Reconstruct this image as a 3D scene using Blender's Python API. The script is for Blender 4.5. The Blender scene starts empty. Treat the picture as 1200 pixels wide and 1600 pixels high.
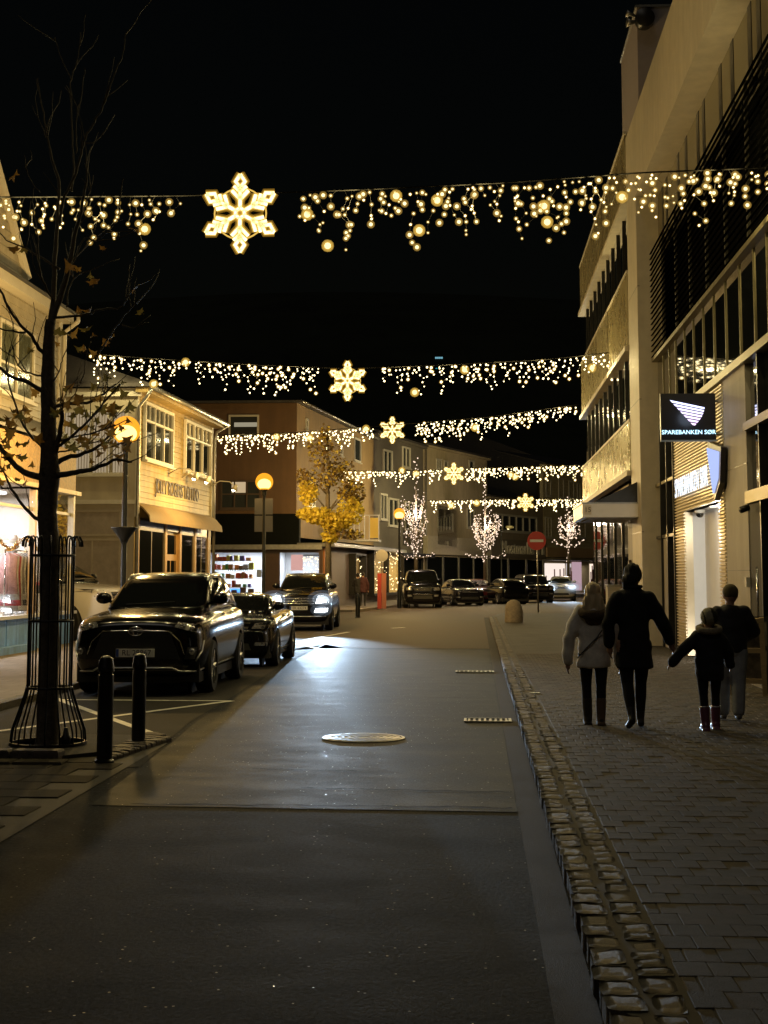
import bpy, bmesh, math, random
from math import sin, cos, pi, radians as R, sqrt, atan2
from mathutils import Vector as V, Matrix, Euler
from mathutils.bvhtree import BVHTree
random.seed(7)
S = bpy.context.scene
C = S.collection

# ------------------------------------------------------------------ camera
FPX, VPU, HOR, CAMZ, PITCH = 2300.0, 745.0, 900.0, 1.62, R(6.0)
YAW = math.atan((VPU - 600) / FPX * cos(PITCH))
V0 = HOR - FPX * math.tan(PITCH)
cd = bpy.data.cameras.new('camera')
cam = bpy.data.objects.new('camera', cd); C.objects.link(cam); S.camera = cam
cd.sensor_fit = 'HORIZONTAL'; cd.sensor_width = 36; cd.lens = 36 * FPX / 1200
cd.shift_y = (V0 - 800) / 1200
cd.clip_start = 0.1; cd.clip_end = 2000
cam.location = (0, 0, CAMZ)
cam.rotation_euler = (pi / 2 + PITCH, 0, YAW)

# ------------------------------------------------------------------ night sky
w = bpy.data.worlds.new('World'); S.world = w; w.use_nodes = True
nt = w.node_tree
sky = nt.nodes.new('ShaderNodeTexSky'); sky.sky_type = 'NISHITA'; sky.sun_disc = False
sky.sun_elevation = R(1.5); sky.sun_rotation = R(160); sky.air_density = 1.0; sky.dust_density = 2.0
bgn = nt.nodes['Background']; bgn.inputs[1].default_value = 0.0013
nt.links.new(sky.outputs[0], bgn.inputs[0])
sd = bpy.data.lights.new('night_fill', 'SUN'); sd.energy = 0.09; sd.angle = R(20); sd.color = (1, 0.93, 0.8)  # added soft fill from behind the camera, no moon stands there
so = bpy.data.objects.new('night_fill', sd); C.objects.link(so); so.rotation_euler = (R(38), R(-14), 0)

S.view_settings.view_transform = 'Standard'; S.view_settings.look = 'None'
S.view_settings.exposure = 0.0; S.view_settings.gamma = 1.0; S.view_settings.use_curve_mapping = False
cy = S.cycles
cy.use_denoising = True
cy.max_bounces = 6; cy.diffuse_bounces = 2; cy.glossy_bounces = 3; cy.transmission_bounces = 4; cy.transparent_max_bounces = 24
cy.sample_clamp_indirect = 3.0; cy.sample_clamp_direct = 0.0
cy.use_light_tree = True
try:
    cy.caustics_reflective = False; cy.caustics_refractive = False
except Exception: pass

# ------------------------------------------------------------------ pixel (1200x1600 photo) -> point in the place
_F = V((-sin(YAW) * cos(PITCH), cos(YAW) * cos(PITCH), sin(PITCH)))
_R = V((cos(YAW), sin(YAW), 0)); _U = _R.cross(_F)
O = V((0, 0, CAMZ))
def ray(u, v): return _F + _R * ((u - 600) / FPX) + _U * ((V0 - v) / FPX)
def G(u, v, z=0.0):
    d = ray(u, v); return O + d * ((z - CAMZ) / d.z)
def atY(u, v, y):
    d = ray(u, v); return O + d * (y / d.y)
def atX(u, v, x):
    d = ray(u, v); return O + d * (x / d.x)
def onto(u, v, a, b):
    """the point where the pixel's ray meets the upright plane through ground points a, b"""
    n = V((b[1] - a[1], a[0] - b[0], 0)); d = ray(u, v)
    return O + d * (n.dot(V((a[0], a[1], 0)) - O) / n.dot(d))

# ------------------------------------------------------------------ mesh collecting
class MB:
    def __init__(s): s.v = []; s.f = []; s.m = []; s.mi = 0
    def add(s, vs, fs):
        o = len(s.v); s.v += [tuple(p) for p in vs]
        for f in fs: s.f.append(tuple(i + o for i in f)); s.m.append(s.mi)
        return s
    def box(s, c, d, rz=0.0, rot=None):
        x, y, z = d[0] / 2, d[1] / 2, d[2] / 2
        M = rot if rot is not None else Matrix.Rotation(rz, 3, 'Z')
        c = V(c)
        vs = [c + M @ V((sx * x, sy * y, sz * z)) for sx in (-1, 1) for sy in (-1, 1) for sz in (-1, 1)]
        return s.add(vs, [(0, 1, 3, 2), (4, 6, 7, 5), (0, 4, 5, 1), (2, 3, 7, 6), (0, 2, 6, 4), (1, 5, 7, 3)])
    def span(s, a, b):
        return s.box([(a[i] + b[i]) / 2 for i in range(3)], [abs(b[i] - a[i]) for i in range(3)])
    def bbox(s, c, d, b=0.01, rz=0.0, rot=None):
        """a box with its top edges chamfered all round"""
        x, y, z = d[0] / 2, d[1] / 2, d[2] / 2
        M = rot if rot is not None else Matrix.Rotation(rz, 3, 'Z'); c = V(c)
        rings = [(x, y, -z), (x, y, z - b), (x - b, y - b, z)]
        vs = []
        for (X, Y, Z) in rings:
            vs += [c + M @ V(p) for p in ((-X, -Y, Z), (X, -Y, Z), (X, Y, Z), (-X, Y, Z))]
        fs = [(0, 3, 2, 1), (8, 9, 10, 11)]
        for k in (0, 4):
            for i in range(4): fs.append((k + i, k + (i + 1) % 4, k + 4 + (i + 1) % 4, k + 4 + i))
        return s.add(vs, fs)
    def tube(s, pts, r, n=8, caps=True):
        pts = [V(p) for p in pts]; k = len(pts)
        rr = r if isinstance(r, (list, tuple)) else [r] * k
        t0 = (pts[1] - pts[0]).normalized()
        up = V((0, 0, 1)) if abs(t0.z) < 0.9 else V((1, 0, 0))
        a = t0.cross(up).normalized(); vs = []
        for i in range(k):
            t = (pts[min(i + 1, k - 1)] - pts[max(i - 1, 0)])
            if t.length < 1e-9: t = t0
            t = t.normalized(); a = (a - t * a.dot(t))
            if a.length < 1e-6: a = t.orthogonal()
            a = a.normalized(); b = t.cross(a)
            vs += [pts[i] + (a * cos(2 * pi * j / n) + b * sin(2 * pi * j / n)) * rr[i] for j in range(n)]
        fs = [(i * n + j, i * n + (j + 1) % n, (i + 1) * n + (j + 1) % n, (i + 1) * n + j) for i in range(k - 1) for j in range(n)]
        if caps: fs += [tuple(range(n))[::-1], tuple((k - 1) * n + j for j in range(n))]
        return s.add(vs, fs)
    def lathe(s, c, prof, n=16, M=None):
        """profile of (radius, height) turned round the vertical through c"""
        c = V(c); M = M or Matrix.Identity(3); k = len(prof)
        vs = [c + M @ V((r * cos(2 * pi * j / n), r * sin(2 * pi * j / n), z)) for (r, z) in prof for j in range(n)]
        fs = [(i * n + j, i * n + (j + 1) % n, (i + 1) * n + (j + 1) % n, (i + 1) * n + j) for i in range(k - 1) for j in range(n)]
        fs += [tuple(range(n))[::-1], tuple((k - 1) * n + j for j in range(n))]
        return s.add(vs, fs)
    def ring(s, c, rad, r, n=24, m=6, M=None):
        M = M or Matrix.Identity(3); c = V(c)
        pts = [c + M @ V((rad * cos(2 * pi * i / n), rad * sin(2 * pi * i / n), 0)) for i in range(n + 1)]
        return s.tube(pts, r, m, caps=False)
    def prism(s, poly, h0, h1):
        n = len(poly)
        vs = [(p[0], p[1], h0) for p in poly] + [(p[0], p[1], h1) for p in poly]
        fs = [tuple(range(n))[::-1], tuple(range(n, 2 * n))] + [(i, (i + 1) % n, n + (i + 1) % n, n + i) for i in range(n)]
        return s.add(vs, fs)
    def quadwall(s, a, b, z0, z1, t=0.2, out=1):
        """an upright slab from ground point a to b, thickness t to one side"""
        a = V((a[0], a[1], 0)); b = V((b[0], b[1], 0)); d = (b - a).normalized(); n = V((d.y, -d.x, 0)) * out
        p = [a, b, b - n * t, a - n * t]
        return s.prism([(q.x, q.y) for q in p], z0, z1)
    def ico(s, c, r, sub=1):
        vs, fs = ICO[sub]
        return s.add([(c[0] + p[0] * r, c[1] + p[1] * r, c[2] + p[2] * r) for p in vs], fs)
    def ball(s, c, rad, n=12, m=8, M=None):
        M = M or Matrix.Identity(3); c = V(c)
        if not isinstance(rad, (tuple, list)): rad = (rad,) * 3
        vs = [c + M @ V((0, 0, -rad[2]))]
        for i in range(1, m):
            a = -pi / 2 + pi * i / m
            vs += [c + M @ V((rad[0] * cos(a) * cos(2 * pi * j / n), rad[1] * cos(a) * sin(2 * pi * j / n), rad[2] * sin(a))) for j in range(n)]
        vs.append(c + M @ V((0, 0, rad[2])))
        fs = [(0, 1 + (j + 1) % n, 1 + j) for j in range(n)]
        for i in range(m - 2):
            o = 1 + i * n
            fs += [(o + j, o + (j + 1) % n, o + n + (j + 1) % n, o + n + j) for j in range(n)]
        o = 1 + (m - 2) * n; top = len(vs) - 1
        fs += [(o + j, o + (j + 1) % n, top) for j in range(n)]
        return s.add(vs, fs)
    def capsule(s, a, b, ra, rb, n=10):
        a, b = V(a), V(b); t = (b - a).normalized()
        P = []; Q = []
        for k in range(4):
            an = -pi / 2 + pi / 2 * k / 3
            P.append(a + t * ra * sin(an)); Q.append(max(ra * cos(an), 0.0005))
        for k in range(4):
            an = pi / 2 * k / 3
            P.append(b + t * rb * sin(an)); Q.append(max(rb * cos(an), 0.0005))
        return s.tube(P, Q, n)
    def mesh(s, name):
        me = bpy.data.meshes.new(name); me.from_pydata(s.v, [], s.f); me.update()
        if any(s.m): me.polygons.foreach_set('material_index', s.m)
        return me
    def build(s, name, mat, parent=None, smooth=False, world=True, angle=None):
        me = s.mesh(name)
        for m in (mat if isinstance(mat, (list, tuple)) else [mat]): me.materials.append(m)
        if smooth: me.shade_smooth()
        if angle is not None and smooth:
            try: me.set_sharp_from_angle(angle=R(angle))
            except Exception: pass
        return obj(name, me, parent, world)
def obj(name, me, parent=None, world=True):
    o = bpy.data.objects.new(name, me); C.objects.link(o)
    if parent is not None:
        o.parent = parent
        if world:
            p = V(parent.location)
            if parent.parent is not None: p = p + V(parent.parent.location)
            o.location = -p
    return o
def _ico():
    out = {}
    for k in (1, 2):
        bm = bmesh.new(); bmesh.ops.create_icosphere(bm, subdivisions=k, radius=1.0)
        bm.verts.ensure_lookup_table()
        out[k] = ([tuple(v.co) for v in bm.verts], [tuple(v.index for v in f.verts) for f in bm.faces]); bm.free()
    return out
ICO = _ico()
def tag(o, label=None, cat=None, group=None, kind=None):
    if label: o['label'] = label
    if cat: o['category'] = cat
    if group: o['group'] = group
    if kind: o['kind'] = kind
    return o
def thing(name, label, cat, loc=(0, 0, 0), group=None, rz=0.0):
    o = bpy.data.objects.new(name, None); C.objects.link(o); o.location = loc; o.rotation_euler = (0, 0, rz)
    o.empty_display_size = 0.2
    return tag(o, label, cat, group)
def struct(o): o['kind'] = 'structure'; return o
def evaluated(o, name=None):
    """freeze an object's modifiers into its mesh"""
    bpy.context.view_layer.update()
    dg = bpy.context.evaluated_depsgraph_get()
    me = bpy.data.meshes.new_from_object(o.evaluated_get(dg))
    o.modifiers.clear(); o.data = me
    return o
def remesh(o, voxel=0.012, smooth=6):
    m = o.modifiers.new('r', 'REMESH'); m.mode = 'VOXEL'; m.voxel_size = voxel; m.use_smooth_shade = True
    if smooth:
        k = o.modifiers.new('s', 'SMOOTH'); k.iterations = smooth; k.factor = 0.5
    mats = list(o.data.materials)
    evaluated(o); o.data.materials.clear()
    for q in mats: o.data.materials.append(q)
    return o
def copy_tree(o, parent=None):
    c = o.copy(); C.objects.link(c); c.parent = parent
    for ch in list(o.children): copy_tree(ch, c)
    return c

# ------------------------------------------------------------------ materials
MAT = {}
def mat(name, col, rough=0.6, metal=0.0, var=0.0, scale=6.0, bump=0.0, bscale=40.0, coat=0.0, spec=0.5, stretch=None, dirt=0.0):
    """procedural surface: base colour, uneven patches (var), fine relief (bump), grime streaks (dirt)"""
    if name in MAT: return MAT[name]
    m = bpy.data.materials.new(name); m.use_nodes = True; MAT[name] = m
    t = m.node_tree; b = t.nodes['Principled BSDF']
    c4 = (*col, 1)
    b.inputs['Base Color'].default_value = c4; b.inputs['Roughness'].default_value = rough
    b.inputs['Metallic'].default_value = metal; b.inputs['Specular IOR Level'].default_value = spec
    if coat: b.inputs['Coat Weight'].default_value = coat; b.inputs['Coat Roughness'].default_value = 0.04
    if var or bump or dirt:
        tc = t.nodes.new('ShaderNodeTexCoord'); mp = t.nodes.new('ShaderNodeMapping')
        if stretch: mp.inputs['Scale'].default_value = stretch
        t.links.new(tc.outputs['Object'], mp.inputs[0])
    last = None
    if var:
        n = t.nodes.new('ShaderNodeTexNoise'); n.inputs['Scale'].default_value = scale; n.inputs['Detail'].default_value = 6
        n.inputs['Roughness'].default_value = 0.65
        t.links.new(mp.outputs[0], n.inputs['Vector'])
        r = t.nodes.new('ShaderNodeValToRGB'); r.color_ramp.elements[0].position = 0.3; r.color_ramp.elements[1].position = 0.72
        r.color_ramp.elements[0].color = (*[max(0, x * (1 - var)) for x in col], 1)
        r.color_ramp.elements[1].color = (*[min(1, x * (1 + var)) for x in col], 1)
        t.links.new(n.outputs[0], r.inputs[0]); t.links.new(r.outputs[0], b.inputs['Base Color']); last = r
        rr = t.nodes.new('ShaderNodeMapRange'); rr.inputs[3].default_value = max(0.02, rough - 0.12); rr.inputs[4].default_value = min(1, rough + 0.12)
        t.links.new(n.outputs[0], rr.inputs[0]); t.links.new(rr.outputs[0], b.inputs['Roughness'])
    if dirt:
        n2 = t.nodes.new('ShaderNodeTexNoise'); n2.inputs['Scale'].default_value = 1.3; n2.inputs['Detail'].default_value = 8
        mp2 = t.nodes.new('ShaderNodeMapping'); mp2.inputs['Scale'].default_value = (2.5, 2.5, 0.35)
        t.links.new(tc.outputs['Object'], mp2.inputs[0]); t.links.new(mp2.outputs[0], n2.inputs['Vector'])
        r2 = t.nodes.new('ShaderNodeValToRGB'); r2.color_ramp.elements[0].position = 0.42; r2.color_ramp.elements[1].position = 0.62
        r2.color_ramp.elements[0].color = (1 - dirt,) * 3 + (1,); r2.color_ramp.elements[1].color = (1, 1, 1, 1)
        t.links.new(n2.outputs[0], r2.inputs[0])
        mx = t.nodes.new('ShaderNodeMix'); mx.data_type = 'RGBA'; mx.blend_type = 'MULTIPLY'; mx.inputs[0].default_value = 1
        if last: t.links.new(last.outputs[0], mx.inputs[6])
        else: mx.inputs[6].default_value = c4
        t.links.new(r2.outputs[0], mx.inputs[7]); t.links.new(mx.outputs[2], b.inputs['Base Color'])
    if bump:
        nb = t.nodes.new('ShaderNodeTexNoise'); nb.inputs['Scale'].default_value = bscale; nb.inputs['Detail'].default_value = 4
        t.links.new(mp.outputs[0], nb.inputs['Vector'])
        bp = t.nodes.new('ShaderNodeBump'); bp.inputs['Strength'].default_value = bump; bp.inputs['Distance'].default_value = 0.01
        t.links.new(nb.outputs[0], bp.inputs['Height']); t.links.new(bp.outputs[0], b.inputs['Normal'])
    return m
def emit(name, col, strength, sample=False):
    if name in MAT: return MAT[name]
    m = bpy.data.materials.new(name); m.use_nodes = True; MAT[name] = m
    t = m.node_tree; t.nodes.remove(t.nodes['Principled BSDF'])
    e = t.nodes.new('ShaderNodeEmission'); e.inputs[0].default_value = (*col, 1); e.inputs[1].default_value = strength
    t.links.new(e.outputs[0], t.nodes['Material Output'].inputs[0])
    try: m.cycles.emission_sampling = 'FRONT' if sample else 'NONE'
    except Exception: pass
    return m
def sleeve(name, col, strength, clear):
    """lamp glass, clear plastic or a bloom shell round a lit core: part see-through, part glowing"""
    if name in MAT: return MAT[name]
    m = bpy.data.materials.new(name); m.use_nodes = True; MAT[name] = m
    t = m.node_tree; t.nodes.remove(t.nodes['Principled BSDF'])
    e = t.nodes.new('ShaderNodeEmission'); e.inputs[0].default_value = (*col, 1); e.inputs[1].default_value = strength
    tr = t.nodes.new('ShaderNodeBsdfTransparent'); mx = t.nodes.new('ShaderNodeMixShader'); mx.inputs[0].default_value = 1 - clear
    t.links.new(tr.outputs[0], mx.inputs[1]); t.links.new(e.outputs[0], mx.inputs[2])
    t.links.new(mx.outputs[0], t.nodes['Material Output'].inputs[0])
    try: m.cycles.emission_sampling = 'NONE'
    except Exception: pass
    return m
def glass(name, tint=(1, 1, 1), refl=0.12, rough=0.0):
    """window pane: see-through with a mirror reflection on top"""
    if name in MAT: return MAT[name]
    m = bpy.data.materials.new(name); m.use_nodes = True; MAT[name] = m
    t = m.node_tree; t.nodes.remove(t.nodes['Principled BSDF'])
    g = t.nodes.new('ShaderNodeBsdfGlossy'); g.inputs['Roughness'].default_value = rough; g.inputs[0].default_value = (1, 1, 1, 1)
    tr = t.nodes.new('ShaderNodeBsdfTransparent'); tr.inputs[0].default_value = (*tint, 1)
    mx = t.nodes.new('ShaderNodeMixShader')
    fr = t.nodes.new('ShaderNodeFresnel'); fr.inputs[0].default_value = 1.5
    ge = t.nodes.new('ShaderNodeNewGeometry'); io = t.nodes.new('ShaderNodeMapRange'); io.inputs[3].default_value = 1.5; io.inputs[4].default_value = 1 / 1.5
    t.links.new(ge.outputs['Backfacing'], io.inputs[0]); t.links.new(io.outputs[0], fr.inputs[0])
    ad = t.nodes.new('ShaderNodeMath'); ad.operation = 'ADD'; ad.inputs[1].default_value = refl; ad.use_clamp = True
    t.links.new(fr.outputs[0], ad.inputs[0]); t.links.new(ad.outputs[0], mx.inputs[0])
    t.links.new(tr.outputs[0], mx.inputs[1]); t.links.new(g.outputs[0], mx.inputs[2])
    t.links.new(mx.outputs[0], t.nodes['Material Output'].inputs[0])
    return m
def lamp(name, kind, loc, power, col, parent=None, size=0.05, aim=None, spot=None, blend=0.5, sx=None, sy=None):
    d = bpy.data.lights.new(name, kind); d.energy = power; d.color = col
    if kind in ('POINT', 'SPOT'): d.shadow_soft_size = size
    if kind == 'SPOT': d.spot_size = R(spot or 60); d.spot_blend = blend
    if kind == 'AREA':
        d.shape = 'RECTANGLE'; d.size = sx; d.size_y = sy
    o = bpy.data.objects.new(name, d); C.objects.link(o)
    o.location = loc
    if aim is not None: o.rotation_euler = (V(aim) - V(loc)).to_track_quat('-Z', 'Y').to_euler()
    if parent is not None:
        o.parent = parent
        if not parent.get('_local'):
            p = V(parent.location)
            if parent.parent is not None: p = p + V(parent.parent.location)
            o.location = V(loc) - p
    return o
def text(name, s, size, mt, parent, M, extrude=0.01, align='CENTER', world=True, xs=1.0, fit=None):
    """raised lettering turned into a mesh; M places it (x along the line, y up, z out)"""
    cu = bpy.data.curves.new(name, 'FONT'); cu.body = s; cu.size = size; cu.extrude = extrude; cu.align_x = align; cu.align_y = 'CENTER'
    cu.resolution_u = 3
    t = bpy.data.objects.new(name + '_c', cu); C.objects.link(t)
    bpy.context.view_layer.update()
    me = bpy.data.meshes.new_from_object(t.evaluated_get(bpy.context.evaluated_depsgraph_get()))
    bpy.data.objects.remove(t); bpy.data.curves.remove(cu)
    if fit:
        w_ = [v.co.x for v in me.vertices]; xs = fit / (max(w_) - min(w_))
    me.transform(Matrix.Diagonal((xs, 1, 1, 1))); me.transform(M); me.materials.clear(); me.materials.append(mt)
    return obj(name, me, parent, world)
def frame_M(o, x, y):
    """matrix that puts local x, y along the given world directions at o"""
    x = V(x).normalized(); y = V(y).normalized(); z = x.cross(y)
    return Matrix(((x.x, y.x, z.x, o[0]), (x.y, y.y, z.y, o[1]), (x.z, y.z, z.z, o[2]), (0, 0, 0, 1)))
# ================================================================== GROUND
def asphalt(name, c0, c1, rough=0.5, grain=230.0, bump=0.6, big=0.5, glit=0.0, spec=0.3):
    if name in MAT: return MAT[name]
    m = bpy.data.materials.new(name); m.use_nodes = True; MAT[name] = m
    t = m.node_tree; b = t.nodes['Principled BSDF']; L = t.links.new
    tc = t.nodes.new('ShaderNodeTexCoord')
    n1 = t.nodes.new('ShaderNodeTexNoise'); n1.inputs['Scale'].default_value = grain; n1.inputs['Detail'].default_value = 5; n1.inputs['Roughness'].default_value = 0.7
    n2 = t.nodes.new('ShaderNodeTexNoise'); n2.inputs['Scale'].default_value = big; n2.inputs['Detail'].default_value = 8; n2.inputs['Roughness'].default_value = 0.65
    mp = t.nodes.new('ShaderNodeMapping'); mp.inputs['Scale'].default_value = (0.6, 1.0, 1.0)
    mg = t.nodes.new('ShaderNodeMapping'); mg.inputs['Scale'].default_value = (1.0, 0.55, 1.0); L(tc.outputs['Object'], mg.inputs[0])
    L(mg.outputs[0], n1.inputs['Vector']); L(tc.outputs['Object'], mp.inputs[0]); L(mp.outputs[0], n2.inputs['Vector'])
    r = t.nodes.new('ShaderNodeValToRGB'); r.color_ramp.elements[0].color = (*c0, 1); r.color_ramp.elements[1].color = (*c1, 1)
    r.color_ramp.elements[0].position = 0.4; r.color_ramp.elements[1].position = 0.62
    mx = t.nodes.new('ShaderNodeMath'); mx.operation = 'MULTIPLY_ADD'; mx.inputs[1].default_value = 0.35
    sc = t.nodes.new('ShaderNodeMath'); sc.operation = 'MULTIPLY'; sc.inputs[1].default_value = 0.65
    L(n1.outputs[0], sc.inputs[0]); L(n2.outputs[0], mx.inputs[0]); L(sc.outputs[0], mx.inputs[2]); L(mx.outputs[0], r.inputs[0])
    L(r.outputs[0], b.inputs['Base Color'])
    rr = t.nodes.new('ShaderNodeMapRange'); rr.inputs[1].default_value = 0.35; rr.inputs[2].default_value = 0.65
    rr.inputs[3].default_value = rough - 0.05; rr.inputs[4].default_value = rough + 0.05
    L(n2.outputs[0], rr.inputs[0])
    bp = t.nodes.new('ShaderNodeBump'); bp.inputs['Strength'].default_value = bump; bp.inputs['Distance'].default_value = 0.004
    L(n1.outputs[0], bp.inputs['Height']); L(bp.outputs[0], b.inputs['Normal'])
    last = rr.outputs[0]
    if glit:   # smooth pebble faces; their sparkle is also painted as pale colour
        vo = t.nodes.new('ShaderNodeTexVoronoi'); vo.inputs['Scale'].default_value = 38.0
        L(tc.outputs['Object'], vo.inputs['Vector'])
        cmp = t.nodes.new('ShaderNodeMath'); cmp.operation = 'LESS_THAN'; cmp.inputs[1].default_value = glit
        sx = t.nodes.new('ShaderNodeSeparateColor'); L(vo.outputs['Color'], sx.inputs[0])
        near = t.nodes.new('ShaderNodeMath'); near.operation = 'LESS_THAN'; near.inputs[1].default_value = 0.22
        L(vo.outputs['Distance'], near.inputs[0]); L(sx.outputs[0], cmp.inputs[0])
        an = t.nodes.new('ShaderNodeMath'); an.operation = 'MULTIPLY'; L(cmp.outputs[0], an.inputs[0]); L(near.outputs[0], an.inputs[1])
        mr = t.nodes.new('ShaderNodeMix'); mr.inputs[3].default_value = 0.12
        L(an.outputs[0], mr.inputs[0]); L(rr.outputs[0], mr.inputs[2]); last = mr.outputs[0]
        nm = t.nodes.new('ShaderNodeMix'); nm.data_type = 'RGBA'; L(an.outputs[0], nm.inputs[0]); L(r.outputs[0], nm.inputs[6])
        nm.inputs[7].default_value = (0.55, 0.55, 0.53, 1); L(nm.outputs[2], b.inputs['Base Color'])
    L(last, b.inputs['Roughness']); b.inputs['Specular IOR Level'].default_value = spec
    return m
A_OLD = asphalt('old asphalt', (0.004, 0.005, 0.0065), (0.042, 0.047, 0.054), 0.85, 42, 0.8, 1.7, 0.03, 0.05)
A_NEW = asphalt('new asphalt', (0.004, 0.005, 0.007), (0.022, 0.026, 0.033), 0.66, 60, 0.6, 2.2, 0.03, 0.035)
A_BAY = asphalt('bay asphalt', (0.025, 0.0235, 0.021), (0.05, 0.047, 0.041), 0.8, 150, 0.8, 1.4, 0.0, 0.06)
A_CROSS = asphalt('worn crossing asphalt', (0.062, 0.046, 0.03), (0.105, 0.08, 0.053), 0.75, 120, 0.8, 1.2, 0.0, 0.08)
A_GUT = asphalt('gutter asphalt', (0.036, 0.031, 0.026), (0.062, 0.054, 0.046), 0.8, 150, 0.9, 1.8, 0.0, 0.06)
PAINT = mat('white road paint', (0.62, 0.6, 0.52), 0.6, var=0.35, scale=9, bump=0.3, bscale=150)

def sheet(name, pts, z, m, parent=None, nx=None):
    mb = MB(); mb.add([(p[0], p[1], z) for p in pts], [tuple(range(len(pts)))])
    o = mb.build(name, m, parent, world=False)
    # keep faces upward
    if o.data.polygons[0].normal.z < 0:
        bm = bmesh.new(); bm.from_mesh(o.data); bmesh.ops.reverse_faces(bm, faces=bm.faces); bm.to_mesh(o.data); bm.free()
    return o
road = struct(sheet('road', [(-90, -12), (90, -12), (90, 320), (-90, 320)], 0.0, A_OLD))
KX0, KX1, SWZ, FX = 0.45, 0.76, 0.08, 4.07       # kerb, its inner edge, pavement height, bank facade
edge = [G(262, 1160), G(300, 1128), G(360, 1092), G(440, 1040), G(505, 1007)]
cr = 10.4
patch = [(0.27, cr), (-2.75, cr + 0.12)] + [(p.x + 0.05, p.y) for p in edge] + [(-2.9, 33.2), (0.27, 33.0)]
struct(sheet('asphalt_patch', patch, 0.004, A_NEW))
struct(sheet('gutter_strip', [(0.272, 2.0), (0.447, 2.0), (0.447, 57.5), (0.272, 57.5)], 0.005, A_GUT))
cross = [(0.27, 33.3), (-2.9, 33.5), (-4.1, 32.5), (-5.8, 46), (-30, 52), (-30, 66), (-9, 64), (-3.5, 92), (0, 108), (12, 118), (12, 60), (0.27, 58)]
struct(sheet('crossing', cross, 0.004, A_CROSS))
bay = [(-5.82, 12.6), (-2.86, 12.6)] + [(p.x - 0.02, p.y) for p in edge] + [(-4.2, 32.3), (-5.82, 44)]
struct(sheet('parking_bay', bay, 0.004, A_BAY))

def line(a, b, wdt=0.1, z=0.009, name='painted_line'):
    a = V((a.x, a.y)); b = V((b.x, b.y)); d = (b - a).normalized(); n = V((-d.y, d.x)) * wdt / 2
    return sheet(name, [a + n, b + n, b - n, a - n], z, PAINT)
marks = []
for a, b in (((88, 1094), (360, 1096)), ((-30, 1147), (362, 1096)), ((86, 1092), (262, 1156)), ((440, 1007), (545, 988)), ((446, 1003), (502, 1015))):
    marks.append(struct(line(G(*a), G(*b), 0.1 if a[1] > 1050 else 0.12, 0.0085 + 0.0005 * len(marks))))
struct(line(G(612, 982), G(632, 981), 0.14, 0.0115))

# ---- right pavement: kerb stones, pavers
slab_m = mat('pavement bedding sand', (0.045, 0.04, 0.034), 0.9, var=0.3, scale=20)
mb = MB(); mb.prism([(KX0 + 0.03, 1.5), (4.9, 1.5), (4.9, 62), (1.0, 62), (KX0 + 0.03, 57)], -0.05, SWZ - 0.0055)
sidewalk = struct(mb.build('sidewalk', slab_m))
kb = MB(); kb.prism([(KX0 + 0.012, 1.5), (KX1, 1.5), (KX1, 57), (KX0 + 0.012, 57)], SWZ - 0.06, SWZ - 0.007)
kerb = struct(kb.build('kerb', mat('kerb mortar', (0.06, 0.047, 0.036), 0.85, var=0.3, scale=30, bump=0.6, bscale=90)))
STONE = [mat('kerb granite %d' % i, c, 0.65, var=0.45, scale=22, bump=0.9, bscale=45, spec=0.2) for i, c in
         enumerate([(0.1, 0.082, 0.06), (0.13, 0.11, 0.08), (0.075, 0.06, 0.047), (0.095, 0.072, 0.055)])]
PAVE = [mat('paver %d' % i, c, 0.8, var=0.3, scale=7, bump=0.5, bscale=120, spec=0.1) for i, c in
        enumerate([(0.085, 0.074, 0.06), (0.098, 0.085, 0.069), (0.072, 0.064, 0.054), (0.088, 0.072, 0.057)])]
def stone_mesh(name, rnd, L=1.0, W=1.0, H=0.11):
    """a hewn, domed sett of unit length and width"""
    nx, ny = 5, 5; vs = []; fs = []
    off = [[(rnd.uniform(-.03, .03), rnd.uniform(-.03, .03), rnd.uniform(-.0025, .0025)) for j in range(ny)] for i in range(nx)]
    tilt = rnd.uniform(-.004, .004)
    for i in range(nx):
        for j in range(ny):
            a = -1 + 2 * i / (nx - 1); b = -1 + 2 * j / (ny - 1)
            rim = 1 - max(abs(a), abs(b)) ** 4
            cor = 0.93 if abs(a) == 1 and abs(b) == 1 else 1.0
            z = H - 0.007 * (1 - rim) + tilt * a + off[i][j][2]
            vs.append((a * .5 * cor + off[i][j][0] * .6, b * .5 * cor + off[i][j][1] * .6, z))
    for i in range(nx - 1):
        for j in range(ny - 1): fs.append((i * ny + j, (i + 1) * ny + j, (i + 1) * ny + j + 1, i * ny + j + 1))
    rimi = [i * ny for i in range(nx)] + [(nx - 1) * ny + j for j in range(1, ny)] + [i * ny + ny - 1 for i in range(nx - 2, -1, -1)] + [j for j in range(ny - 2, 0, -1)]
    base = len(vs)
    for k in rimi: vs.append((vs[k][0] * 1.01, vs[k][1] * 1.01, 0))
    n = len(rimi)
    for k in range(n): fs.append((rimi[k], base + k, base + (k + 1) % n, rimi[(k + 1) % n])[::-1])
    me = bpy.data.meshes.new(name); me.from_pydata(vs, [], fs); me.update(); me.shade_smooth(); return me
rnd = random.Random(3)
smeshes = []
for k in range(12):
    me = stone_mesh('kerb_stone', rnd); me.materials.append(STONE[k % 4]); smeshes.append(me)
far_kerb = MB(); nst = 0
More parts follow.
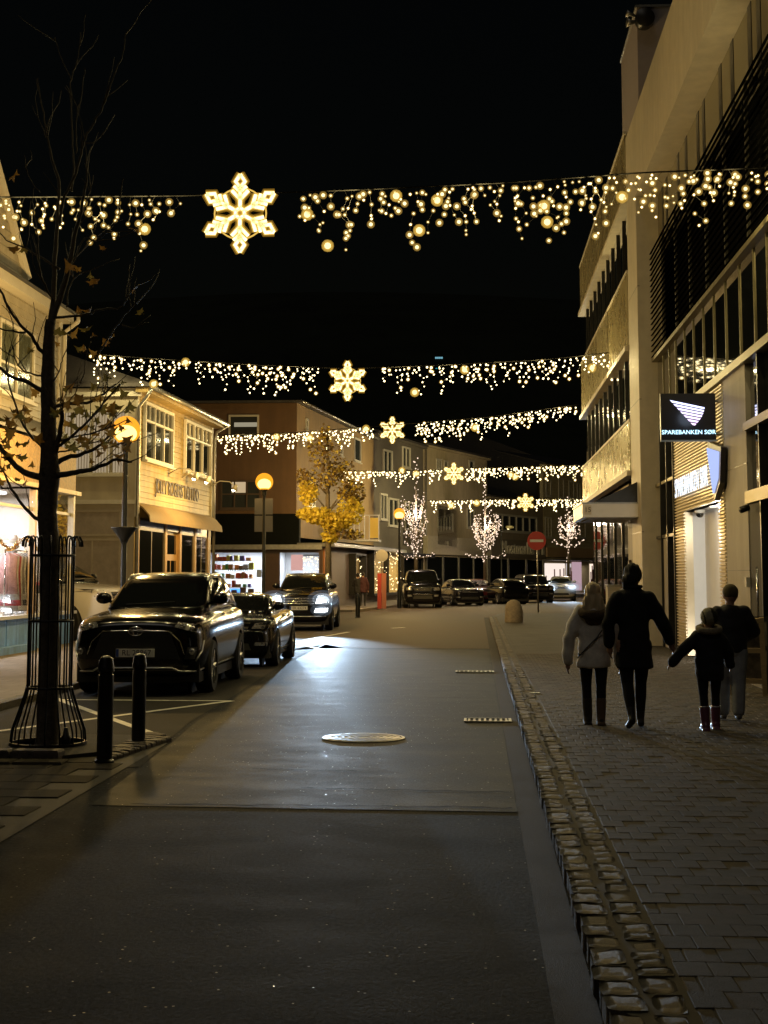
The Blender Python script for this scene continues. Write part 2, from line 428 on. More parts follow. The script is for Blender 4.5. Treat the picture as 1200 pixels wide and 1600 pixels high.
for row, (x0, wd) in enumerate(((KX0, 0.145), (KX0 + 0.165, 0.135))):
    y = 2.4 + row * 0.09
    while y < 57:
        L = rnd.uniform(0.16, 0.25)
        if rnd.random() < 0.12: L *= 0.7
        wj = wd + rnd.uniform(-.016, .012); jx = rnd.uniform(-.006, .008)
        me = rnd.choice(smeshes)
        if 4.9 < y < 25:
            o = bpy.data.objects.new('kerb_stone', me); C.objects.link(o); o.parent = kerb
            o.location = (x0 + wd / 2 + jx, y + L / 2, SWZ - 0.108 + rnd.uniform(-.005, .005)); o.scale = (wj, L * 0.98, 1.0)
            o.rotation_euler = (rnd.uniform(-.018, .018), rnd.uniform(-.03, .03), rnd.uniform(-.04, .04) + (pi if rnd.random() < .5 else 0))
        else:
            far_kerb.bbox((x0 + wd / 2 + jx, y + L / 2, SWZ - 0.055 + rnd.uniform(-.006, .005)), (wj, L * 0.92, 0.11), 0.02)
        y += L + rnd.uniform(0.003, 0.014)
o = far_kerb.build('far_kerb_stones', STONE[0], kerb); o['kind'] = 'stuff'

PW, PL, PH = 0.137, 0.214, 0.06
pm = []
for k in range(4):
    b_ = MB(); b_.bbox((0, 0, -PH / 2), (PW - 0.004, PL - 0.004, PH), 0.002); me = b_.mesh('paver'); me.materials.append(PAVE[k]); pm.append(me)
cells = []; halves = []
row = 0; y = 2.0
while y < 30:
    x = KX1 + 0.01 + (PW / 2 if row % 2 else PW)
    if not row % 2: halves.append(y)
    while x < 4.0:
        cells.append((x, y)); x += PW
    y += PL; row += 1
def in_view(x, y): return y > 4.85 and x < 0.2005 * y + 0.03
seen = sorted([c for c in cells if in_view(*c)], key=lambda c: c[1])[:300]
ss = set(seen); rest = MB()
for c in cells:
    dz = rnd.uniform(-.0015, .0012) - (0.003 if rnd.random() < .03 else 0); ti = (rnd.uniform(-.005, .005), rnd.uniform(-.005, .005), rnd.uniform(-.012, .012))
    if c in ss:
        o = bpy.data.objects.new('paver', rnd.choice(pm)); C.objects.link(o); o.parent = sidewalk
        o.location = (c[0], c[1], SWZ + dz); o.rotation_euler = ti
    else:
        rest.mi = rnd.randrange(4)
        rest.bbox((c[0], c[1], SWZ + dz - PH / 2), (PW - 0.006, PL - 0.006, PH), 0.006, rot=Euler(ti).to_matrix())
for y in halves: rest.mi = rnd.randrange(4); rest.bbox((KX1 + 0.01 + PW / 4, y, SWZ - PH / 2 - .002), (PW / 2 - 0.006, PL - 0.006, PH), 0.006)
o = rest.build('far_pavers', PAVE, sidewalk); o['kind'] = 'stuff'
def brick_mat(name, c1, c2, mortar, sx, sy, ms=0.012, rough=0.7, rot=0.0):
    m = bpy.data.materials.new(name); m.use_nodes = True; MAT[name] = m
    t = m.node_tree; b = t.nodes['Principled BSDF']; L = t.links.new
    tc = t.nodes.new('ShaderNodeTexCoord'); mp = t.nodes.new('ShaderNodeMapping'); mp.inputs['Rotation'].default_value = (0, 0, rot)
    br = t.nodes.new('ShaderNodeTexBrick'); br.inputs['Scale'].default_value = 1.0
    br.inputs['Brick Width'].default_value = sx; br.inputs['Row Height'].default_value = sy; br.inputs['Mortar Size'].default_value = ms
    br.inputs['Color1'].default_value = (*c1, 1); br.inputs['Color2'].default_value = (*c2, 1); br.inputs['Mortar'].default_value = (*mortar, 1)
    L(tc.outputs['Object'], mp.inputs[0]); L(mp.outputs[0], br.inputs['Vector'])
    n = t.nodes.new('ShaderNodeTexNoise'); n.inputs['Scale'].default_value = 1.1; n.inputs['Detail'].default_value = 8; L(tc.outputs['Object'], n.inputs['Vector'])
    mr = t.nodes.new('ShaderNodeMapRange'); mr.inputs[3].default_value = 0.55; mr.inputs[4].default_value = 1.35; L(n.outputs[0], mr.inputs[0])
    mx = t.nodes.new('ShaderNodeMix'); mx.data_type = 'RGBA'; mx.blend_type = 'MULTIPLY'; mx.inputs[0].default_value = 1
    L(br.outputs[0], mx.inputs[6]); L(mr.outputs[0], mx.inputs[7]); L(mx.outputs[2], b.inputs['Base Color'])
    b.inputs['Roughness'].default_value = rough + .1; b.inputs['Specular IOR Level'].default_value = .1
    bp = t.nodes.new('ShaderNodeBump'); bp.inputs['Strength'].default_value = 0.5; bp.inputs['Distance'].default_value = 0.004; bp.invert = True
    L(br.outputs['Fac'], bp.inputs['Height']); L(bp.outputs[0], b.inputs['Normal'])
    return m
FARPAVE = brick_mat('far pavers', (0.07, 0.062, 0.053), (0.082, 0.072, 0.061), (0.03, 0.026, 0.023), PW, PL, 0.004, 0.65)
sheet('far_paving', [(KX1 + 0.01, 30.0), (4.9, 30.0), (4.9, 62), (1.0, 62), (KX1 + 0.01, 57)], SWZ - 0.004, FARPAVE, sidewalk)['kind'] = 'stuff'

# ---- left pavement
mb = MB(); mb.prism([(-5.86, 17.5), (-5.86, 46), (-9.5, 60), (-9.5, 74), (-30, 74), (-30, 10), (-6.6, 13)], -0.05, 0.1)
lm = brick_mat('left pavement slabs', (0.24, 0.2, 0.155), (0.27, 0.23, 0.18), (0.14, 0.11, 0.085), 0.4, 0.4, 0.006, 0.6)
lsw = struct(mb.build('left_sidewalk', lm))
ymk = 17.6
while ymk < 45.5:
    b_ = MB(); b_.bbox((-5.80, ymk + 0.49, 0.035), (0.13, 0.97, 0.15), 0.018)
    b_.build('kerb_block', STONE[1], lsw, world=False); ymk += 0.985
# far pavements along the bending street
mb = MB(); mb.prism([(-12, 66), (-5.6, 66.5), (-4.9, 72), (-3.2, 88), (-1.0, 100), (3.5, 116), (12, 130), (12, 140), (-20, 140)], -0.05, 0.1)
struct(mb.build('far_sidewalk', mat('far pavement', (0.18, 0.15, 0.12), 0.7, var=0.25, scale=3)))

# ---- tree build-out at the lower left
slabm = [mat('build-out slab %d' % i, c, 0.88, var=0.25, scale=10, bump=0.3, bscale=90, spec=0.08) for i, c in enumerate([(0.07, 0.06, 0.04), (0.08, 0.068, 0.045), (0.062, 0.054, 0.037)])]
bo = [G(-260, 1440), G(0, 1318), G(120, 1246), G(262, 1162), G(236, 1158), G(150, 1182), G(-300, 1186)]
buildout = struct(sheet('build_out', [(p.x, p.y) for p in bo], 0.006, mat('build-out joint sand', (0.062, 0.053, 0.036), 0.85, var=0.3, scale=12)))
def inside(x, y, poly):
    c = False; n = len(poly)
    for i in range(n):
        a, b = poly[i], poly[i - 1]
        if (a[1] > y) != (b[1] > y) and x < (b[0] - a[0]) * (y - a[1]) / (b[1] - a[1]) + a[0]: c = not c
    return c
pol = [(p.x, p.y) for p in bo]
y = 7.0; r_ = 0
while y < 13.5:
    x = -9.5 + (0.28 if r_ % 2 else 0)
    while x < -2:
        if all(inside(x + a, y + b, pol) for a in (-.265, .265) for b in (-.19, .19)) and x > -0.334 * y - 0.6:
            b_ = MB(); b_.bbox((0, 0, 0), (0.552, 0.392, 0.014), 0.004)
            o = b_.build('paving_slab', rnd.choice(slabm), buildout, world=False)
            o.location = (x, y, 0.006 + rnd.uniform(-.0015, .0015)); o.rotation_euler = (rnd.uniform(-.006, .006), rnd.uniform(-.006, .006), rnd.uniform(-.008, .008))
        x += 0.56
    y += 0.4; r_ += 1
# raised planting kerb under the tree
isl = struct(MB().prism([(-8.5, 12.95), (-3.75, 12.9), (-3.2, 13.6), (-3.35, 14.75), (-8.5, 14.9)], -0.03, 0.045).build('tree_island', mat('island soil', (0.05, 0.042, 0.03), 0.95, var=0.4, scale=9, bump=0.9, bscale=60)))
x = -6.9
while x < -3.9:
    L = rnd.uniform(0.34, 0.46)
    b_ = MB(); b_.bbox((x + L / 2, 12.99, 0.03), (L - 0.015, 0.2, 0.14), 0.016, rz=rnd.uniform(-.02, .02)); b_.build('island_kerb_block', STONE[rnd.choice((0, 2, 3))], isl, world=False)
    b_ = MB(); b_.bbox((x + L / 2 + .1, 12.74, 0.012), (L - 0.015, 0.24, 0.05), 0.01, rz=rnd.uniform(-.02, .02)); b_.build('island_kerb_block', slabm[rnd.randrange(3)], isl, world=False)
    x += L
pa, pb, pc = G(160, 1192), G(262, 1160), G(236, 1148)
for i in range(11):
    for j in range(3):
        f = (i + 0.5) / 11
        a = pa.lerp(pb, f); b = V((pa.x - .05, pa.y + .5, 0)).lerp(pc, f); p = a.lerp(b, (j + .5) / 3)
        b_ = MB(); b_.bbox((0, 0, 0), (0.112, 0.15, 0.06), 0.012)
        o = b_.build('island_sett', STONE[rnd.randrange(4)], isl, world=False); o.location = (p.x, p.y, 0.02 + rnd.uniform(-.006, .006)); o.rotation_euler = (0, 0, atan2(pb.y - pa.y, pb.x - pa.x) + rnd.uniform(-.06, .06))

# ---- iron covers
IRON = mat('worn cast iron', (0.12, 0.12, 0.12), 0.42, metal=0.8, var=0.35, scale=25)
SEAM = mat('tar seam', (0.004, 0.004, 0.005), 0.95, spec=.02)
for (p0_, p1_, wd_) in ((G(205, 1257), G(800, 1263), .03), (G(395, 1202), G(560, 1206), .02), (G(470, 1232), G(800, 1239), .022), (G(560, 1088), G(770, 1092), .02)):
    n_ = 40; T_ = []; B_ = []
    for i in range(n_ + 1):
        q = p0_.lerp(p1_, i / n_); wv = .02 * sin(i * .7 + wd_ * 300) + .015 * sin(i * 1.9) + rnd.uniform(-.006, .006); hw_ = wd_ * (.4 + .6 * rnd.random()) / 2
        T_.append((q.x, q.y + wv + hw_, .0065)); B_.append((q.x, q.y + wv - hw_, .0065))
    sm_ = MB(); sm_.add(T_ + B_, [(n_ + 1 + i, n_ + 2 + i, i + 1, i) for i in range(n_)]); struct(sm_.build('tar_seam', SEAM, None))
mc = G(568, 1154)
man = thing('manhole_cover', 'round cast iron manhole cover in the dark asphalt patch', 'manhole', (mc.x, mc.y, 0))
MB().lathe((mc.x, mc.y, 0), [(0.415, 0.002), (0.415, 0.012), (0.385, 0.014), (0.385, 0.004)], 40).build('rim', IRON, man, True, angle=30)
md = MB().lathe((mc.x, mc.y, 0), [(0.375, 0.001), (0.375, 0.011)], 40)
md.build('lid', IRON, man)
for rr in (0.07, 0.135, 0.2, 0.265, 0.33):
    MB().lathe((mc.x, mc.y, 0), [(rr, 0.009), (rr, 0.016), (rr + 0.028, 0.016), (rr + 0.028, 0.009)], 40).build('lid_ring', IRON, man, True, angle=30)
for i, (uv, lab, L) in enumerate((((762, 1127), 'rectangular iron gutter grate nearer the camera, beside the cobbled kerb', 0.5), ((742, 1050.5), 'farther iron gutter grate, a thin strip across the gutter', 0.62))):
    g = G(*uv); dr = thing('drain_grate', lab, 'grate', (g.x, g.y, 0), 'gutter grates')
    m_ = MB(); wd = 0.36
    for sx in (-1, 1): m_.box((g.x + sx * L / 2, g.y, 0.012), (0.03, wd, 0.014))
    for sy in (-1, 1): m_.box((g.x, g.y + sy * (wd / 2 - .015), 0.0125), (L, 0.03, 0.013))
    m_.build('frame', IRON, dr)
    for k in range(8):
        MB().box((g.x - L / 2 + L * (k + .7) / 8.4, g.y, 0.011), (0.026, wd - .07, 0.012)).build('bar', IRON, dr)
sv = G(835, 1083, SWZ)
tag(MB().lathe((sv.x, sv.y, SWZ), [(0.07, 0.0), (0.07, 0.006), (0.05, 0.008)], 20).build('valve_cover', IRON), 'small round metal valve cover in the pavers beside the kerb', 'cover')
# ================================================================== WALL HELPERS
class Wall:
    """an upright wall from ground point a to b; s runs from a to b, z up, n outwards (towards the side of `face`)"""
    def __init__(w, a, b, face=(0, 0)):
        w.a = V((a[0], a[1], 0)); w.b = V((b[0], b[1], 0)); w.L = (w.b - w.a).length
        w.d = (w.b - w.a).normalized(); n = V((w.d.y, -w.d.x, 0))
        if n.dot(V((face[0], face[1], 0)) - w.a) < 0: n = -n
        w.n = n; w.rot = Matrix((w.d, w.n, V((0, 0, 1)))).transposed()
    def P(w, s, z, n=0.0): return w.a + w.d * s + w.n * n + V((0, 0, z))
    def px(w, u, v):
        p = onto(u, v, w.a, w.b); return ((p - w.a).dot(w.d), p.z)
    def box(w, mb, s0, s1, z0, z1, n0, n1):
        return mb.box(w.P((s0 + s1) / 2, (z0 + z1) / 2, (n0 + n1) / 2), (abs(s1 - s0), abs(n1 - n0), abs(z1 - z0)), rot=w.rot)
WHITE = mat('white timber paint', (0.38, 0.335, 0.24), 0.5, var=0.18, scale=5, dirt=0.15)
CREAM = mat('cream timber paint', (0.38, 0.275, 0.1), 0.5, var=0.25, scale=4, dirt=0.2)
FRAMEW = mat('white window paint', (0.55, 0.52, 0.44), 0.45, var=0.08, scale=7)
DKFRAME = mat('dark grey metal frame', (0.035, 0.034, 0.032), 0.35, metal=0.6, var=0.2)
DG = mat('dark window glass', (0.008, 0.009, 0.009), 0.03, spec=0.9, coat=0.5)
DGW = mat('old dark window glass', (0.02, 0.022, 0.02), 0.05, spec=0.8, bump=0.02, bscale=1.5)
PANE = glass('shop pane', (0.97, 0.97, 0.97), 0.03)
GUT = mat('zinc gutter', (0.32, 0.31, 0.29), 0.4, metal=0.7, var=0.2)
ROOF = mat('dark roof tiles', (0.05, 0.045, 0.042), 0.7, var=0.3, scale=8)
def window(W, par, s0, s1, z0, z1, cols=1, rows=(), fm=None, gm=None, fw=0.07, depth=0.06, sill=True, world=True, split_top=None, n0=0.0):
    """frame bars with a pane of its own; rows = heights (0..1) of transoms"""
    fm = fm or FRAMEW; gm = gm or DG
    if n0:
        W0, W = W, Wall(W.a + W.n * n0, W.b + W.n * n0, (W.a + W.n * 9)[:2])
    m = MB()
    W.box(m, s0, s0 + fw, z0, z1, 0.0, depth); W.box(m, s1 - fw, s1, z0, z1, 0.0, depth)
    W.box(m, s0 + fw, s1 - fw, z1 - fw, z1, 0.0, depth); W.box(m, s0 + fw, s1 - fw, z0, z0 + fw, 0.0, depth)
    iw = (s1 - s0 - 2 * fw); t = fw * 0.7
    xs = []
    for k in range(1, cols):
        c = s0 + fw + iw * k / cols; xs.append(c); W.box(m, c - t / 2, c + t / 2, z0 + fw, z1 - fw, 0.0, depth * 0.85)
    for r in rows:
        zc = z0 + (z1 - z0) * r; W.box(m, s0 + fw, s1 - fw, zc - t / 2, zc + t / 2, 0.0, depth * 0.8)
    if split_top:     # extra upright bars above the first transom
        zc = z0 + (z1 - z0) * rows[0]
        for k in range(cols * split_top):
            c = s0 + fw + iw * (k + .5) / (cols * split_top)
            W.box(m, c - t / 4, c + t / 4, zc + t / 2, z1 - fw, 0.0, depth * 0.7)
    if sill: W.box(m, s0 - 0.05, s1 + 0.05, z0 - 0.06, z0 - 0.002, 0.0, depth + 0.07)
    f = m.build('window', fm, par, world=world)
    p = MB(); W.box(p, s0 + fw * .5, s1 - fw * .5, z0 + fw * .5, z1 - fw * .5, 0.004, 0.016)
    pn = p.build('pane', gm, f, world=world); pn.location = (0, 0, 0)
    return f
def boards(W, par, s0, s1, z0, z1, ex, m, name='board', holes=()):
    """weatherboards, each a tapered plank of its own"""
    z = z0; k = 0
    while z < z1 - 0.02:
        t = min(z + ex * 1.12, z1 + 0.01)
        mb = MB()
        jn = 0.003 * ((k * 7) % 3)
        P = [W.P(s0, z, 0.006), W.P(s0, z, 0.034 + jn), W.P(s0, t, 0.012), W.P(s0, t, 0.002), W.P(s1, z, 0.006), W.P(s1, z, 0.034 + jn), W.P(s1, t, 0.012), W.P(s1, t, 0.002)]
        mb.add(P, [(0, 1, 2, 3), (4, 7, 6, 5), (0, 4, 5, 1), (1, 5, 6, 2), (2, 6, 7, 3), (3, 7, 4, 0)])
        mb.build(name, m, par); z += ex; k += 1
def pipe(par, pts, r=0.05, m=None, name='downpipe'):
    return MB().tube(pts, r, 10).build(name, m or GUT, par, True)

# ================================================================== LEFT: CLOTHES SHOP HOUSE (nearest)
sx = -9.7
h1 = thing('clothes_shop', 'white weatherboarded house with lit clothes display window and blue base, left edge', 'building', (sx, 30, 0))
Wm = Wall((sx, 22.0), (sx, 33.9), (0, 28))
m = MB(); Wm.box(m, 0, Wm.L, 4.5, 7.6, -0.2, 0.0); m.span((-18, 33.7, 0), (sx - .2, 33.9, 7.6)); m.span((-18, 22.0, 3.62), (sx - .2, 33.7, 3.7))
m.build('wall', WHITE, h1)
boards(Wm, h1, 0, Wm.L - 0.16, 4.75, 7.5, 0.17, WHITE)
m = MB(); Wm.box(m, Wm.L - 0.16, Wm.L + 0.03, 4.7, 7.5, 0.0, 0.06); m.build('corner_board', FRAMEW, h1)
m = MB(); Wm.box(m, -0.3, Wm.L + 0.1, 7.5, 7.72, 0.0, 0.3); m.build('eave', FRAMEW, h1)
m = MB(); m.add([(sx + .34, 22, 7.7), (sx + .34, 34.1, 7.7), (-13.5, 34.1, 10.2), (-13.5, 22, 10.2), (sx + .34, 22, 7.78), (sx + .34, 34.1, 7.78), (-13.5, 34.1, 10.28), (-13.5, 22, 10.28)], [(0, 1, 2, 3), (4, 7, 6, 5), (0, 4, 5, 1), (1, 5, 6, 2), (2, 6, 7, 3), (3, 7, 4, 0)])
m.build('roof', ROOF, h1)
pipe(h1, [(sx + .42, 33.95, 7.72), (sx + .42, 33.95, 7.55), (sx + .1, 33.97, 7.3), (sx + .1, 33.97, 4.7)], 0.05, FRAMEW)
# gabled dormer
m = MB(); gy = 28.3
m.add([(sx - .02, 25.6, 7.73), (sx - .02, 31.0, 7.73), (sx - .02, 31.0, 8.15), (sx - .02, gy, 10.3), (sx - .02, 25.6, 8.15),
       (-13, 25.6, 7.73), (-13, 31.0, 7.73), (-13, 31.0, 8.15), (-13, gy, 10.3), (-13, 25.6, 8.15)],
      [(0, 1, 2, 3, 4), (9, 8, 7, 6, 5), (1, 6, 7, 2), (2, 7, 8, 3), (3, 8, 9, 4), (4, 9, 5, 0)])
dm = m.build('dormer', WHITE, h1)
vg = MB(); vg.tube([(sx + .05, 31.15, 8.02), (sx + .05, gy, 10.42), (sx + .05, 25.4, 8.02)], 0.11, 6); o = vg.build('verge', FRAMEW, dm); o.location = (0, 0, 0)
for z in [7.95 + .18 * k for k in range(8)]:
    half = 2.65 if z < 8.15 else max(0.2, 2.65 * (10.25 - z) / 2.1)
    b_ = MB(); b_.box((sx + .005, gy, z), (0.03, half * 2, 0.165), rot=Matrix.Rotation(R(5), 3, 'Y')); o = b_.build('board', WHITE, dm); o.location = (0, 0, 0)
window(Wm, h1, 7.4, 9.75, 5.35, 6.85, 2, (0.42,), n0=.036, gm=mat('curtained glass', (0.09, 0.1, 0.075), 0.08, var=0.3, scale=3))
# shop bay
bx = -9.3
osb = mat('oriented strand board', (0.4, 0.25, 0.09), 0.6, var=0.45, scale=11, bump=0.25, bscale=30)
for k in range(4):
    MB().span((bx - .02, 22 + 3.02 * k, 3.56), (bx + .02, 22 + 3.02 * k + 3.0, 4.5)).build('fascia_board', osb, h1)
MB().span((bx - .05, 21.9, 3.47), (bx + .12, 34.2, 3.56)).build('fascia_trim', mat('pale pine', (0.6, 0.45, 0.22), 0.5, var=0.2), h1)
m = MB(); m.add([(sx - .02, 22, 5.0), (sx - .02, 34.15, 5.0), (bx + .18, 34.15, 4.52), (bx + .18, 22, 4.52), (sx - .02, 22, 5.06), (sx - .02, 34.15, 5.06), (bx + .18, 34.15, 4.58), (bx + .18, 22, 4.58)], [(0, 1, 2, 3), (4, 7, 6, 5), (0, 4, 5, 1), (1, 5, 6, 2), (2, 6, 7, 3), (3, 7, 4, 0)])
m.build('lean_to_roof', mat('grey roof felt', (0.16, 0.16, 0.16), 0.6, var=0.3), h1)
blue = mat('blue painted panel', (0.2, 0.42, 0.95), 0.5, var=0.2, scale=6, dirt=0.25)
y = 22.0
while y < 34.0:
    L = 0.62 if int(y * 10) % 3 else 0.48
    MB().span((bx - .05, y, 0.1), (bx + (.012 if int(y * 7) % 2 else 0), min(34, y + L - .012), 0.76)).build('base_panel', blue, h1); y += L
MB().span((bx - .06, 27.6, 0.1), (bx + .22, 30.6, 0.24)).build('step', blue, h1)
MB().span((bx - .12, 22, 0.765), (bx + .1, 34.1, 0.83)).build('sill', mat('pale lilac sill', (0.6, 0.62, 0.66), 0.4), h1)
peach = mat('peach window post', (0.74, 0.55, 0.4), 0.45)
for y in (25.2, 28.1, 31.0, 33.95):
    MB().span((bx - .1, y - .06, 0.83), (bx + .03, y + .06, 3.47)).build('window_post', peach if y < 33 else FRAMEW, h1)
MB().span((bx - .1, 22, 3.0), (bx - .02, 33.9, 3.06)).build('transom', FRAMEW, h1)
ys = (22.0, 25.2, 28.1, 31.0, 33.95)
for a, b in zip(ys, ys[1:]):
    MB().span((bx - .045, a + .06, 0.83), (bx - .038, b - .06, 3.47)).build('pane', PANE, h1)
inn = mat('shop interior wall', (0.62, 0.55, 0.45), 0.6, var=0.12, scale=2)
m = MB(); m.span((-12.6, 22, 0.1), (-12.5, 33.7, 3.6)); m.span((-12.5, 22, 0.65), (bx - .12, 33.7, 0.76)); m.span((-12.5, 22, 3.5), (bx - .12, 33.7, 3.56)); m.span((-12.5, 33.6, 0.76), (bx - .3, 33.69, 3.5))
m.build('interior', inn, h1)
for y in (26.5, 29.6, 32.2):
    MB().span((-10.9, y - .6, 3.44), (-10.5, y + .6, 3.49)).build('ceiling_light', emit('shop ceiling light', (.95, 0.96, 1.0), 4.0), h1)
    lamp('shop_light', 'AREA', (-10.7, y, 3.42), 170, (0.95, 0.95, 1.0), h1, sx=0.4, sy=1.2, aim=(-10.7, y, 0))
# mannequins and stock
MANN = mat('white mannequin plastic', (0.8, 0.79, 0.77), 0.3)
def mannequin(name, label, x, y, z, cloth, rz=0.0, shawl=None):
    t = thing(name, label, 'mannequin', (x, y, z), 'mannequins in the window', rz); t['_local'] = 1
    b = MB()
    b.ball((0, 0.02, 1.66), (0.085, 0.1, 0.12)); b.capsule((0, 0, 1.4), (0, 0.01, 1.58), 0.055, 0.045)
    b.ball((0, 0, 1.25), (0.2, 0.11, 0.24)); b.ball((0, 0, 0.98), (0.17, 0.12, 0.2))
    for s in (-1, 1):
        b.capsule((s * .21, 0, 1.38), (s * .27, 0.03, 1.12), 0.055, 0.045); b.capsule((s * .27, .03, 1.12), (s * .25, -.08, 0.88), 0.042, 0.032); b.ball((s * .25, -.1, .82), (.035, .03, .07))
        b.capsule((s * .09, 0, 0.92), (s * .1, .0, 0.5), 0.085, 0.06); b.capsule((s * .1, 0, 0.5), (s * .1, .03, 0.08), 0.055, 0.035); b.ball((s * .1, -.06, .04), (.045, .12, .04))
    o = b.build('figure', MANN, t, world=False); remesh(o, 0.016, 3)
    c = MB(); c.ball((0, 0, 1.2), (0.235, 0.14, 0.28)); c.ball((0, 0, 0.86), (0.22, 0.16, 0.25))
    for s in (-1, 1): c.capsule((s * .22, 0, 1.37), (s * .28, .03, 1.12), 0.07, 0.06); c.capsule((s * .28, .03, 1.12), (s * .26, -.07, 0.93), 0.058, 0.05)
    o = c.build('coat', cloth, t, world=False); remesh(o, 0.02, 2)
    if shawl:
        c = MB(); c.ring((0, 0, 1.5), 0.1, 0.05, 14, 8); o = c.build('scarf', shawl, t, world=False)
    return t
CL = {k: mat('cloth ' + k, c, 0.85, var=0.3, scale=12, bump=0.5, bscale=60) for k, c in dict(grey=(0.3, 0.28, 0.27), black=(0.02, 0.02, 0.022), red=(0.5, 0.06, 0.06), white=(0.7, 0.68, 0.64), beige=(0.45, 0.36, 0.25), navy=(0.04, 0.05, 0.1), pink=(0.6, 0.35, 0.33)).items()}
mannequin('mannequin', 'white mannequin in a grey coat, leftmost in the clothes shop window', -10.1, 32.05, 0.765, CL['grey'], R(-70), CL['white'])
mannequin('mannequin', 'white mannequin in a beige coat, beside the grey one in the clothes shop window', -10.2, 33.1, 0.765, CL['beige'], R(-60))
mannequin('mannequin', 'white mannequin in a black coat behind the tree guard, at the shop window corner', -9.58, 33.35, 0.765, CL['black'], R(-80))
rk = thing('clothes_rack', 'chrome rack of red, white and dark garments in the clothes shop window', 'clothes rack', (-9.62, 30.9, 0.765))
RX, RY = -9.62, 30.1
CH = mat('chrome', (0.75, 0.74, 0.72), 0.12, metal=1.0)
MB().tube([(RX, RY, 0.77), (RX, RY, 2.15), (RX, RY + 1.6, 2.15), (RX, RY + 1.6, 0.77)], 0.018, 8).build('rail', CH, rk, True)
ks = ['pink', 'white', 'red', 'white', 'grey', 'white', 'black', 'white', 'navy', 'white', 'black', 'beige']
for i in range(12):
    y = RY + .12 + i * .12; b = MB(); lo = 1.25 - .12 * ((i * 5) % 4); 
    b.add([(RX + dx, y + dy, z) for (z, hw) in ((2.1, .06), (2.02, .22), (1.7, .2), (lo, .24)) for (dx, dy) in ((-hw, -.03), (hw, -.035), (hw, .03), (-hw, .035))],
          [(4 * k + i_, 4 * k + (i_ + 1) % 4, 4 * k + 4 + (i_ + 1) % 4, 4 * k + 4 + i_) for k in range(3) for i_ in range(4)] + [(3, 2, 1, 0), (12, 13, 14, 15)])
    b.build('garment', CL[ks[i]], rk, True)
dt = thing('display_table', 'low table of folded dark clothes in the clothes shop window', 'table', (-9.7, 32.6, 0.765))
MB().span((-10.0, 31.9, 1.2), (-9.4, 33.0, 1.24)).build('top', MANN, dt)
for (x, y) in ((-9.95, 31.95), (-9.45, 31.95), (-9.95, 32.95), (-9.45, 32.95)): MB().span((x - .025, y - .025, .766), (x + .025, y + .025, 1.2)).build('leg', MANN, dt)
for i in range(4):
    for j in range(3 + i % 2): MB().bbox((-9.68, 32.06 + i * .26, 1.275 + j * .06), (.4 - .03 * (j % 2), .22, .055), .015).build('folded_garment', CL[('black', 'navy', 'black', 'grey', 'red')[(i + j) % 5]], dt)
tn = thing('tinsel', 'gold tinsel strung across the clothes shop window', 'tinsel', (-9.45, 30, 2.0)); m = MB(); rq = random.Random(2)
for i in range(260):
    y = 28.2 + 5.6 * i / 260; z = 2.28 + .12 * sin(y * 3.1) + rq.uniform(-.04, .04); m.box((-9.46 + rq.uniform(-.03, .03), y, z), (.008, .05, .035), rot=Euler((rq.uniform(0, 3), rq.uniform(0, 3), rq.uniform(0, 3))).to_matrix())
m.build('strands', mat('gold foil', (.9, .6, .15), .2, metal=1.0), tn)['kind'] = 'stuff'

# the whole shop house stands where its lit corner post is seen
DY1 = atX(112, 900, -9.3).y - 33.95
for o_ in (h1, rk, dt, tn) + tuple(q for q in C.objects if q.get('category') == 'mannequin'): o_.location.y += DY1
# ================================================================== LEFT: TATTOO HOUSE
cx, cyy = -9.72, atX(212, 700, -9.72).y
h2 = thing('tattoo_house', 'cream weatherboarded corner house with lettered wall sign and shop awning', 'building', (cx, cyy, 0))
Wf = Wall((-17, cyy), (cx, cyy), (0, 0)); Ws = Wall((cx, cyy), (-9.35, atX(331, 700, -9.35).y), (0, 45))
PLAS = mat('cream rendered panel', (0.42, 0.37, 0.27), 0.6, var=0.1, scale=2, dirt=0.12)
m = MB(); Wf.box(m, 0, Wf.L, 3.75, 6.95, -0.2, 0.0); m.build('gable_wall', PLAS, h2)
m = MB(); Ws.box(m, 0.0, Ws.L, 3.3, 6.95, -0.2, 0.0); Ws.box(m, 0, .25, 0, 3.3, -.2, 0); Ws.box(m, Ws.L - .3, Ws.L, 0, 3.3, -.2, 0); m.build('wall', CREAM, h2)
boards(Ws, h2, 0.14, Ws.L - 0.14, 3.72, 6.85, 0.165, CREAM)
m = MB(); Ws.box(m, 0, .14, 3.3, 6.9, 0, .05); Ws.box(m, Ws.L - .14, Ws.L, 3.3, 6.9, 0, .05); m.build('corner_board', FRAMEW, h2)
m = MB(); Wf.box(m, 0, Wf.L + .05, 3.66, 3.78, 0.0, 0.1); Wf.box(m, 0, Wf.L + .15, 6.75, 6.98, 0.0, 0.12); m.build('cornice', FRAMEW, h2)
LOW = mat('grey beige shopfront', (0.33, 0.29, 0.23), 0.5, var=0.12, scale=3)
m = MB(); Wf.box(m, 0, Wf.L, 0.0, 3.66, -0.2, 0.0); m.build('ground_floor_wall', LOW, h2)
window(Wf, h2, Wf.px(100, 800)[0], Wf.px(204, 800)[0] - .25, 2.75, 3.5, 1, (), LOW, mat('papered pane', (0.3, 0.26, 0.22), 0.12, var=0.15), 0.06, 0.05, sill=False)
window(Wf, h2, Wf.px(100, 800)[0], Wf.px(204, 800)[0] - .25, 0.6, 2.68, 2, (), LOW, MAT['papered pane'], 0.06, 0.05)
pw = window(Wf, h2, Wf.px(84, 700)[0], Wf.px(199, 700)[0], 4.5, 6.35, 4, (0.55,), FRAMEW, PANE, 0.06, 0.06)
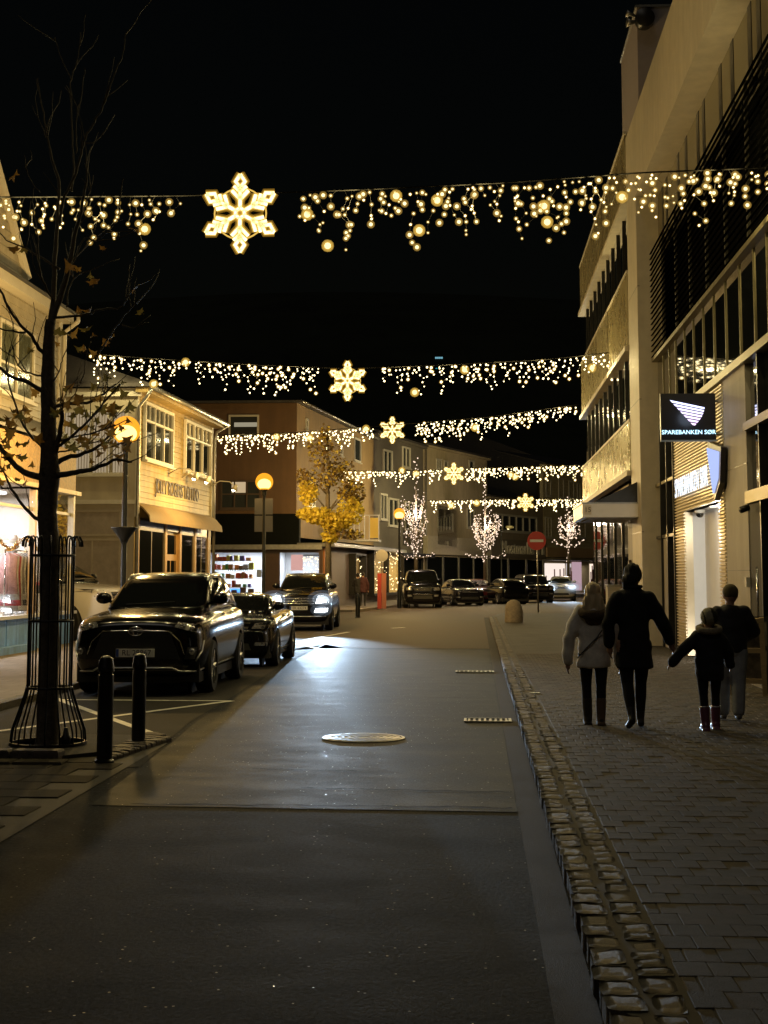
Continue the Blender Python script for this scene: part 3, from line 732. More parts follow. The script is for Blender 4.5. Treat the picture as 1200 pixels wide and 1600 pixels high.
cur = emit('lit curtain', (1, 0.78, 0.5), 0.42)
s0 = Wf.px(84, 700)[0]; n = 26; wd = (Wf.px(199, 700)[0] - s0)
m = MB()
for i in range(n):
    if i % 7 == 6: continue
    Wf.box(m, s0 + wd * i / n, s0 + wd * (i + .72) / n, 4.56, 6.3, 0.001, 0.0035)
o = m.build('curtain', cur, pw); o.location = (0, 0, 0)
# roof, gutter
m = MB(); e = Ws.P(-.3, 7.0, .45); f_ = Ws.P(Ws.L + .4, 7.0, .45)
m.add([e, f_, (-13.5, Ws.b.y, 8.6), (-13.5, cyy + 1.5, 8.6), (-17, cyy - .3, 7.0), e + V((0, 0, .1)), f_ + V((0, 0, .1)), (-13.5, Ws.b.y, 8.7), (-13.5, cyy + 1.5, 8.7), (-17, cyy - .3, 7.1)],
      [(0, 1, 2, 3), (0, 3, 4), (5, 8, 7, 6), (5, 9, 8), (0, 5, 6, 1), (1, 6, 7, 2), (0, 4, 9, 5)])
m.build('roof', ROOF, h2)
m = MB(); Ws.box(m, -.2, Ws.L + .3, 6.85, 7.0, 0.02, 0.4); m.build('eave', CREAM, h2)
pipe(h2, [Ws.P(-.25, 6.98, .5), Ws.P(Ws.L + .4, 6.98, .5)], 0.065, name='gutter')
pipe(h2, [Ws.P(-.2, 6.95, .5), Ws.P(-.12, 6.75, .35), Ws.P(-.06, 6.45, .1), Ws.P(-.06, 3.6, .1), Ws.P(-.06, .1, .1)], 0.05)
pipe(h2, [Ws.P(Ws.L + .3, 6.95, .5), Ws.P(Ws.L + .1, 6.7, .15), Ws.P(Ws.L + .02, 6.4, .1), Ws.P(Ws.L + .02, 0.1, .1)], 0.05)
for (u0, u1) in ((221, 266), (285, 326)):
    a = Ws.px(u0, 700)[0]; b = Ws.px(u1, 700)[0]
    window(Ws, h2, a, b, 4.98, 6.7, 3, (0.68,), FRAMEW, DGW, 0.09, 0.09, split_top=1, n0=.036)
# lettering on the wall
lt = mat('dark painted lettering', (0.06, 0.045, 0.03), 0.5)
a = Ws.px(240, 770)[0]; b = Ws.px(308, 770)[0]
for s_, wd_, t_, sz in ((a, b, 'JOLLY ROGERS TATTOO', 0.62),):
    text('wall_lettering', t_, sz, lt, h2, frame_M(Ws.P((a + b) / 2, 4.3, 0.06), Ws.d, (0, 0, 1)), 0.012, fit=(b - a))
# gooseneck sign lamps
for i, u in enumerate((262, 283, 331)):
    s_ = min(Ws.px(u, 720)[0], Ws.L - .2); ln = thing('sign_lamp', ['first gooseneck lamp over the wall lettering, nearest the corner pipe', 'middle gooseneck lamp over the wall lettering', 'last gooseneck lamp at the far end of the wall lettering'][i], 'wall lamp', Ws.P(s_, 4.75, 0.05), 'gooseneck sign lamps')
    MB().tube([Ws.P(s_, 4.78, 0.03), Ws.P(s_, 4.95, .35), Ws.P(s_, 4.92, .7), Ws.P(s_, 4.8, .82)], 0.018, 8).build('arm', FRAMEW, ln, True)
    MB().lathe(Ws.P(s_, 4.62, .86), [(0.03, .22), (0.05, .2), (0.12, 0), (0.115, 0.01)], 14, Matrix.Rotation(R(20), 3, 'Y')).build('shade', FRAMEW, ln, True)
    MB().ball(Ws.P(s_, 4.63, .84), 0.06).build('bulb', emit('sign lamp bulb', (1, 0.9, 0.65), 14 if i == 0 else 5), ln, True)
    lamp('sign_lamp_light', 'SPOT', Ws.P(s_, 4.56, .8), 60 if i < 2 else 20, (1, 0.8, 0.38), ln, 0.05, Ws.P(s_, 3.9, 0), 120, 0.8)
# awning and shopfront
AWN = mat('ochre awning cloth', (0.27, 0.18, 0.07), 0.7, var=0.15, scale=3)
m = MB(); a0, a1 = .15, Ws.L - .05
P = []
for (s_, ) in ((a0,), (a1,)):
    P += [Ws.P(s_, 3.7, .04), Ws.P(s_, 3.58, .2), Ws.P(s_, 3.36, .4), Ws.P(s_, 3.16, .43), Ws.P(s_, 3.15, .41), Ws.P(s_, 3.34, .37), Ws.P(s_, 3.53, .19), Ws.P(s_, 3.64, .04)]
m.add(P, [(i, i + 8, (i + 1) % 8 + 8, (i + 1) % 8) for i in range(8)] + [tuple(range(8))[::-1], tuple(range(8, 16))])
m.build('awning', AWN, h2, True, angle=50)
OCH = mat('ochre timber pilaster', (0.4, 0.24, 0.09), 0.5, var=0.15)
xs = [.25, 1.9, 3.5, 3.65, 5.3, 5.45, 7.6, 9.6, Ws.L - .3]
for s_ in (.25, 3.5, 5.4, 7.5, Ws.L - .55):
    m = MB(); Ws.box(m, s_ - .12, s_ + .12, 0, 3.3, -.1, .06); m.build('pilaster', OCH, h2)
m = MB(); Ws.box(m, .25, Ws.L - .3, 3.0, 3.3, -.1, .03); m.build('shop_lintel', DKFRAME, h2)
m = MB(); Ws.box(m, .37, 3.38, 0, .55, -.1, .02); Ws.box(m, 5.52, Ws.L - .67, 0, .55, -.1, .02); m.build('stall_riser', OCH, h2)
for (s0, s1, c) in ((.37, 3.38, 2), (5.52, 7.38, 1), (7.62, Ws.L - .67, 2)):
    window(Ws, h2, s0, s1, .55, 3.0, c, (), mat('grey shop frame', (0.2, 0.18, 0.14), 0.4), DG, 0.06, 0.03, sill=False)
m = MB(); Ws.box(m, 3.62, 5.28, 0, 3.0, -.12, -.04); dr = m.build('door', OCH, h2)
for (s0, s1, z0, z1) in ((3.75, 4.38, .9, 2.1), (4.5, 5.15, .9, 2.1), (3.75, 5.15, 2.3, 2.9)):
    m = MB(); Ws.box(m, s0, s1, z0, z1, -.05, -.03); o = m.build('pane', DG, dr); o.location = (0, 0, 0)
m = MB(); m.span((-17, cyy + .1, 0), (-9.95, Ws.b.y - .2, .05)); Ws.box(m, .3, Ws.L - .3, 0, 3.3, -.6, -.5); m.build('shop_interior', mat('dark interior', (0.05, 0.045, 0.04), 0.8), h2)
# ================================================================== RIGHT: BANK BUILDING
bk = thing('bank_building', 'modern bank building with pale frame, dark louvres, glass and ribbed entrance panel, right edge', 'building', (FX, 25, 0))
CONC = mat('pale concrete', (0.56, 0.5, 0.38), 0.55, var=0.1, scale=3, bump=0.15, bscale=120, dirt=0.08)
CONCG = mat('grey concrete', (0.3, 0.27, 0.23), 0.6, var=0.12, scale=3, bump=0.2, bscale=120, dirt=0.1)
PX = 3.7
m = MB(); m.span((PX, 8, 10.29), (5.2, 35.4, 12.25)); m.build('fascia', CONC, bk)
m = MB(); m.span((PX, 33.4, 0.0), (4.25, 35.4, 10.287)); m.build('frame_pillar', CONC, bk)
for z in (2.6, 5.6, 8.2):
    MB().span((PX - .002, 33.39, z), (PX + .05, 35.3, z + .012)).build('joint', DKFRAME, bk)
m = MB(); m.span((4.6, 8, 0), (12, 35, 10.28)); m.build('core', mat('dark core', (0.006, 0.006, 0.006), 0.9, spec=0.0), bk)
# blinds row under the fascia
BL = mat('pale blind', (0.2, 0.175, 0.11), 0.6, var=0.08)
y = 9.0; k = 0
while y < 33:
    w_ = (1.5, 0.35, 1.2, 0.8)[k % 4]
    MB().span((4.2, y, 9.1), (4.26, y + w_, 10.27)).build('blind', BL, bk)
    MB().span((4.19, y + w_ + .02, 8.9), (4.24, y + w_ + .3, 10.28)).build('post', DKFRAME, bk)
    y += w_ + .36; k += 1
MB().span((4.3, 9, 8.9), (4.34, 33.4, 10.28)).build('upper_glazing', DG, bk)
# louvre slats
SL = mat('dark louvre slat', (0.0035, 0.0035, 0.0032), 0.8, spec=0.0, var=0.2, scale=3)
z = 6.55
while z < 9.05:
    MB().box((4.0, 21.2, z), (0.05, 24.3, 0.012), rot=Matrix.Rotation(R(-20), 3, 'Y')).build('louvre_slat', SL, bk); z += 0.125
for y in [10 + 2.0 * k for k in range(12)]:
    MB().span((4.09, y - .04, 6.45), (4.14, y + .04, 9.1)).build('louvre_bracket', mat('louvre bracket', (0.03, 0.026, 0.015), 0.7), bk)
# glazing
MUL = mat('bronze mullion', (0.2, 0.17, 0.09), 0.4, metal=0.6, var=0.15)
def glaz(y0, y1, z0, z1, nm='pane'):
    MB().span((4.12, y0, z0), (4.15, y1, z1)).build(nm, DG, bk)
ycuts = [9.0, 10.3, 11.6, 12.9, 14.2, 15.5, 16.8, 18.1, 19.4, 20.7, 21.7, 22.9, 24.2, 25.4, 26.6, 27.8, 29.0, 30.3, 31.3, 32.3, 33.38]
for a, b in zip(ycuts, ycuts[1:]): glaz(a + .02, b - .02, 4.93, 6.5)
for y in ycuts[1:-1]: MB().span((4.1, y - .02, 4.93), (4.12, y + .02, 6.44)).build('mullion', MUL, bk)
MB().span((3.98, 9, 4.80), (4.16, 30.28, 4.925)).build('transom', MUL, bk)
MB().span((3.99, 9, 6.44), (4.17, 33.38, 6.52)).build('transom', MUL, bk)
# ground floor right of the concrete pillar
MB().span((4.05, 22.3, 0.05), (4.5, 24.3, 4.8)).build('pillar', CONCG, bk)
for zz in (1.7, 3.3): MB().span((4.046, 22.29, zz), (4.06, 24.3, zz + .01)).build('joint', DKFRAME, bk)
gy = [9, 12, 15, 18, 20.0, 21.2, 22.28]
for a, b in zip(gy, gy[1:]):
    for (z0, z1) in ((3.9, 4.78), (2.86, 3.78)): glaz(a + .03, b - .03, z0, z1)
    if b > 22: continue
    glaz(a + .03, b - .03, 0.12, 2.7)
for y in gy[1:-1]: MB().span((4.02, y - .03, 0.1), (4.12, y + .03, 4.8)).build('mullion', DKFRAME, bk)
for zz, h_ in ((3.84, .06), (2.78, .09)): MB().span((4.0, 9, zz - h_), (4.17, 22.28, zz + h_)).build('transom', MUL, bk)
MB().span((4.06, 21.25, 0.1), (4.13, 22.25, 2.69)).build('door', mat('black door panel', (0.012, 0.013, 0.014), 0.6, spec=.1), bk)
hd = MB().tube([(4.0, 21.45, .95), (4.0, 21.45, 1.75)], 0.016, 8).build('door_handle', CH, bk, True)
MB().span((3.9, 9, 0.082), (4.2, 22.28, 0.12)).build('threshold', GUT, bk)
MB().span((4.0, 22.32, 1.46), (4.05, 22.45, 1.6)).build('card_reader', FRAMEW, bk)
MB().tube([(3.98, 21.9, 2.62), (3.86, 21.85, 2.58)], 0.05, 10).build('camera_housing', DKFRAME, bk, True)
# glazing between the ribbed panel and the frame pillar
for a, b in ((30.35, 31.35), (31.4, 32.4), (32.45, 33.35)):
    for (z0, z1) in ((2.5, 3.6), (3.66, 4.9), (.15, 2.44)): glaz(a, b, z0, z1)
for y in (30.32, 31.37, 32.42): MB().span((4.0, y - .03, .1), (4.13, y + .03, 4.92)).build('mullion', DKFRAME, bk)
MB().span((4.02, 30.3, 3.6), (4.14, 33.38, 3.66)).build('transom', MUL, bk); MB().span((4.02, 30.3, 2.44), (4.14, 33.38, 2.5)).build('transom', DKFRAME, bk)
MB().span((4.05, 31.4, .1), (4.118, 32.4, 2.42)).build('grey_panel', CONCG, bk)
# ribbed entrance panel with a recess
RIB = mat('pale ribbed metal', (0.66, 0.56, 0.38), 0.35, metal=0.4, var=0.06)
Y0, Y1, R0, R1, RZ = 24.3, 30.28, 24.9, 29.0, 2.86
m = MB(); m.span((4.06, Y0, RZ), (4.2, Y1, 4.79)); m.span((4.06, Y0, 0.09), (4.2, R0, RZ)); m.span((4.06, R1, 0.09), (4.2, Y1, RZ))
m.build('ribbed_panel', RIB, bk)
m = MB(); z = 0.13
while z < 4.75:
    segs = ((Y0, Y1),) if z > RZ + .01 else ((Y0, R0 - .01), (R1 + .01, Y1))
    for a, b in segs:
        m.add([(4.06, a, z - .024), (4.025, a, z - .012), (4.025, a, z + .012), (4.06, a, z + .024), (4.06, b, z - .024), (4.025, b, z - .012), (4.025, b, z + .012), (4.06, b, z + .024)],
              [(0, 1, 5, 4), (1, 2, 6, 5), (2, 3, 7, 6), (3, 2, 1, 0), (4, 5, 6, 7)])
    z += 0.06
o = m.build('ribs', RIB, bk); o['kind'] = 'stuff'
WP = mat('white wall panel', (0.72, 0.71, 0.68), 0.4, var=0.05, scale=2)
MB().span((4.2, R1, .09), (4.45, R1 + .05, RZ)).build('recess_panel', WP, bk)
MB().span((4.43, R0 - .05, .09), (4.48, R1, RZ)).build('recess_panel', WP, bk)
MB().span((4.2, R0 - .05, .09), (4.43, R0, RZ)).build('recess_panel', WP, bk)
MB().span((4.06, R0 - .05, RZ), (4.48, R1 + .05, RZ + .04)).build('recess_ceiling', CONCG, bk)
MB().span((4.41, 26.9, .09), (4.432, 26.93, RZ)).build('panel_joint', DKFRAME, bk)
dc = thing('dome_camera', 'small dark dome camera under the bank recess ceiling', 'camera', (4.22, 28.2, RZ))
MB().lathe((4.22, 28.2, RZ), [(0.1, -.0), (0.1, -.05), (0.07, -.06)], 14).build('base', FRAMEW, dc, True, angle=40); MB().ball((4.22, 28.2, RZ - .07), 0.075).build('dome', DG, dc, True)
MB().ball((4.3, 26.0, 0.1), (.07, .07, .04)).build('floor_spotlight', emit('floor spot', (1, .9, .7), 8), bk, True)
lamp('floor_light', 'SPOT', (4.28, 26.3, .18), 80, (1, .96, .88), bk, .04, (4.4, 29.0, 1.0), 120, .7)
lamp('recess_light', 'POINT', (4.22, 26.6, 2.6), 70, (1, .96, .88), bk, .06)
MB().lathe((4.22, 26.6, RZ), [(.06, -.012), (.06, 0)], 14).build('downlight', emit('downlight', (1, .88, .65), 6), bk)
# lettering over the recess
LET = emit('white lit lettering', (0.75, 0.86, 1.0), 1.6)
ls = thing('wall_sign', 'lit white bank name lettering over the ribbed panel recess', 'sign', (4.0, 27, 3.3))
p0 = atX(1053, 770, 3.93); p1 = atX(1104, 752, 3.93)
text('lettering', 'SPAREBANKEN SØR', 0.52, LET, ls, frame_M(V((3.95, (p0.y + p1.y) / 2, 3.32)), (0, -1, 0), (0, 0, 1)), 0.003, fit=(p0.y - p1.y))['kind'] = 'stuff'
lg = MB(); yy = p1.y - .25
lg.add([(3.9, yy, 3.78), (3.9, yy - 1.15, 3.62), (3.9, yy - 1.0, 3.2), (3.9, yy - .55, 2.98), (4.0, yy, 3.78), (4.0, yy - 1.15, 3.62), (4.0, yy - 1.0, 3.2), (4.0, yy - .55, 2.98)], [(0, 1, 2, 3), (7, 6, 5, 4), (0, 4, 5, 1), (1, 5, 6, 2), (2, 6, 7, 3), (3, 7, 4, 0)])
lg.build('logo', [emit('lit logo', (0.45, 0.55, 0.95), 1.1)], ls)
lf = MB(); lf.add([(3.93, yy + .1, 3.9), (3.93, yy - 1.3, 3.68), (3.93, yy - 1.12, 3.12), (3.93, yy - .5, 2.86), (4.02, yy + .1, 3.9), (4.02, yy - 1.3, 3.68), (4.02, yy - 1.12, 3.12), (4.02, yy - .5, 2.86)], [(0, 1, 2, 3), (7, 6, 5, 4), (0, 4, 5, 1), (1, 5, 6, 2), (2, 6, 7, 3), (3, 7, 4, 0)])
lf.build('logo_case', MAT['dark sign case'] if 'dark sign case' in MAT else mat('dark sign case', (0.012, 0.012, 0.018), 0.3), ls)
MB().span((4.0, yy - 1.1, 3.45), (4.03, yy - .05, 3.55)).build('bracket', DKFRAME, ls)
# projecting sign
hs = thing('projecting_sign', 'square dark lit bank sign with striped emblem, projecting from the bank wall', 'sign', (3.5, 24.6, 4.3))
c0 = atY(1031, 616, 24.6); c1 = atY(1118, 689, 24.6)
MB().span((c0.x, 24.52, c1.z), (c1.x, 24.68, c0.z)).build('case', mat('dark sign case', (0.012, 0.012, 0.018), 0.3), hs)
wd, ht = c1.x - c0.x, c0.z - c1.z
b = MB(); b.span((c0.x - .012, 24.505, c1.z - .015), (c1.x + .012, 24.53, c1.z + .012)); b.build('edge_trim', mat('sign edge trim', (0.5, 0.6, 0.8), 0.3, metal=.8), hs)
def S2(fx, fy): return (c0.x + wd * fx, 24.512, c0.z - ht * fy)
A_, B_, D_ = (0.17, 0.14), (0.80, 0.30), (0.60, 0.70)
n = 7
for i in range(n):
    # stripes of a wedge: left edge runs A->D, right edge runs B->D bulging
    def le(t): return (A_[0] + (D_[0] - A_[0]) * t, A_[1] + (D_[1] - A_[1]) * t)
    def re(t): return (B_[0] + (D_[0] - B_[0]) * t + .04 * sin(pi * t), B_[1] + (D_[1] - B_[1]) * t)
    t0, t1 = i / n, (i + .62) / n
    q = [le(t0), re(t0), re(t1), le(t1)]
    k = MB(); k.add([S2(*p) for p in q] + [(S2(*p)[0], 24.53, S2(*p)[2]) for p in q], [(3, 2, 1, 0), (4, 5, 6, 7), (0, 1, 5, 4), (1, 2, 6, 5), (2, 3, 7, 6), (3, 0, 4, 7)])
    k.build('emblem_stripe', emit('emblem stripe %d' % i, (0.62 + .05 * i, 0.66, 1.0), 2.6 - .12 * i), hs)
text('lettering', 'SPAREBANKEN SØR', ht * 0.125, emit('cyan white lettering', (0.5, 0.82, 1.0), 2.6), hs, frame_M(V((c0.x + wd * .5, 24.508, c0.z - ht * .825)), (1, 0, 0), (0, 0, 1)), 0.004, xs=1.02)
m = MB()
for zz in (c0.z - .12, c1.z + .12): m.tube([(c1.x, 24.6, zz), (4.07, 24.6, zz)], 0.025, 8)
m.build('bracket', GUT, hs, True)
lamp('sign_glow', 'POINT', (c0.x + wd * .5, 24.3, c0.z - ht * .5), 2.0, (.6, .75, 1), hs, .15)

# ================================================================== RIGHT: OFFICE BLOCK BEYOND
ob = thing('office_block', 'office block with banded ribbed metal cladding and dark ribbon windows, past the bank', 'building', (PX, 43, 0))
CLAD = mat('champagne metal cladding', (0.62, 0.55, 0.36), 0.28, metal=0.75, var=0.1, scale=2)
Yb0, Yb1 = 35.42, 51.2
DX = 3.72
m = MB(); m.span((4.1, Yb0, 0), (12, Yb1 - .2, 12.3)); m.build('core', MAT['dark core'], ob)
for (z0, z1, pr) in ((10.73, 12.4, .0), (7.1, 8.95, 0.0), (4.09, 5.32, 0.0)):
    m = MB(); m.span((DX, Yb0, z0), (4.1, Yb1, z1)); m.build('cladding_band', CLAD, ob)
    m = MB(); y = Yb0 + .08; k = 0
    while y < Yb1 - .05:
        m.span((DX - .045, y, z0 + .05), (DX + .01, y + .09, z1 - .02)); y += 0.24 if k % 3 else 0.3; k += 1
    o = m.build('ribs', CLAD, ob); o['kind'] = 'stuff'
    m = MB(); m.span((DX - .12, Yb0, z0 - .08), (DX + .1, Yb1 + .05, z0 + .045)); m.build('drip_ledge', CONC, ob)
    m = MB(); m.span((DX - .06, Yb0, z1 - .015), (DX + .2, Yb1 + .02, z1 + .05)); m.build('top_trim', CONC, ob)
for (z0, z1) in ((9.0, 10.65), (5.37, 7.02)):
    y = Yb0 + .3
    while y < Yb1 - .3:
        MB().span((DX + .1, y, z0), (DX + .14, min(y + 1.5, Yb1 - .1), z1)).build('window_pane', DG, ob)
        MB().span((DX + .05, y - .05, z0), (DX + .13, y + .01, z1)).build('mullion', DKFRAME, ob); y += 1.56
# ground floor
y = 38.6
while y < Yb1 - .3:
    MB().span((DX + .3, y, .45), (DX + .34, min(y + 2.2, Yb1 - .1), 3.95)).build('shop_pane', DG, ob)
    MB().span((DX + .26, y - .07, 0), (DX + .36, y, 4.0)).build('shop_post', DKFRAME, ob); y += 2.3
MB().span((DX + .2, 38.4, 0), (DX + .36, Yb1, .42)).build('plinth', CONCG, ob)
MB().span((DX + .22, 38.4, 3.6), (DX + .36, Yb1, 4.0)).build('shop_fascia', mat('brown fascia', (0.16, 0.11, 0.06), .5), ob)
MB().span((PX + .02, 35.45, .08), (PX + .5, 36.6, 2.95)).build('entrance_pier', CONCG, ob)
MB().lathe((PX + .0, 36.0, 1.85), [(.16, -.02), (.16, .04)], 20, Matrix.Rotation(-pi / 2, 3, 'Y')).build('round_plaque', mat('dark bronze', (.12, .09, .06), .4, metal=.7), ob)
MB().lathe((PX + .0, 36.0, 1.5), [(.06, -.02), (.06, .03)], 16, Matrix.Rotation(-pi / 2, 3, 'Y')).build('bell_push', DKFRAME, ob)
MB().span((PX + .15, 36.7, .08), (PX + .2, 38.3, 2.95)).build('entrance_door', DG, ob)
# canopy with the house number
ca = thing('entrance_canopy', 'white box canopy with house number 15 over the office entrance', 'canopy', (3, 35, 3))
q0 = atY(910, 787, 34.0); q1 = atY(995, 808, 34.0)
CW = mat('white canopy panel', (0.72, 0.69, 0.64), 0.4, var=0.05)
MB().span((q0.x, 34.0, q1.z), (PX - .005, 37.2, q0.z)).build('box', CW, ca)
MB().span((q0.x - .02, 33.98, q0.z - .001), (PX - .006, 37.22, q0.z + .03)).build('top_trim', GUT, ca)
MB().span((q0.x + .15, 34.15, q1.z - .02), (PX - .05, 37.05, q1.z - .002)).build('soffit', CONCG, ca)
m = MB(); m.add([(PX - .01, 34.05, q0.z + .03), (PX - 1.0, 34.05, q0.z + .03), (PX - .01, 34.05, q0.z + .5), (PX - .01, 34.15, q0.z + .03), (PX - 1.0, 34.15, q0.z + .03), (PX - .01, 34.15, q0.z + .5)], [(0, 1, 2), (5, 4, 3), (0, 3, 4, 1), (1, 4, 5, 2), (2, 5, 3, 0)])
m.build('stay_plate', DKFRAME, ca)
np_ = MB().span((q0.x + .04, 33.985, q1.z + .06), (q0.x + .2, 33.999, q0.z - .04)); npo = np_.build('number_plate', mat('cream plate', (.6, .52, .38), .5), ca)
text('number', '15', .16, mat('black lettering', (.01, .01, .01), .5), ca, frame_M(V((q0.x + .12, 33.982, (q0.z + q1.z) / 2 + .01)), (1, 0, 0), (0, 0, 1)), .002)
# rooftop tower with siren
rt = thing('rooftop_tower', 'grey rooftop stair tower rising behind the bank frame', 'tower', (4.2, 36.5, 12.4))
a0 = atY(995, 12, 36.0)
MB().span((a0.x, 36.0, 12.26), (6.5, 40, a0.z)).build('wall', mat('grey lilac render', (.3, .26, .27), .7, var=.08), rt); MB().span((a0.x - .04, 35.96, a0.z), (6.54, 40.04, a0.z + .06)).build('coping', GUT, rt)
si = thing('siren', 'dark round siren drum with horns on the rooftop tower', 'siren', atY(1007, 30, 35.8))
sp = V(si.location); MB().lathe(sp, [(.1, -.2), (.22, -.2), (.24, -.1), (.24, .15), (.1, .2)], 20, Matrix.Rotation(pi / 2, 3, 'X')).build('drum', DKFRAME, si, True, angle=40)
MB().tube([sp + V((-.15, 0, .05)), sp + V((-.35, -.05, .12)), sp + V((-.45, -.06, .14))], [.03, .05, .1], 10).build('horn', GUT, si, True); MB().tube([sp + V((-.15, 0, -.05)), sp + V((-.33, -.06, -.1)), sp + V((-.44, -.08, -.1))], [.03, .06, .12], 10).build('horn', GUT, si, True)
# ================================================================== STREET LAMPS
POLE = mat('dark green black lamp post', (0.02, 0.021, 0.02), 0.4, metal=0.3, var=0.2)
def street_lamp(label, u, v, Y, power, extra=None, lit=True):
    c = atY(u, v, Y); p = thing('street_lamp', label, 'street lamp', (c.x, Y, 0.1), 'globe street lamps'); rg = 0.275
    MB().lathe((c.x, Y, 0), [(.11, .1), (.11, .9), (.075, 1.0), (.055, 1.05), (.05, c.z - .42), (.075, c.z - .4), (.075, c.z - .3), (.13, c.z - .24), (.13, c.z - .2)], 14).build('post', POLE, p, True, angle=40)
    MB().ball(c, rg, 24, 16).build('globe', sleeve('amber globe', (1.0, 0.37, 0.02), 1.45, 0.35) if lit else mat('unlit globe', (.3, .26, .2), .3), p, True)
    if lit:
        MB().ball((c.x, Y, c.z - .07), (.21, .21, .165), 18, 12).build('burner', sleeve('sodium burner', (1, 0.66, 0.2), 9.0, 0.45), p, True)
        lamp('lamp_light', 'POINT', V((c.x, Y, c.z - .02)), power, (1.0, 0.63, 0.2), p, 0.18)
    if extra == 'dish':
        z = atY(u, 826, Y).z
        MB().lathe((c.x, Y, z), [(.06, -.28), (.09, -.2), (.24, 0), (.26, .02), (.24, .03), (.07, -.16)], 16).build('basket_bracket', POLE, p, True)
    if extra == 'boards':
        for sxx in (-1, 1):
            for (z0, z1) in ((atY(u, 804, Y).z, atY(u, 779, Y).z), (atY(u, 831, Y).z, atY(u, 806, Y).z)):
                MB().span((c.x + sxx * .04, Y - .09, z0), (c.x + sxx * .28, Y - .07, z1)).build('sign_back', mat('grey sign back', (.12, .105, .09), .7), p)
    return p
street_lamp('glowing globe street lamp behind the tree branches, nearest lamp on the left', 197, 672, 28.0, 5000, 'dish')
street_lamp('glowing globe street lamp with grey sign boards, before the brown corner building', 413, 753, 45.0, 6500, 'boards')
street_lamp('smallest glowing globe street lamp, beside the light-wrapped tree', 624, 803, 70.0, 10000)
pl = atY(783, 826, 104)
l4 = thing('double_street_lamp', 'twin-armed street lamp before the lettered shop far down the street', 'street lamp', (pl.x, 104, 0.05))
MB().lathe((pl.x, 104, 0), [(.09, .05), (.06, 1.0), (.05, pl.z - .3), (.1, pl.z - .2), (.05, pl.z - .1)], 10).build('post', POLE, l4, True)
for s in (-1, 1):
    MB().tube([(pl.x, 104, pl.z - .2), (pl.x + s * .3, 104, pl.z - .1), (pl.x + s * .55, 104, pl.z)], .03, 6).build('arm', POLE, l4, True)
    MB().ball((pl.x + s * .6, 104, pl.z + .1), (.3, .3, .13), 12, 8).build('lamp_head', mat('dim lamp head', (.4, .36, .2), .4), l4, True)
    MB().ball((pl.x + s * .5, 104, pl.z + .02), .09).build('bulb', emit('dim bulb', (1, .8, .4), 3), l4, True)

# ================================================================== ICICLE GARLANDS AND SNOWFLAKES
CORE = emit('warm led core', (1.0, 0.8, 0.42), 5.0)
HALO = sleeve('led bloom shell', (1.0, 0.55, 0.07), 0.5, 0.72)  # emissive shell that draws the bloom round small bulbs
HALOS = [sleeve('led glow shell %d' % i, (1.0, .6 - .06 * i, .12 - .03 * i), s_, c_) for i, (s_, c_) in enumerate(((.42, .72), (.13, .9), (.06, .96)))]  # nested shells for the painted glow round a bulb, no solid part
HALO2 = [sleeve('large led glow shell %d' % i, (1.0, .6 - .06 * i, .1 - .03 * i), s_, c_) for i, (s_, c_) in enumerate(((.75, .66), (.45, .82), (.25, .9)))]
WIRE = mat('garland wire', (0.012, 0.011, 0.009), 0.8, spec=.1)
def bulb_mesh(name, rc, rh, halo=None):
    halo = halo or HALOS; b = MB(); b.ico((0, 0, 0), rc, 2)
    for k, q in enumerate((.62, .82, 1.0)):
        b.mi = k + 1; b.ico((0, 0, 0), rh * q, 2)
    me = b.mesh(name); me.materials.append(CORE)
    for q in halo: me.materials.append(q); me.shade_smooth(); return me
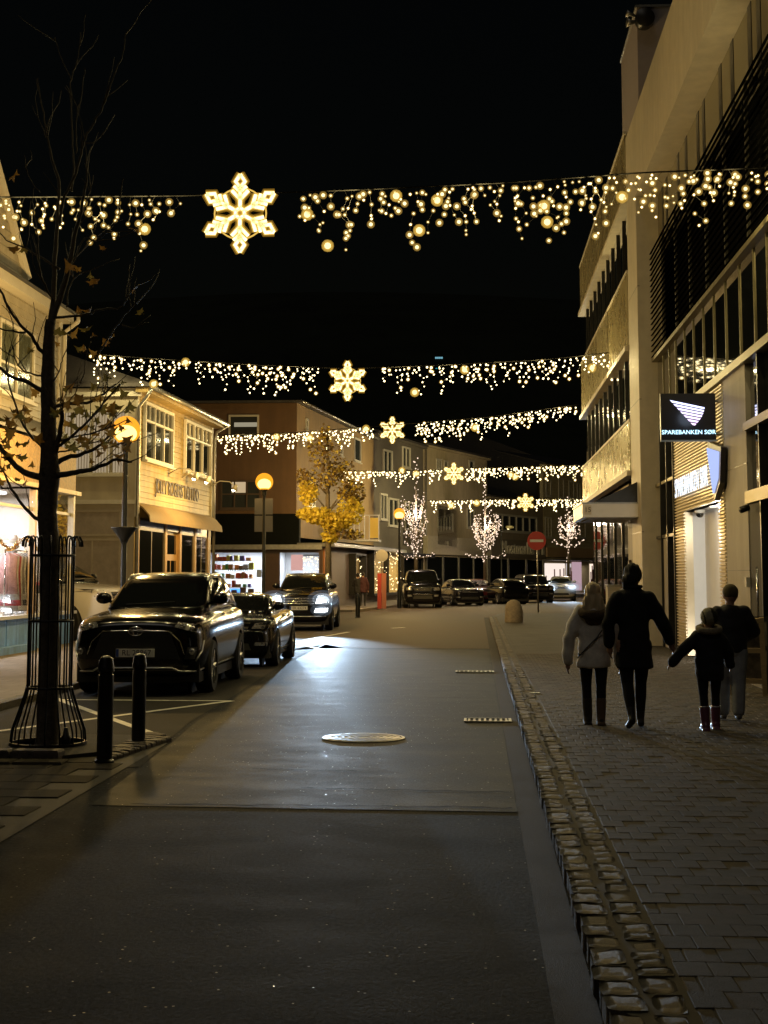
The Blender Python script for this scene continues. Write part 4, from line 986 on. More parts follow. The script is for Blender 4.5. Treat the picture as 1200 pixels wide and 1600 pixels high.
def garland(label, wire, Y0, Y1, spans, step, drop, rb, single, power, nl, bigs, seed, pink=0.0):
    rn = random.Random(seed)
    us = [p[0] for p in wire]
    def wp(u):
        for a, b in zip(wire, wire[1:]):
            if a[0] <= u <= b[0]:
                t = (u - a[0]) / (b[0] - a[0]); v = a[1] + (b[1] - a[1]) * t
                return atY(u, v, Y0 + (Y1 - Y0) * (u - us[0]) / (us[-1] - us[0]))
    pts = [wp(us[0] + (us[-1] - us[0]) * i / 40) for i in range(41)]
    t = thing('light_garland', label, 'light garland', pts[20], 'light garlands over the street')
    MB().tube(pts, 0.012 if Y0 < 30 else 0.016, 5).build('wire', WIRE, t)
    dm = MB(); many = MB(); bulbs = []; nb = 0
    ms = [bulb_mesh('bulb', rb * k, rb * k * 2.2) for k in (0.55, 0.75, 1.0, 1.3)] if single else None
    big = bulb_mesh('bloom_bulb', rb * 2.3, rb * 4.4, HALO2)  # oversized core and shells imitate the bloom of a bright bulb
    for (ua, ub) in spans:
        a, b = wp(ua), wp(ub); n = int((b - a).length / step)
        for i in range(n):
            u = ua + (ub - ua) * (i + rn.uniform(.2, .8)) / n; p = wp(u)
            ln = drop * rn.choice((0.28, 0.42, 0.5, 0.62, 0.78, 1.0)); z = rn.uniform(.05, .14) * drop; q = [p]
            x = 0
            while z < ln:
                x = rn.uniform(-.09, .09); bp = p + V((x, rn.uniform(-.04, .04), -z)); q.append(bp)
                if single:
                    bulbs.append((bp, rn.choice(ms)))
                else:
                    k = rn.choice((.62, .8, .8, 1, 1.3)); many.mi = 0; many.ico(bp, rb * k, 1)
                    if k > 1: many.mi = 1; many.ico(bp, rb * k * 1.7, 1)
                z += drop * rn.uniform(.07, .2)
            if len(q) > 1: dm.tube(q, 0.0025 if Y0 < 30 else 0.003, 4)
    dm.build('drop_wires', WIRE, t)['kind'] = 'stuff'
    if single:
        rn.shuffle(bulbs)
        for (bp, me) in bulbs[300:]: many.mi = 0; many.ico(bp, rb * .85, 1); many.mi = 1; many.ico(bp, rb * 1.5, 1)
        if len(bulbs) > 300: o = many.build('small_bulbs', [CORE, HALO], t, True); o['kind'] = 'stuff'
        for (bp, me) in bulbs[:300]:
            o = bpy.data.objects.new('bulb', me); C.objects.link(o); o.parent = t; o.location = bp - V(t.location)
    else:
        o = many.build('bulbs', [CORE, HALO], t, True); o['kind'] = 'stuff'
    for (u, v) in bigs:
        p = atY(u, v, Y0 + (Y1 - Y0) * (u - us[0]) / (us[-1] - us[0]))
        o = bpy.data.objects.new('bloom_bulb', big); C.objects.link(o); o.parent = t; o.location = p - V(t.location)
    for i in range(nl):
        (ua, ub) = spans[i % len(spans)] if len(spans) > 1 else spans[0]
        k = i // len(spans); tot = max(1, nl // len(spans))
        p = wp(ua + (ub - ua) * (k + .5) / tot)
        lamp('garland_light', 'POINT', p - V((0, 0.1, drop * .4)), power, (1.0, 0.80, 0.36), t, 0.03)
    return t
def snowflake(label, u, v, Y, R_, rt, ang=0.0):
    c = atY(u, v, Y); t = thing('snowflake_light', label, 'snowflake light', c, 'snowflake lights'); t['_local'] = 1
    segs = []
    for k in range(6):
        a = pi / 2 + k * pi / 3
        def pt(r, d=0.0): return (R_ * r * cos(a + d), R_ * r * sin(a + d))
        segs.append([pt(.13), pt(.66)])
        for s in (-1, 1):
            segs.append([pt(.36), pt(.62, s * .34)])            # inner branch
            segs.append([pt(.55), pt(.72, s * .22)])            # outer branch
            segs.append([pt(.66), pt(.83, s * .145), pt(1.0)])  # tip diamond
        segs.append([pt(.13), (R_ * .13 * cos(a + pi / 3), R_ * .13 * sin(a + pi / 3))])
    m = MB(); h = MB(); rn = random.Random(int(u))
    for sg in segs:
        P = [(p[0], 0, p[1]) for p in sg]
        m.tube(P, rt, 6); h.mi = 0; h.tube(P, rt * 1.7, 8); h.mi = 1; h.tube(P, rt * 2.6, 8)
    m.build('led_core', CORE, t, True, world=False); h.build('rope_sleeve_glow', [sleeve('rope light sleeve', (1.0, 0.6, 0.10), 0.9, 0.55), sleeve('rope light glow shell', (1.0, 0.52, 0.05), 0.7, 0.86)], t, True, world=False)  # outer shell is painted glow beyond the real rope sleeve
    fr = MB(); fr.ring((0, .03, 0), R_ * .66, rt * .45, 36, 6, Matrix.Rotation(pi / 2, 3, 'X')); fr.build('ring', emit('lit brass ring', (1.0, .62, .12), 0.9), t, True, world=False)
    return t
garland('icicle light garland nearest the camera, spanning the whole street above the first snowflake',
        [(-70, 311), (0, 308), (280, 306), (375, 303), (470, 300), (620, 294), (800, 285), (1000, 270), (1200, 262), (1212, 261)], 20.0, 20.0,
        [(-60, 282), (466, 1206)], 0.095, 0.86, 0.02, True, 120, 8,
        [(226, 358), (480, 335), (512, 384), (619, 306), (683, 313), (655, 360), (855, 347), (972, 308), (850, 322)], 5)
snowflake('largest and nearest snowflake light, hanging high on the left', 375, 333, 19.95, 0.55, 0.026)
garland('second icicle garland, from the cream corner house to the office block',
        [(132, 552), (250, 561), (400, 570), (543, 576), (700, 570), (850, 562), (962, 550)], 40.5, 40.5,
        [(140, 500), (592, 955)], 0.125, 0.82, 0.03, False, 80, 10, [(240, 600), (726, 578), (648, 613), (290, 566), (925, 575)], 6)
snowflake('second snowflake light, hanging over the middle of the street', 543, 595, 40.4, 0.54, 0.032)
garland('third icicle garland, crossing before the brown corner building',
        [(336, 680), (460, 676), (613, 664), (760, 652), (904, 632)], 58, 52,
        [(342, 582), (648, 900)], 0.125, 0.8, 0.036, False, 130, 8, [(432, 683), (572, 670), (484, 684), (742, 668)], 7)
snowflake('third snowflake light, small, above the autumn tree', 613, 672, 56, 0.5, 0.03)
garland('fourth icicle garland, crossing before the beige facade',
        [(530, 736), (640, 736), (709, 732), (800, 730), (922, 726)], 73, 73,
        [(535, 692), (728, 918)], 0.13, 0.8, 0.042, False, 130, 8, [(628, 735), (650, 740), (798, 742), (805, 745)], 8)
snowflake('fourth snowflake light, before the beige facade', 709, 740, 72.9, 0.52, 0.038)
garland('farthest icicle garland, last one down the street',
        [(668, 782), (760, 781), (821, 780), (912, 780)], 95, 95,
        [(672, 808), (836, 910)], 0.2, 0.8, 0.055, False, 600, 6, [(705, 790), (745, 786)], 9)
snowflake('farthest and smallest snowflake light, before the white far house', 821, 785, 94.9, 0.55, 0.05)
# ================================================================== BROWN CORNER BUILDING WITH KIOSK
BRN = mat('brown render', (0.13, 0.072, 0.034), 0.7, var=0.12, scale=1.5, dirt=0.12)
OCR = mat('ochre render', (0.26, 0.17, 0.07), 0.7, var=0.12, scale=1.5, dirt=0.12)
P0, P1, P2, P3, P4, P5 = (-9.2, 75), (-6.7, 96), (-3.87, 107.3), (0.89, 120.9), (5.93, 132.1), (13.5, 144.8)
h3 = thing('corner_building', 'brown and ochre corner building with a brightly lit kiosk at street level', 'building', (-9.2, 75, 0))
W3 = Wall((-22, 75), P0, (0, 0)); W4 = Wall(P0, P1, (5, 70))
m = MB(); W3.box(m, 0, W3.L, 4.2, 10.5, -.3, 0); m.build('side_wall', BRN, h3)
m = MB(); W4.box(m, 0, W4.L, 3.6, 10.5, -.3, 0); m.build('wall', OCR, h3)
m = MB(); z0 = 10.5
m.add([W3.P(0, 10.5, .25), W4.P(-.25, 10.5, .3), W4.P(W4.L, 10.5, .3), W4.P(W4.L, 10.9, -5), W3.P(0, 10.9, -5), W3.P(0, 10.62, .25), W4.P(-.25, 10.62, .3), W4.P(W4.L, 10.62, .3), W4.P(W4.L, 11.0, -5), W3.P(0, 11.0, -5)], [(0, 1, 2, 3, 4), (9, 8, 7, 6, 5), (0, 5, 6, 1), (1, 6, 7, 2)])
m.build('roof', ROOF, h3)
MB().tube([W4.P(-.2, 10.55, .36), W4.P(W4.L, 10.55, .36)], .07, 8).build('gutter', GUT, h3, True)
LITW = emit('lit room', (1, .74, .42), .55); DIMW = mat('dim room glass', (.04, .045, .045), .05, spec=.8)
def pwin(W, par, u0, v0, u1, v1, **k):
    a = W.px(u0, v1); b = W.px(u1, v0)
    return window(W, par, min(a[0], b[0]), max(a[0], b[0]), a[1], max(b[1], a[1] + .3), **k)
pwin(W3, h3, 357, 648, 405, 686, cols=1, gm=DIMW, fw=.1)
pwin(W3, h3, 344, 750, 408, 796, cols=3, rows=(.52,), gm=DIMW, fm=mat('brown frame', (.08, .05, .03), .5), fw=.1)
a = W3.px(362, 770); b = W3.px(384, 752)
m = MB(); W3.box(m, a[0], b[0], a[1], b[1], .017, .03); m.build('lit_blind', LITW, h3)
a = W3.px(366, 667); b = W3.px(404, 660)
m = MB(); W3.box(m, a[0], b[0], a[1], b[1], .017, .03); m.build('lit_blind', emit('dim strip', (.9, .8, .55), .35), h3)
for (u0, v0, u1, v1) in ((477, 655, 481, 672), (553, 687, 563, 720), (531, 700, 535, 712), (478, 755, 492, 792), (552, 772, 562, 800)):
    pwin(W4, h3, u0, v0, u1, v1, cols=1, gm=DIMW, fw=.12)
# dark canopy band and kiosk on the ground floor (stands forward of the upper wall)
K0, K1, K2 = (-22, 74.2), (-7.75, 74.2), (-5.2, 95.5)
Wk = Wall(K0, K1, (0, 0)); Wl = Wall(K1, K2, (5, 70))
BAND = mat('black canopy band', (0.006, 0.007, 0.006), .8, spec=.05)
s462 = Wk.px(468, 830)[0]
m = MB(); Wk.box(m, 0, s462, 3.2, 4.75, -.5, .25); m.build('canopy_band', BAND, h3)
BRW = mat('dark brown shopfront', (.07, .04, .03), .5, var=.15)
m = MB(); Wk.box(m, 0, Wk.L, 2.95, 3.19, -.2, .5); Wl.box(m, -.4, Wl.L, 3.1, 3.28, -1.6, .7); m.build('canopy_edge', GUT, h3)
sa, sb, sc_, sd = Wk.px(325, 890)[0], Wk.px(414, 890)[0], Wk.px(437, 890)[0], Wk.px(500, 890)[0]
m = MB(); Wk.box(m, 0, sa, 0, 2.95, -.2, 0); Wk.box(m, sb, sc_, 0, 2.95, -.2, .02); Wk.box(m, sa, sb, 0, .55, -.2, 0); Wk.box(m, sc_, Wk.L, 0, .55, -.2, 0); Wk.box(m, sd, Wk.L, .55, 2.95, -.2, 0); Wk.box(m, sa, sd, 2.8, 2.95, -.2, 0.01)
m.build('shopfront', BRW, h3)
m = MB(); Wl.box(m, 0, Wl.L, 0, 3.1, -.2, 0); m.build('shop_wall', mat('grey brown shop wall', (.15, .11, .08), .6, var=.15), h3)
m = MB(); Wl.box(m, .1, .35, 0, 3.0, 0, .08); m.build('copper_pipe', mat('copper brown pipe', (.4, .16, .05), .4, metal=.4), h3)
m = MB(); Wk.box(m, sa, sb, .55, 2.8, -.06, -.05); m.build('pane', PANE, h3); m = MB(); Wk.box(m, sc_, sd, .55, 2.8, -.06, -.05); m.build('pane', PANE, h3)
KW = mat('white kiosk wall', (.75, .78, .82), .5)
m = MB(); Wk.box(m, sa - 1, Wk.L - .4, 0, 3.0, -4.1, -4.0); Wk.box(m, sa - 1, Wk.L - .4, 0, .1, -4, -.2); Wk.box(m, sa - 1, Wk.L - .4, 2.9, 3.0, -4, -.2); Wk.box(m, sc_ - .3, sc_ - .2, .1, 2.9, -4, -.2)
m.build('kiosk_interior', KW, h3)
for s_ in (sa + 1, (sa + sb) / 2, sb - .3, (sc_ + sd) / 2):
    p = Wk.P(s_, 2.88, -2); MB().box(p, (.9, 1.8, .04)).build('ceiling_panel', emit('kiosk ceiling panel', (.9, .95, 1), 5.0), h3)
    lamp('kiosk_light', 'AREA', p - V((0, 0, .06)), 110, (.88, .94, 1), h3, sx=.9, sy=1.8, aim=p - V((0, 0, 2)))
rn = random.Random(11)
PK = [mat('package %d' % i, c, .5) for i, c in enumerate([(.7, .12, .06), (.75, .3, .08), (.6, .55, .1), (.1, .35, .12), (.65, .62, .55), (.12, .1, .3), (.4, .22, .1), (.7, .25, .3), (.15, .4, .7)])]
sh = thing('shelf_unit', 'white kiosk shelf of colourful packages behind the window', 'shelf', Wk.P(sa + 1.4, .1, -1.2))
for z in (.6, 1.05, 1.5, 1.95, 2.4):
    m = MB(); Wk.box(m, sa + .05, sa + 2.2, z - .03, z, -1.5, -.8); m.build('shelf', KW, sh)
for z in (.6, 1.05, 1.5, 1.95, 2.4):
    s_ = sa + .1
    while s_ < sa + 2.0:
        w_ = rn.uniform(.1, .26); h_ = rn.uniform(.15, .36); m = MB(); Wk.box(m, s_, s_ + w_, z + .002, z + h_, -1.3, -.85); m.build('package', rn.choice(PK), sh); s_ += w_ + rn.uniform(.01, .12)
fz = thing('drinks_cooler', 'blue lit cooler below the kiosk shelf', 'cooler', Wk.P(sa + 1.3, .1, -.5))
m = MB(); Wk.box(m, sa + 1.0, sa + 1.75, .1, 1.0, -.7, -.3); m.build('case', KW, fz); m = MB(); Wk.box(m, sa + 1.05, sa + 1.7, .8, .98, -.299, -.28); m.build('lit_strip', emit('blue lit strip', (.1, .35, 1.0), 2.2), fz)
bq = thing('box_stack', 'low stack of dark boxes at the kiosk window', 'boxes', Wk.P(sb - .9, .56, -.25))
for i, (ds, h_) in enumerate(((-1.0, .22), (-.7, .3), (-.25, .42), (.15, .36), (.5, .2))):
    m = MB(); Wk.box(m, sb - .9 + ds - .14, sb - .9 + ds + .14, .1, .62 + h_, -.45, -.2); m.build('box', mat('dark brown box', (.1, .06, .05), .6), bq)
text('window_lettering', 'maskot', .36, mat('dark green lettering', (.03, .05, .04), .5), h3, frame_M(Wk.P(Wk.px(372, 884)[0], 1.95, -.045), Wk.d, (0, 0, 1)), .003)
m = MB(); s_ = Wk.px(405, 888)[0]; Wk.box(m, s_ - .15, s_ + .12, 1.55, 1.95, -.049, -.047); m.build('poster', mat('pale blue poster', (.35, .45, .75), .5), h3)
ad = thing('advert_board', 'lit blue and green advert board in the second kiosk window', 'advert', Wk.P((sc_ + sd) / 2, .6, -.6))
m = MB(); s_ = Wk.px(460, 900)[0]; Wk.box(m, s_ - .45, s_ + .5, .7, 1.75, -.6, -.55); m.build('board', emit('blue advert', (.12, .35, .6), 1.0), ad)
m = MB().lathe(Wk.P(s_ + .2, 1.2, -.54), [(.32, 0), (.32, .02)], 24, Matrix.Rotation(pi / 2, 3, 'X')); m.build('disc', emit('green disc', (.03, .3, .12), .9), ad)
m = MB(); Wk.box(m, s_ - .25, s_ + .35, 1.9, 2.7, -.62, -.56); m.build('upper_poster', emit('pink poster', (.9, .5, .45), .9), ad)
# sparkling decoration curtain in shop windows
def sparkle(name, label, W, s0, s1, z0, z1, n, n0, seed, r=.028):
    rn = random.Random(seed); t = thing(name, label, 'light curtain', W.P((s0 + s1) / 2, z0, n0)); m = MB()
    for i in range(n): m.ico(W.P(rn.uniform(s0, s1), rn.uniform(z0, z1), n0 + rn.uniform(-.15, .05)), r * rn.choice((.7, 1, 1.3)), 1)
    o = m.build('bulbs', emit('warm shop led', (1, .78, .4), 3.5), t); o['kind'] = 'stuff'
    m = MB(); W.box(m, s0, s1, z1 + .04, z1 + .1, n0 - .05, n0); m.build('rail', DKFRAME, t)
    return t
sparkle('light_curtain', 'curtain of warm lights in the kiosk corner window', Wk, sd - .95, sd - .1, .65, 2.6, 90, -.6, 4)
DISP = mat('golden display wall', (.5, .36, .16), .6, var=.3, scale=3)
for (u0, u1, v0, v1, nm, lab) in ((545, 562, 866, 928, 40, 'narrow curtain of warm lights in the side shop window'), (574, 622, 858, 930, 130, 'wide curtain of warm lights in the golden shop window')):
    a = Wl.px(u0, v1); b = Wl.px(u1, v0)
    f = window(Wl, h3, a[0], b[0], a[1], b[1], cols=1 if u1 < 570 else 2, fm=DKFRAME, gm=PANE, fw=.09, depth=.4)
    m = MB(); Wl.box(m, a[0], b[0], a[1], b[1], .001, .003); o = m.build('display_back', DISP, f); o.location = (0, 0, 0)
    sparkle('light_curtain', lab, Wl, a[0] + .15, b[0] - .15, a[1] + .2, b[1] - .2, nm, .22, u0)
    lamp('display_light', 'AREA', Wl.P((a[0] + b[0]) / 2, b[1] - .08, .2), 30 if u1 > 570 else 5, (1, .78, .42), f, sx=.3, sy=max(.4, b[0] - a[0] - .3), aim=Wl.P((a[0] + b[0]) / 2, 0, .19))
    f.children[-1].location = Wl.P((a[0] + b[0]) / 2, b[1] - .12, .2) - V(h3.location)
# balcony
bl = thing('balcony', 'small balcony with a glowing yellow screen above the shop canopy', 'balcony', W4.P(14, 3.3, 0))
ba, bb = atY(578, 846, 84), atY(592, 806, 84)
YEL = mat('yellow screen', (.75, .5, .06), .5)
MB().span((ba.x - .9, 83.9, ba.z), (bb.x, 86, ba.z + .12)).build('floor', GUT, bl); MB().span((ba.x, 83.9, ba.z + .2), (bb.x, 83.95, bb.z - .12)).build('screen', YEL, bl)
for xx in (ba.x - .9, ba.x - .6, ba.x - .3, ba.x - .02, bb.x): MB().span((xx - .03, 83.86, ba.z + .1), (xx + .03, 83.9, bb.z)).build('post', FRAMEW, bl)
MB().span((ba.x - .9, 83.84, bb.z), (bb.x + .05, 83.96, bb.z + .06)).build('rail', FRAMEW, bl)

# ================================================================== FAR ROW
def far_house(name, label, A, B, zt, m_, wins, z0=0.0, gm=DIMW, fw=.12):
    t = thing(name, label, 'building', (A[0], A[1], 0)); W = Wall(A, B, (5, 70))
    b = MB(); W.box(b, 0, W.L, z0, zt, -.3, 0); bb_ = W.P(0, 0, -9); b.span((A[0] - .2, A[1], 0), (A[0] - .1, A[1] + 8, zt)); b.build('wall', m_, t)
    b = MB(); b.add([W.P(-.2, zt, .4), W.P(W.L + .1, zt, .4), W.P(W.L + .1, zt + 1.4, -5), W.P(-.2, zt + 1.4, -5), W.P(-.2, zt + .12, .4), W.P(W.L + .1, zt + .12, .4), W.P(W.L + .1, zt + 1.52, -5), W.P(-.2, zt + 1.52, -5)], [(0, 1, 2, 3), (4, 7, 6, 5), (0, 4, 5, 1), (1, 5, 6, 2), (2, 6, 7, 3), (3, 7, 4, 0)]); b.build('roof', ROOF, t)
    b = MB(); W.box(b, -.1, W.L, zt - .15, zt - .01, 0, .35); b.build('eave', m_, t)
    for wn in wins: pwin(W, t, *wn[:4], cols=wn[4], gm=gm, fw=fw, depth=.1)
    return t, W
h4, W5 = far_house('townhouse', 'dark grey townhouse with white framed windows, between ochre and beige facades', P1, P2, 11.0, mat('dark grey render', (.13, .115, .09), .7, var=.15, scale=2),
    [(598, 705, 612, 740, 2), (628, 700, 640, 730, 2), (593, 772, 604, 812, 2), (606, 780, 622, 822, 2), (632, 785, 645, 828, 2), (648, 790, 658, 830, 1)])
m = MB(); W5.box(m, 0, W5.L, 2.9, 3.2, 0, .9); m.build('canopy', DKFRAME, h4)
m = MB(); W5.box(m, .3, W5.L - .2, .3, 2.8, .01, .05); m.build('shop_pane', DG, h4)
h5, W6 = far_house('beige_house', 'plain beige rendered house with few windows behind the fourth snowflake', P2, P3, 11.2, mat('beige render', (.48, .4, .25), .7, var=.1, scale=2, dirt=.12),
    [(681, 718, 689, 734, 2), (693, 720, 699, 736, 1), (683, 795, 705, 824, 2), (729, 795, 740, 825, 2), (732, 720, 740, 735, 1)])
m = MB(); a = W6.px(666, 866); W6.box(m, 0, W6.L, a[1], a[1] + 1.35, 0, .35); m.build('sign_band', mat('pale sign band', (.5, .44, .32), .6, var=.15), h5)
m = MB(); W6.box(m, .5, W6.L - .2, .5, a[1] - .15, .02, .06); m.build('shop_pane', DG, h5)
for k in range(5):
    m = MB(); s_ = .4 + (W6.L - .6) * k / 4; W6.box(m, s_, s_ + .14, 0, a[1] - .02, 0, .12); m.build('shop_post', GUT, h5)
pipe(h5, [W6.P(.1, 11, .2), W6.P(.1, .2, .2)], .06)
h6, W7 = far_house('lettered_shop', 'low grey shop building with large wall lettering and ribbon windows', P3, P4, 8.1, mat('grey beige render', (.3, .25, .18), .7, var=.12, scale=2), [])
sa_ = W7.px(772, 830); sb_ = W7.px(838, 808)
window(W7, h6, sa_[0], sb_[0], sa_[1], sb_[1], cols=6, fm=FRAMEW, gm=DIMW, fw=.16, depth=.12)
a = W7.px(780, 868); b = W7.px(848, 848)
m = MB(); W7.box(m, 0, W7.L, a[1] - .15, b[1] + .1, 0, .25); m.build('sign_band', mat('brown grey band', (.2, .17, .13), .6), h6)
text('lettering', 'Mostmarke', 1.55, mat('pale lettering', (.75, .7, .56), .4), h6, frame_M(W7.P(W7.px(803, 857)[0], (a[1] + b[1]) / 2, .34), W7.d, (0, 0, 1)), .06, xs=.98)
m = MB()
for k in range(3): 
    s_ = W7.px(826 + 8 * k, 857)[0]; W7.box(m, s_, s_ + .5, (a[1] + b[1]) / 2 - .45, (a[1] + b[1]) / 2 + .35, .26, .34)
m.build('letter_blocks', MAT['pale lettering'], h6)
m = MB(); W7.box(m, .2, W7.L, .4, a[1] - .3, .02, .06); m.build('shop_pane', DG, h6)
for k in range(4):
    m = MB(); s_ = .2 + (W7.L - .4) * k / 3; W7.box(m, s_ - .08, s_ + .08, 0, a[1] - .2, 0, .14); m.build('shop_post', GUT, h6)
h7, W8 = far_house('white_far_house', 'white weatherboarded house at the end of the street with a lit shop below', P4, P5, 11.6, mat('far white boards', (.5, .43, .26), .6, var=.1, scale=2),
    [(852, 750, 860, 775, 1), (872, 748, 880, 778, 1), (888, 752, 896, 778, 1), (901, 755, 906, 778, 1), (851, 808, 861, 840, 2), (872, 812, 880, 835, 1), (897, 816, 914, 840, 2), (930, 815, 960, 845, 2)])
m = MB(); z = 4.2
while z < 11.4:
    m.add([W8.P(0, z, .0), W8.P(0, z, .06), W8.P(0, z + .26, .02), W8.P(W8.L, z, .0), W8.P(W8.L, z, .06), W8.P(W8.L, z + .26, .02)], [(0, 3, 4, 1), (1, 4, 5, 2), (0, 1, 2), (5, 4, 3)]); z += .28
o = m.build('weatherboards', MAT['far white boards'], h7); o['kind'] = 'stuff'
m = MB(); W8.box(m, 0, W8.L, 3.3, 4.15, 0, .4); m.build('fascia', mat('tan fascia', (.5, .34, .18), .6), h7)
m = MB(); W8.box(m, -.1, W8.L, 3.0, 3.12, 0, 1.2); m.build('canopy', GUT, h7)
for (u0, u1, col, st) in ((847, 882, (1, .85, .75), 1.0), (884, 892, (1, .9, .9), .55), (921, 926, (1, .8, .65), 1.2)):
    a = W8.px(u0, 890)[0]; b = W8.px(u1, 890)[0]; m = MB(); W8.box(m, a, b, .7, 2.75, .02, .05); m.build('lit_shop_window', emit('lit shop %d' % u0, col, st), h7)
    k = MB()
    for i in range(5): s_ = a + (b - a) * (i + rn.uniform(.1, .8)) / 5; W8.box(k, s_, s_ + .15, .7, rn.uniform(1.2, 2.6), .055, .1)
    k.build('display', mat('dark display', (.15, .07, .06), .6), h7)
m = MB(); a = W8.px(893, 890)[0]; b = W8.px(908, 890)[0]
for k in range(7): W8.box(m, a + (b - a) * k / 7, a + (b - a) * (k + .45) / 7, .3, 2.9, .03, .12)
m.build('pink_shutter', emit('pink lit shutter', (.9, .6, .7), .5), h7)
lamp('shop_spill', 'AREA', W8.P(4, 2.9, .9), 80, (1, .85, .75), h7, sx=8, sy=.4, aim=W8.P(4, 0, 1.6))
# dark roofs behind the row
bkh = thing('dark_roofed_house', 'unlit dark roof rising behind the beige house', 'building', (4, 140, 0))
m = MB(); a, b, c, d = atY(660, 690, 150), atY(735, 678, 150), atY(872, 726, 150), atY(872, 860, 150); m.add([(a.x, 150, 0), (a.x, 150, a.z), (b.x, 150, b.z + .2), (c.x, 150, c.z), (c.x, 150, 0), (a.x, 162, 0), (a.x, 162, a.z), (b.x, 162, b.z + .2), (c.x, 162, c.z), (c.x, 162, 0)], [(0, 1, 2, 3, 4), (9, 8, 7, 6, 5), (1, 6, 7, 2), (2, 7, 8, 3)]); m.build('roof', ROOF, bkh)
# ================================================================== HILL with a lit house high up
def hz(x, y):
    t = min(1, max(0, (y - 260) / 420)); return 125 * t * t * (3 - 2 * t) + 6 * sin(x * .013 + y * .004) * t
m = MB(); nx, ny = 40, 24
vs = [(-700 + 1400 * i / nx, 250 + 600 * j / ny, hz(-700 + 1400 * i / nx, 250 + 600 * j / ny) - .4) for j in range(ny + 1) for i in range(nx + 1)]
m.add(vs, [(j * (nx + 1) + i, j * (nx + 1) + i + 1, (j + 1) * (nx + 1) + i + 1, (j + 1) * (nx + 1) + i) for j in range(ny) for i in range(nx)])
struct(m.build('hill', mat('dark wooded hill', (.02, .025, .012), .95, var=.4, scale=.05), smooth=True))
yy = 400.0
for k in range(60):
    p = atY(686, 562, yy)
    if hz(p.x, yy) >= p.z - 3: break
    yy += 6
p = atY(686, 562, yy); bz = hz(p.x, yy) - 1
hh = thing('hillside_house', 'distant house on the black hill with a row of cyan windows', 'building', (p.x, yy, bz))
pxs = yy / FPX
MB().span((p.x - 12 * pxs, yy, bz - 4), (p.x + 12 * pxs, yy + 8, p.z + 5 * pxs)).build('wall', MAT['dark wooded hill'], hh)
for k in range(4): MB().span((p.x - 6 * pxs + k * 3.1 * pxs, yy - .3, p.z + 1.5 * pxs), (p.x - 3.6 * pxs + k * 3.1 * pxs, yy - .05, p.z + 4.2 * pxs)).build('window', emit('cyan window', (.25, .6, .75), .8), hh)
q = atY(682, 578, yy - 4); MB().ball(q, (2.4 * pxs, .5, 3.2 * pxs)).build('lamp', emit('teal lamp', (.03, .4, .5), .8), hh, True)
MB().tube([q, (q.x, q.y, hz(q.x, q.y) - 2)], .3, 6).build('lamp_post', POLE, hh)
# ================================================================== CARS
PBLACK = mat('black car paint', (0.004, 0.004, 0.0045), 0.14, coat=0.25, spec=0.3)
PWHITE = mat('white car paint', (0.8, 0.76, 0.7), 0.25, coat=1.0)
PSILVER = mat('silver car paint', (0.42, 0.42, 0.4), 0.28, metal=0.6, coat=1.0)
PDARK = mat('anthracite car paint', (0.008, 0.008, 0.01), 0.16, coat=0.35, spec=.3)
PRED = mat('dark red car paint', (0.08, 0.012, 0.015), 0.2, coat=1.0)
TRIM = mat('black car plastic', (0.012, 0.012, 0.012), 0.6)
CGLASS = mat('tinted car glass', (0.006, 0.007, 0.007), 0.03, spec=0.8)
TYRE = mat('tyre rubber', (0.012, 0.012, 0.012), 0.75, bump=0.3, bscale=60)
ALLOY = mat('alloy wheel', (0.5, 0.5, 0.5), 0.25, metal=0.9)
CHROME = mat('car chrome', (0.8, 0.8, 0.8), 0.1, metal=1.0)
LENS = mat('clear headlight', (0.4, 0.4, 0.42), 0.06, metal=0.7, coat=1.0, var=0.5, scale=22)
SILV = mat('silver trim', (0.62, 0.62, 0.6), 0.3, metal=0.8)
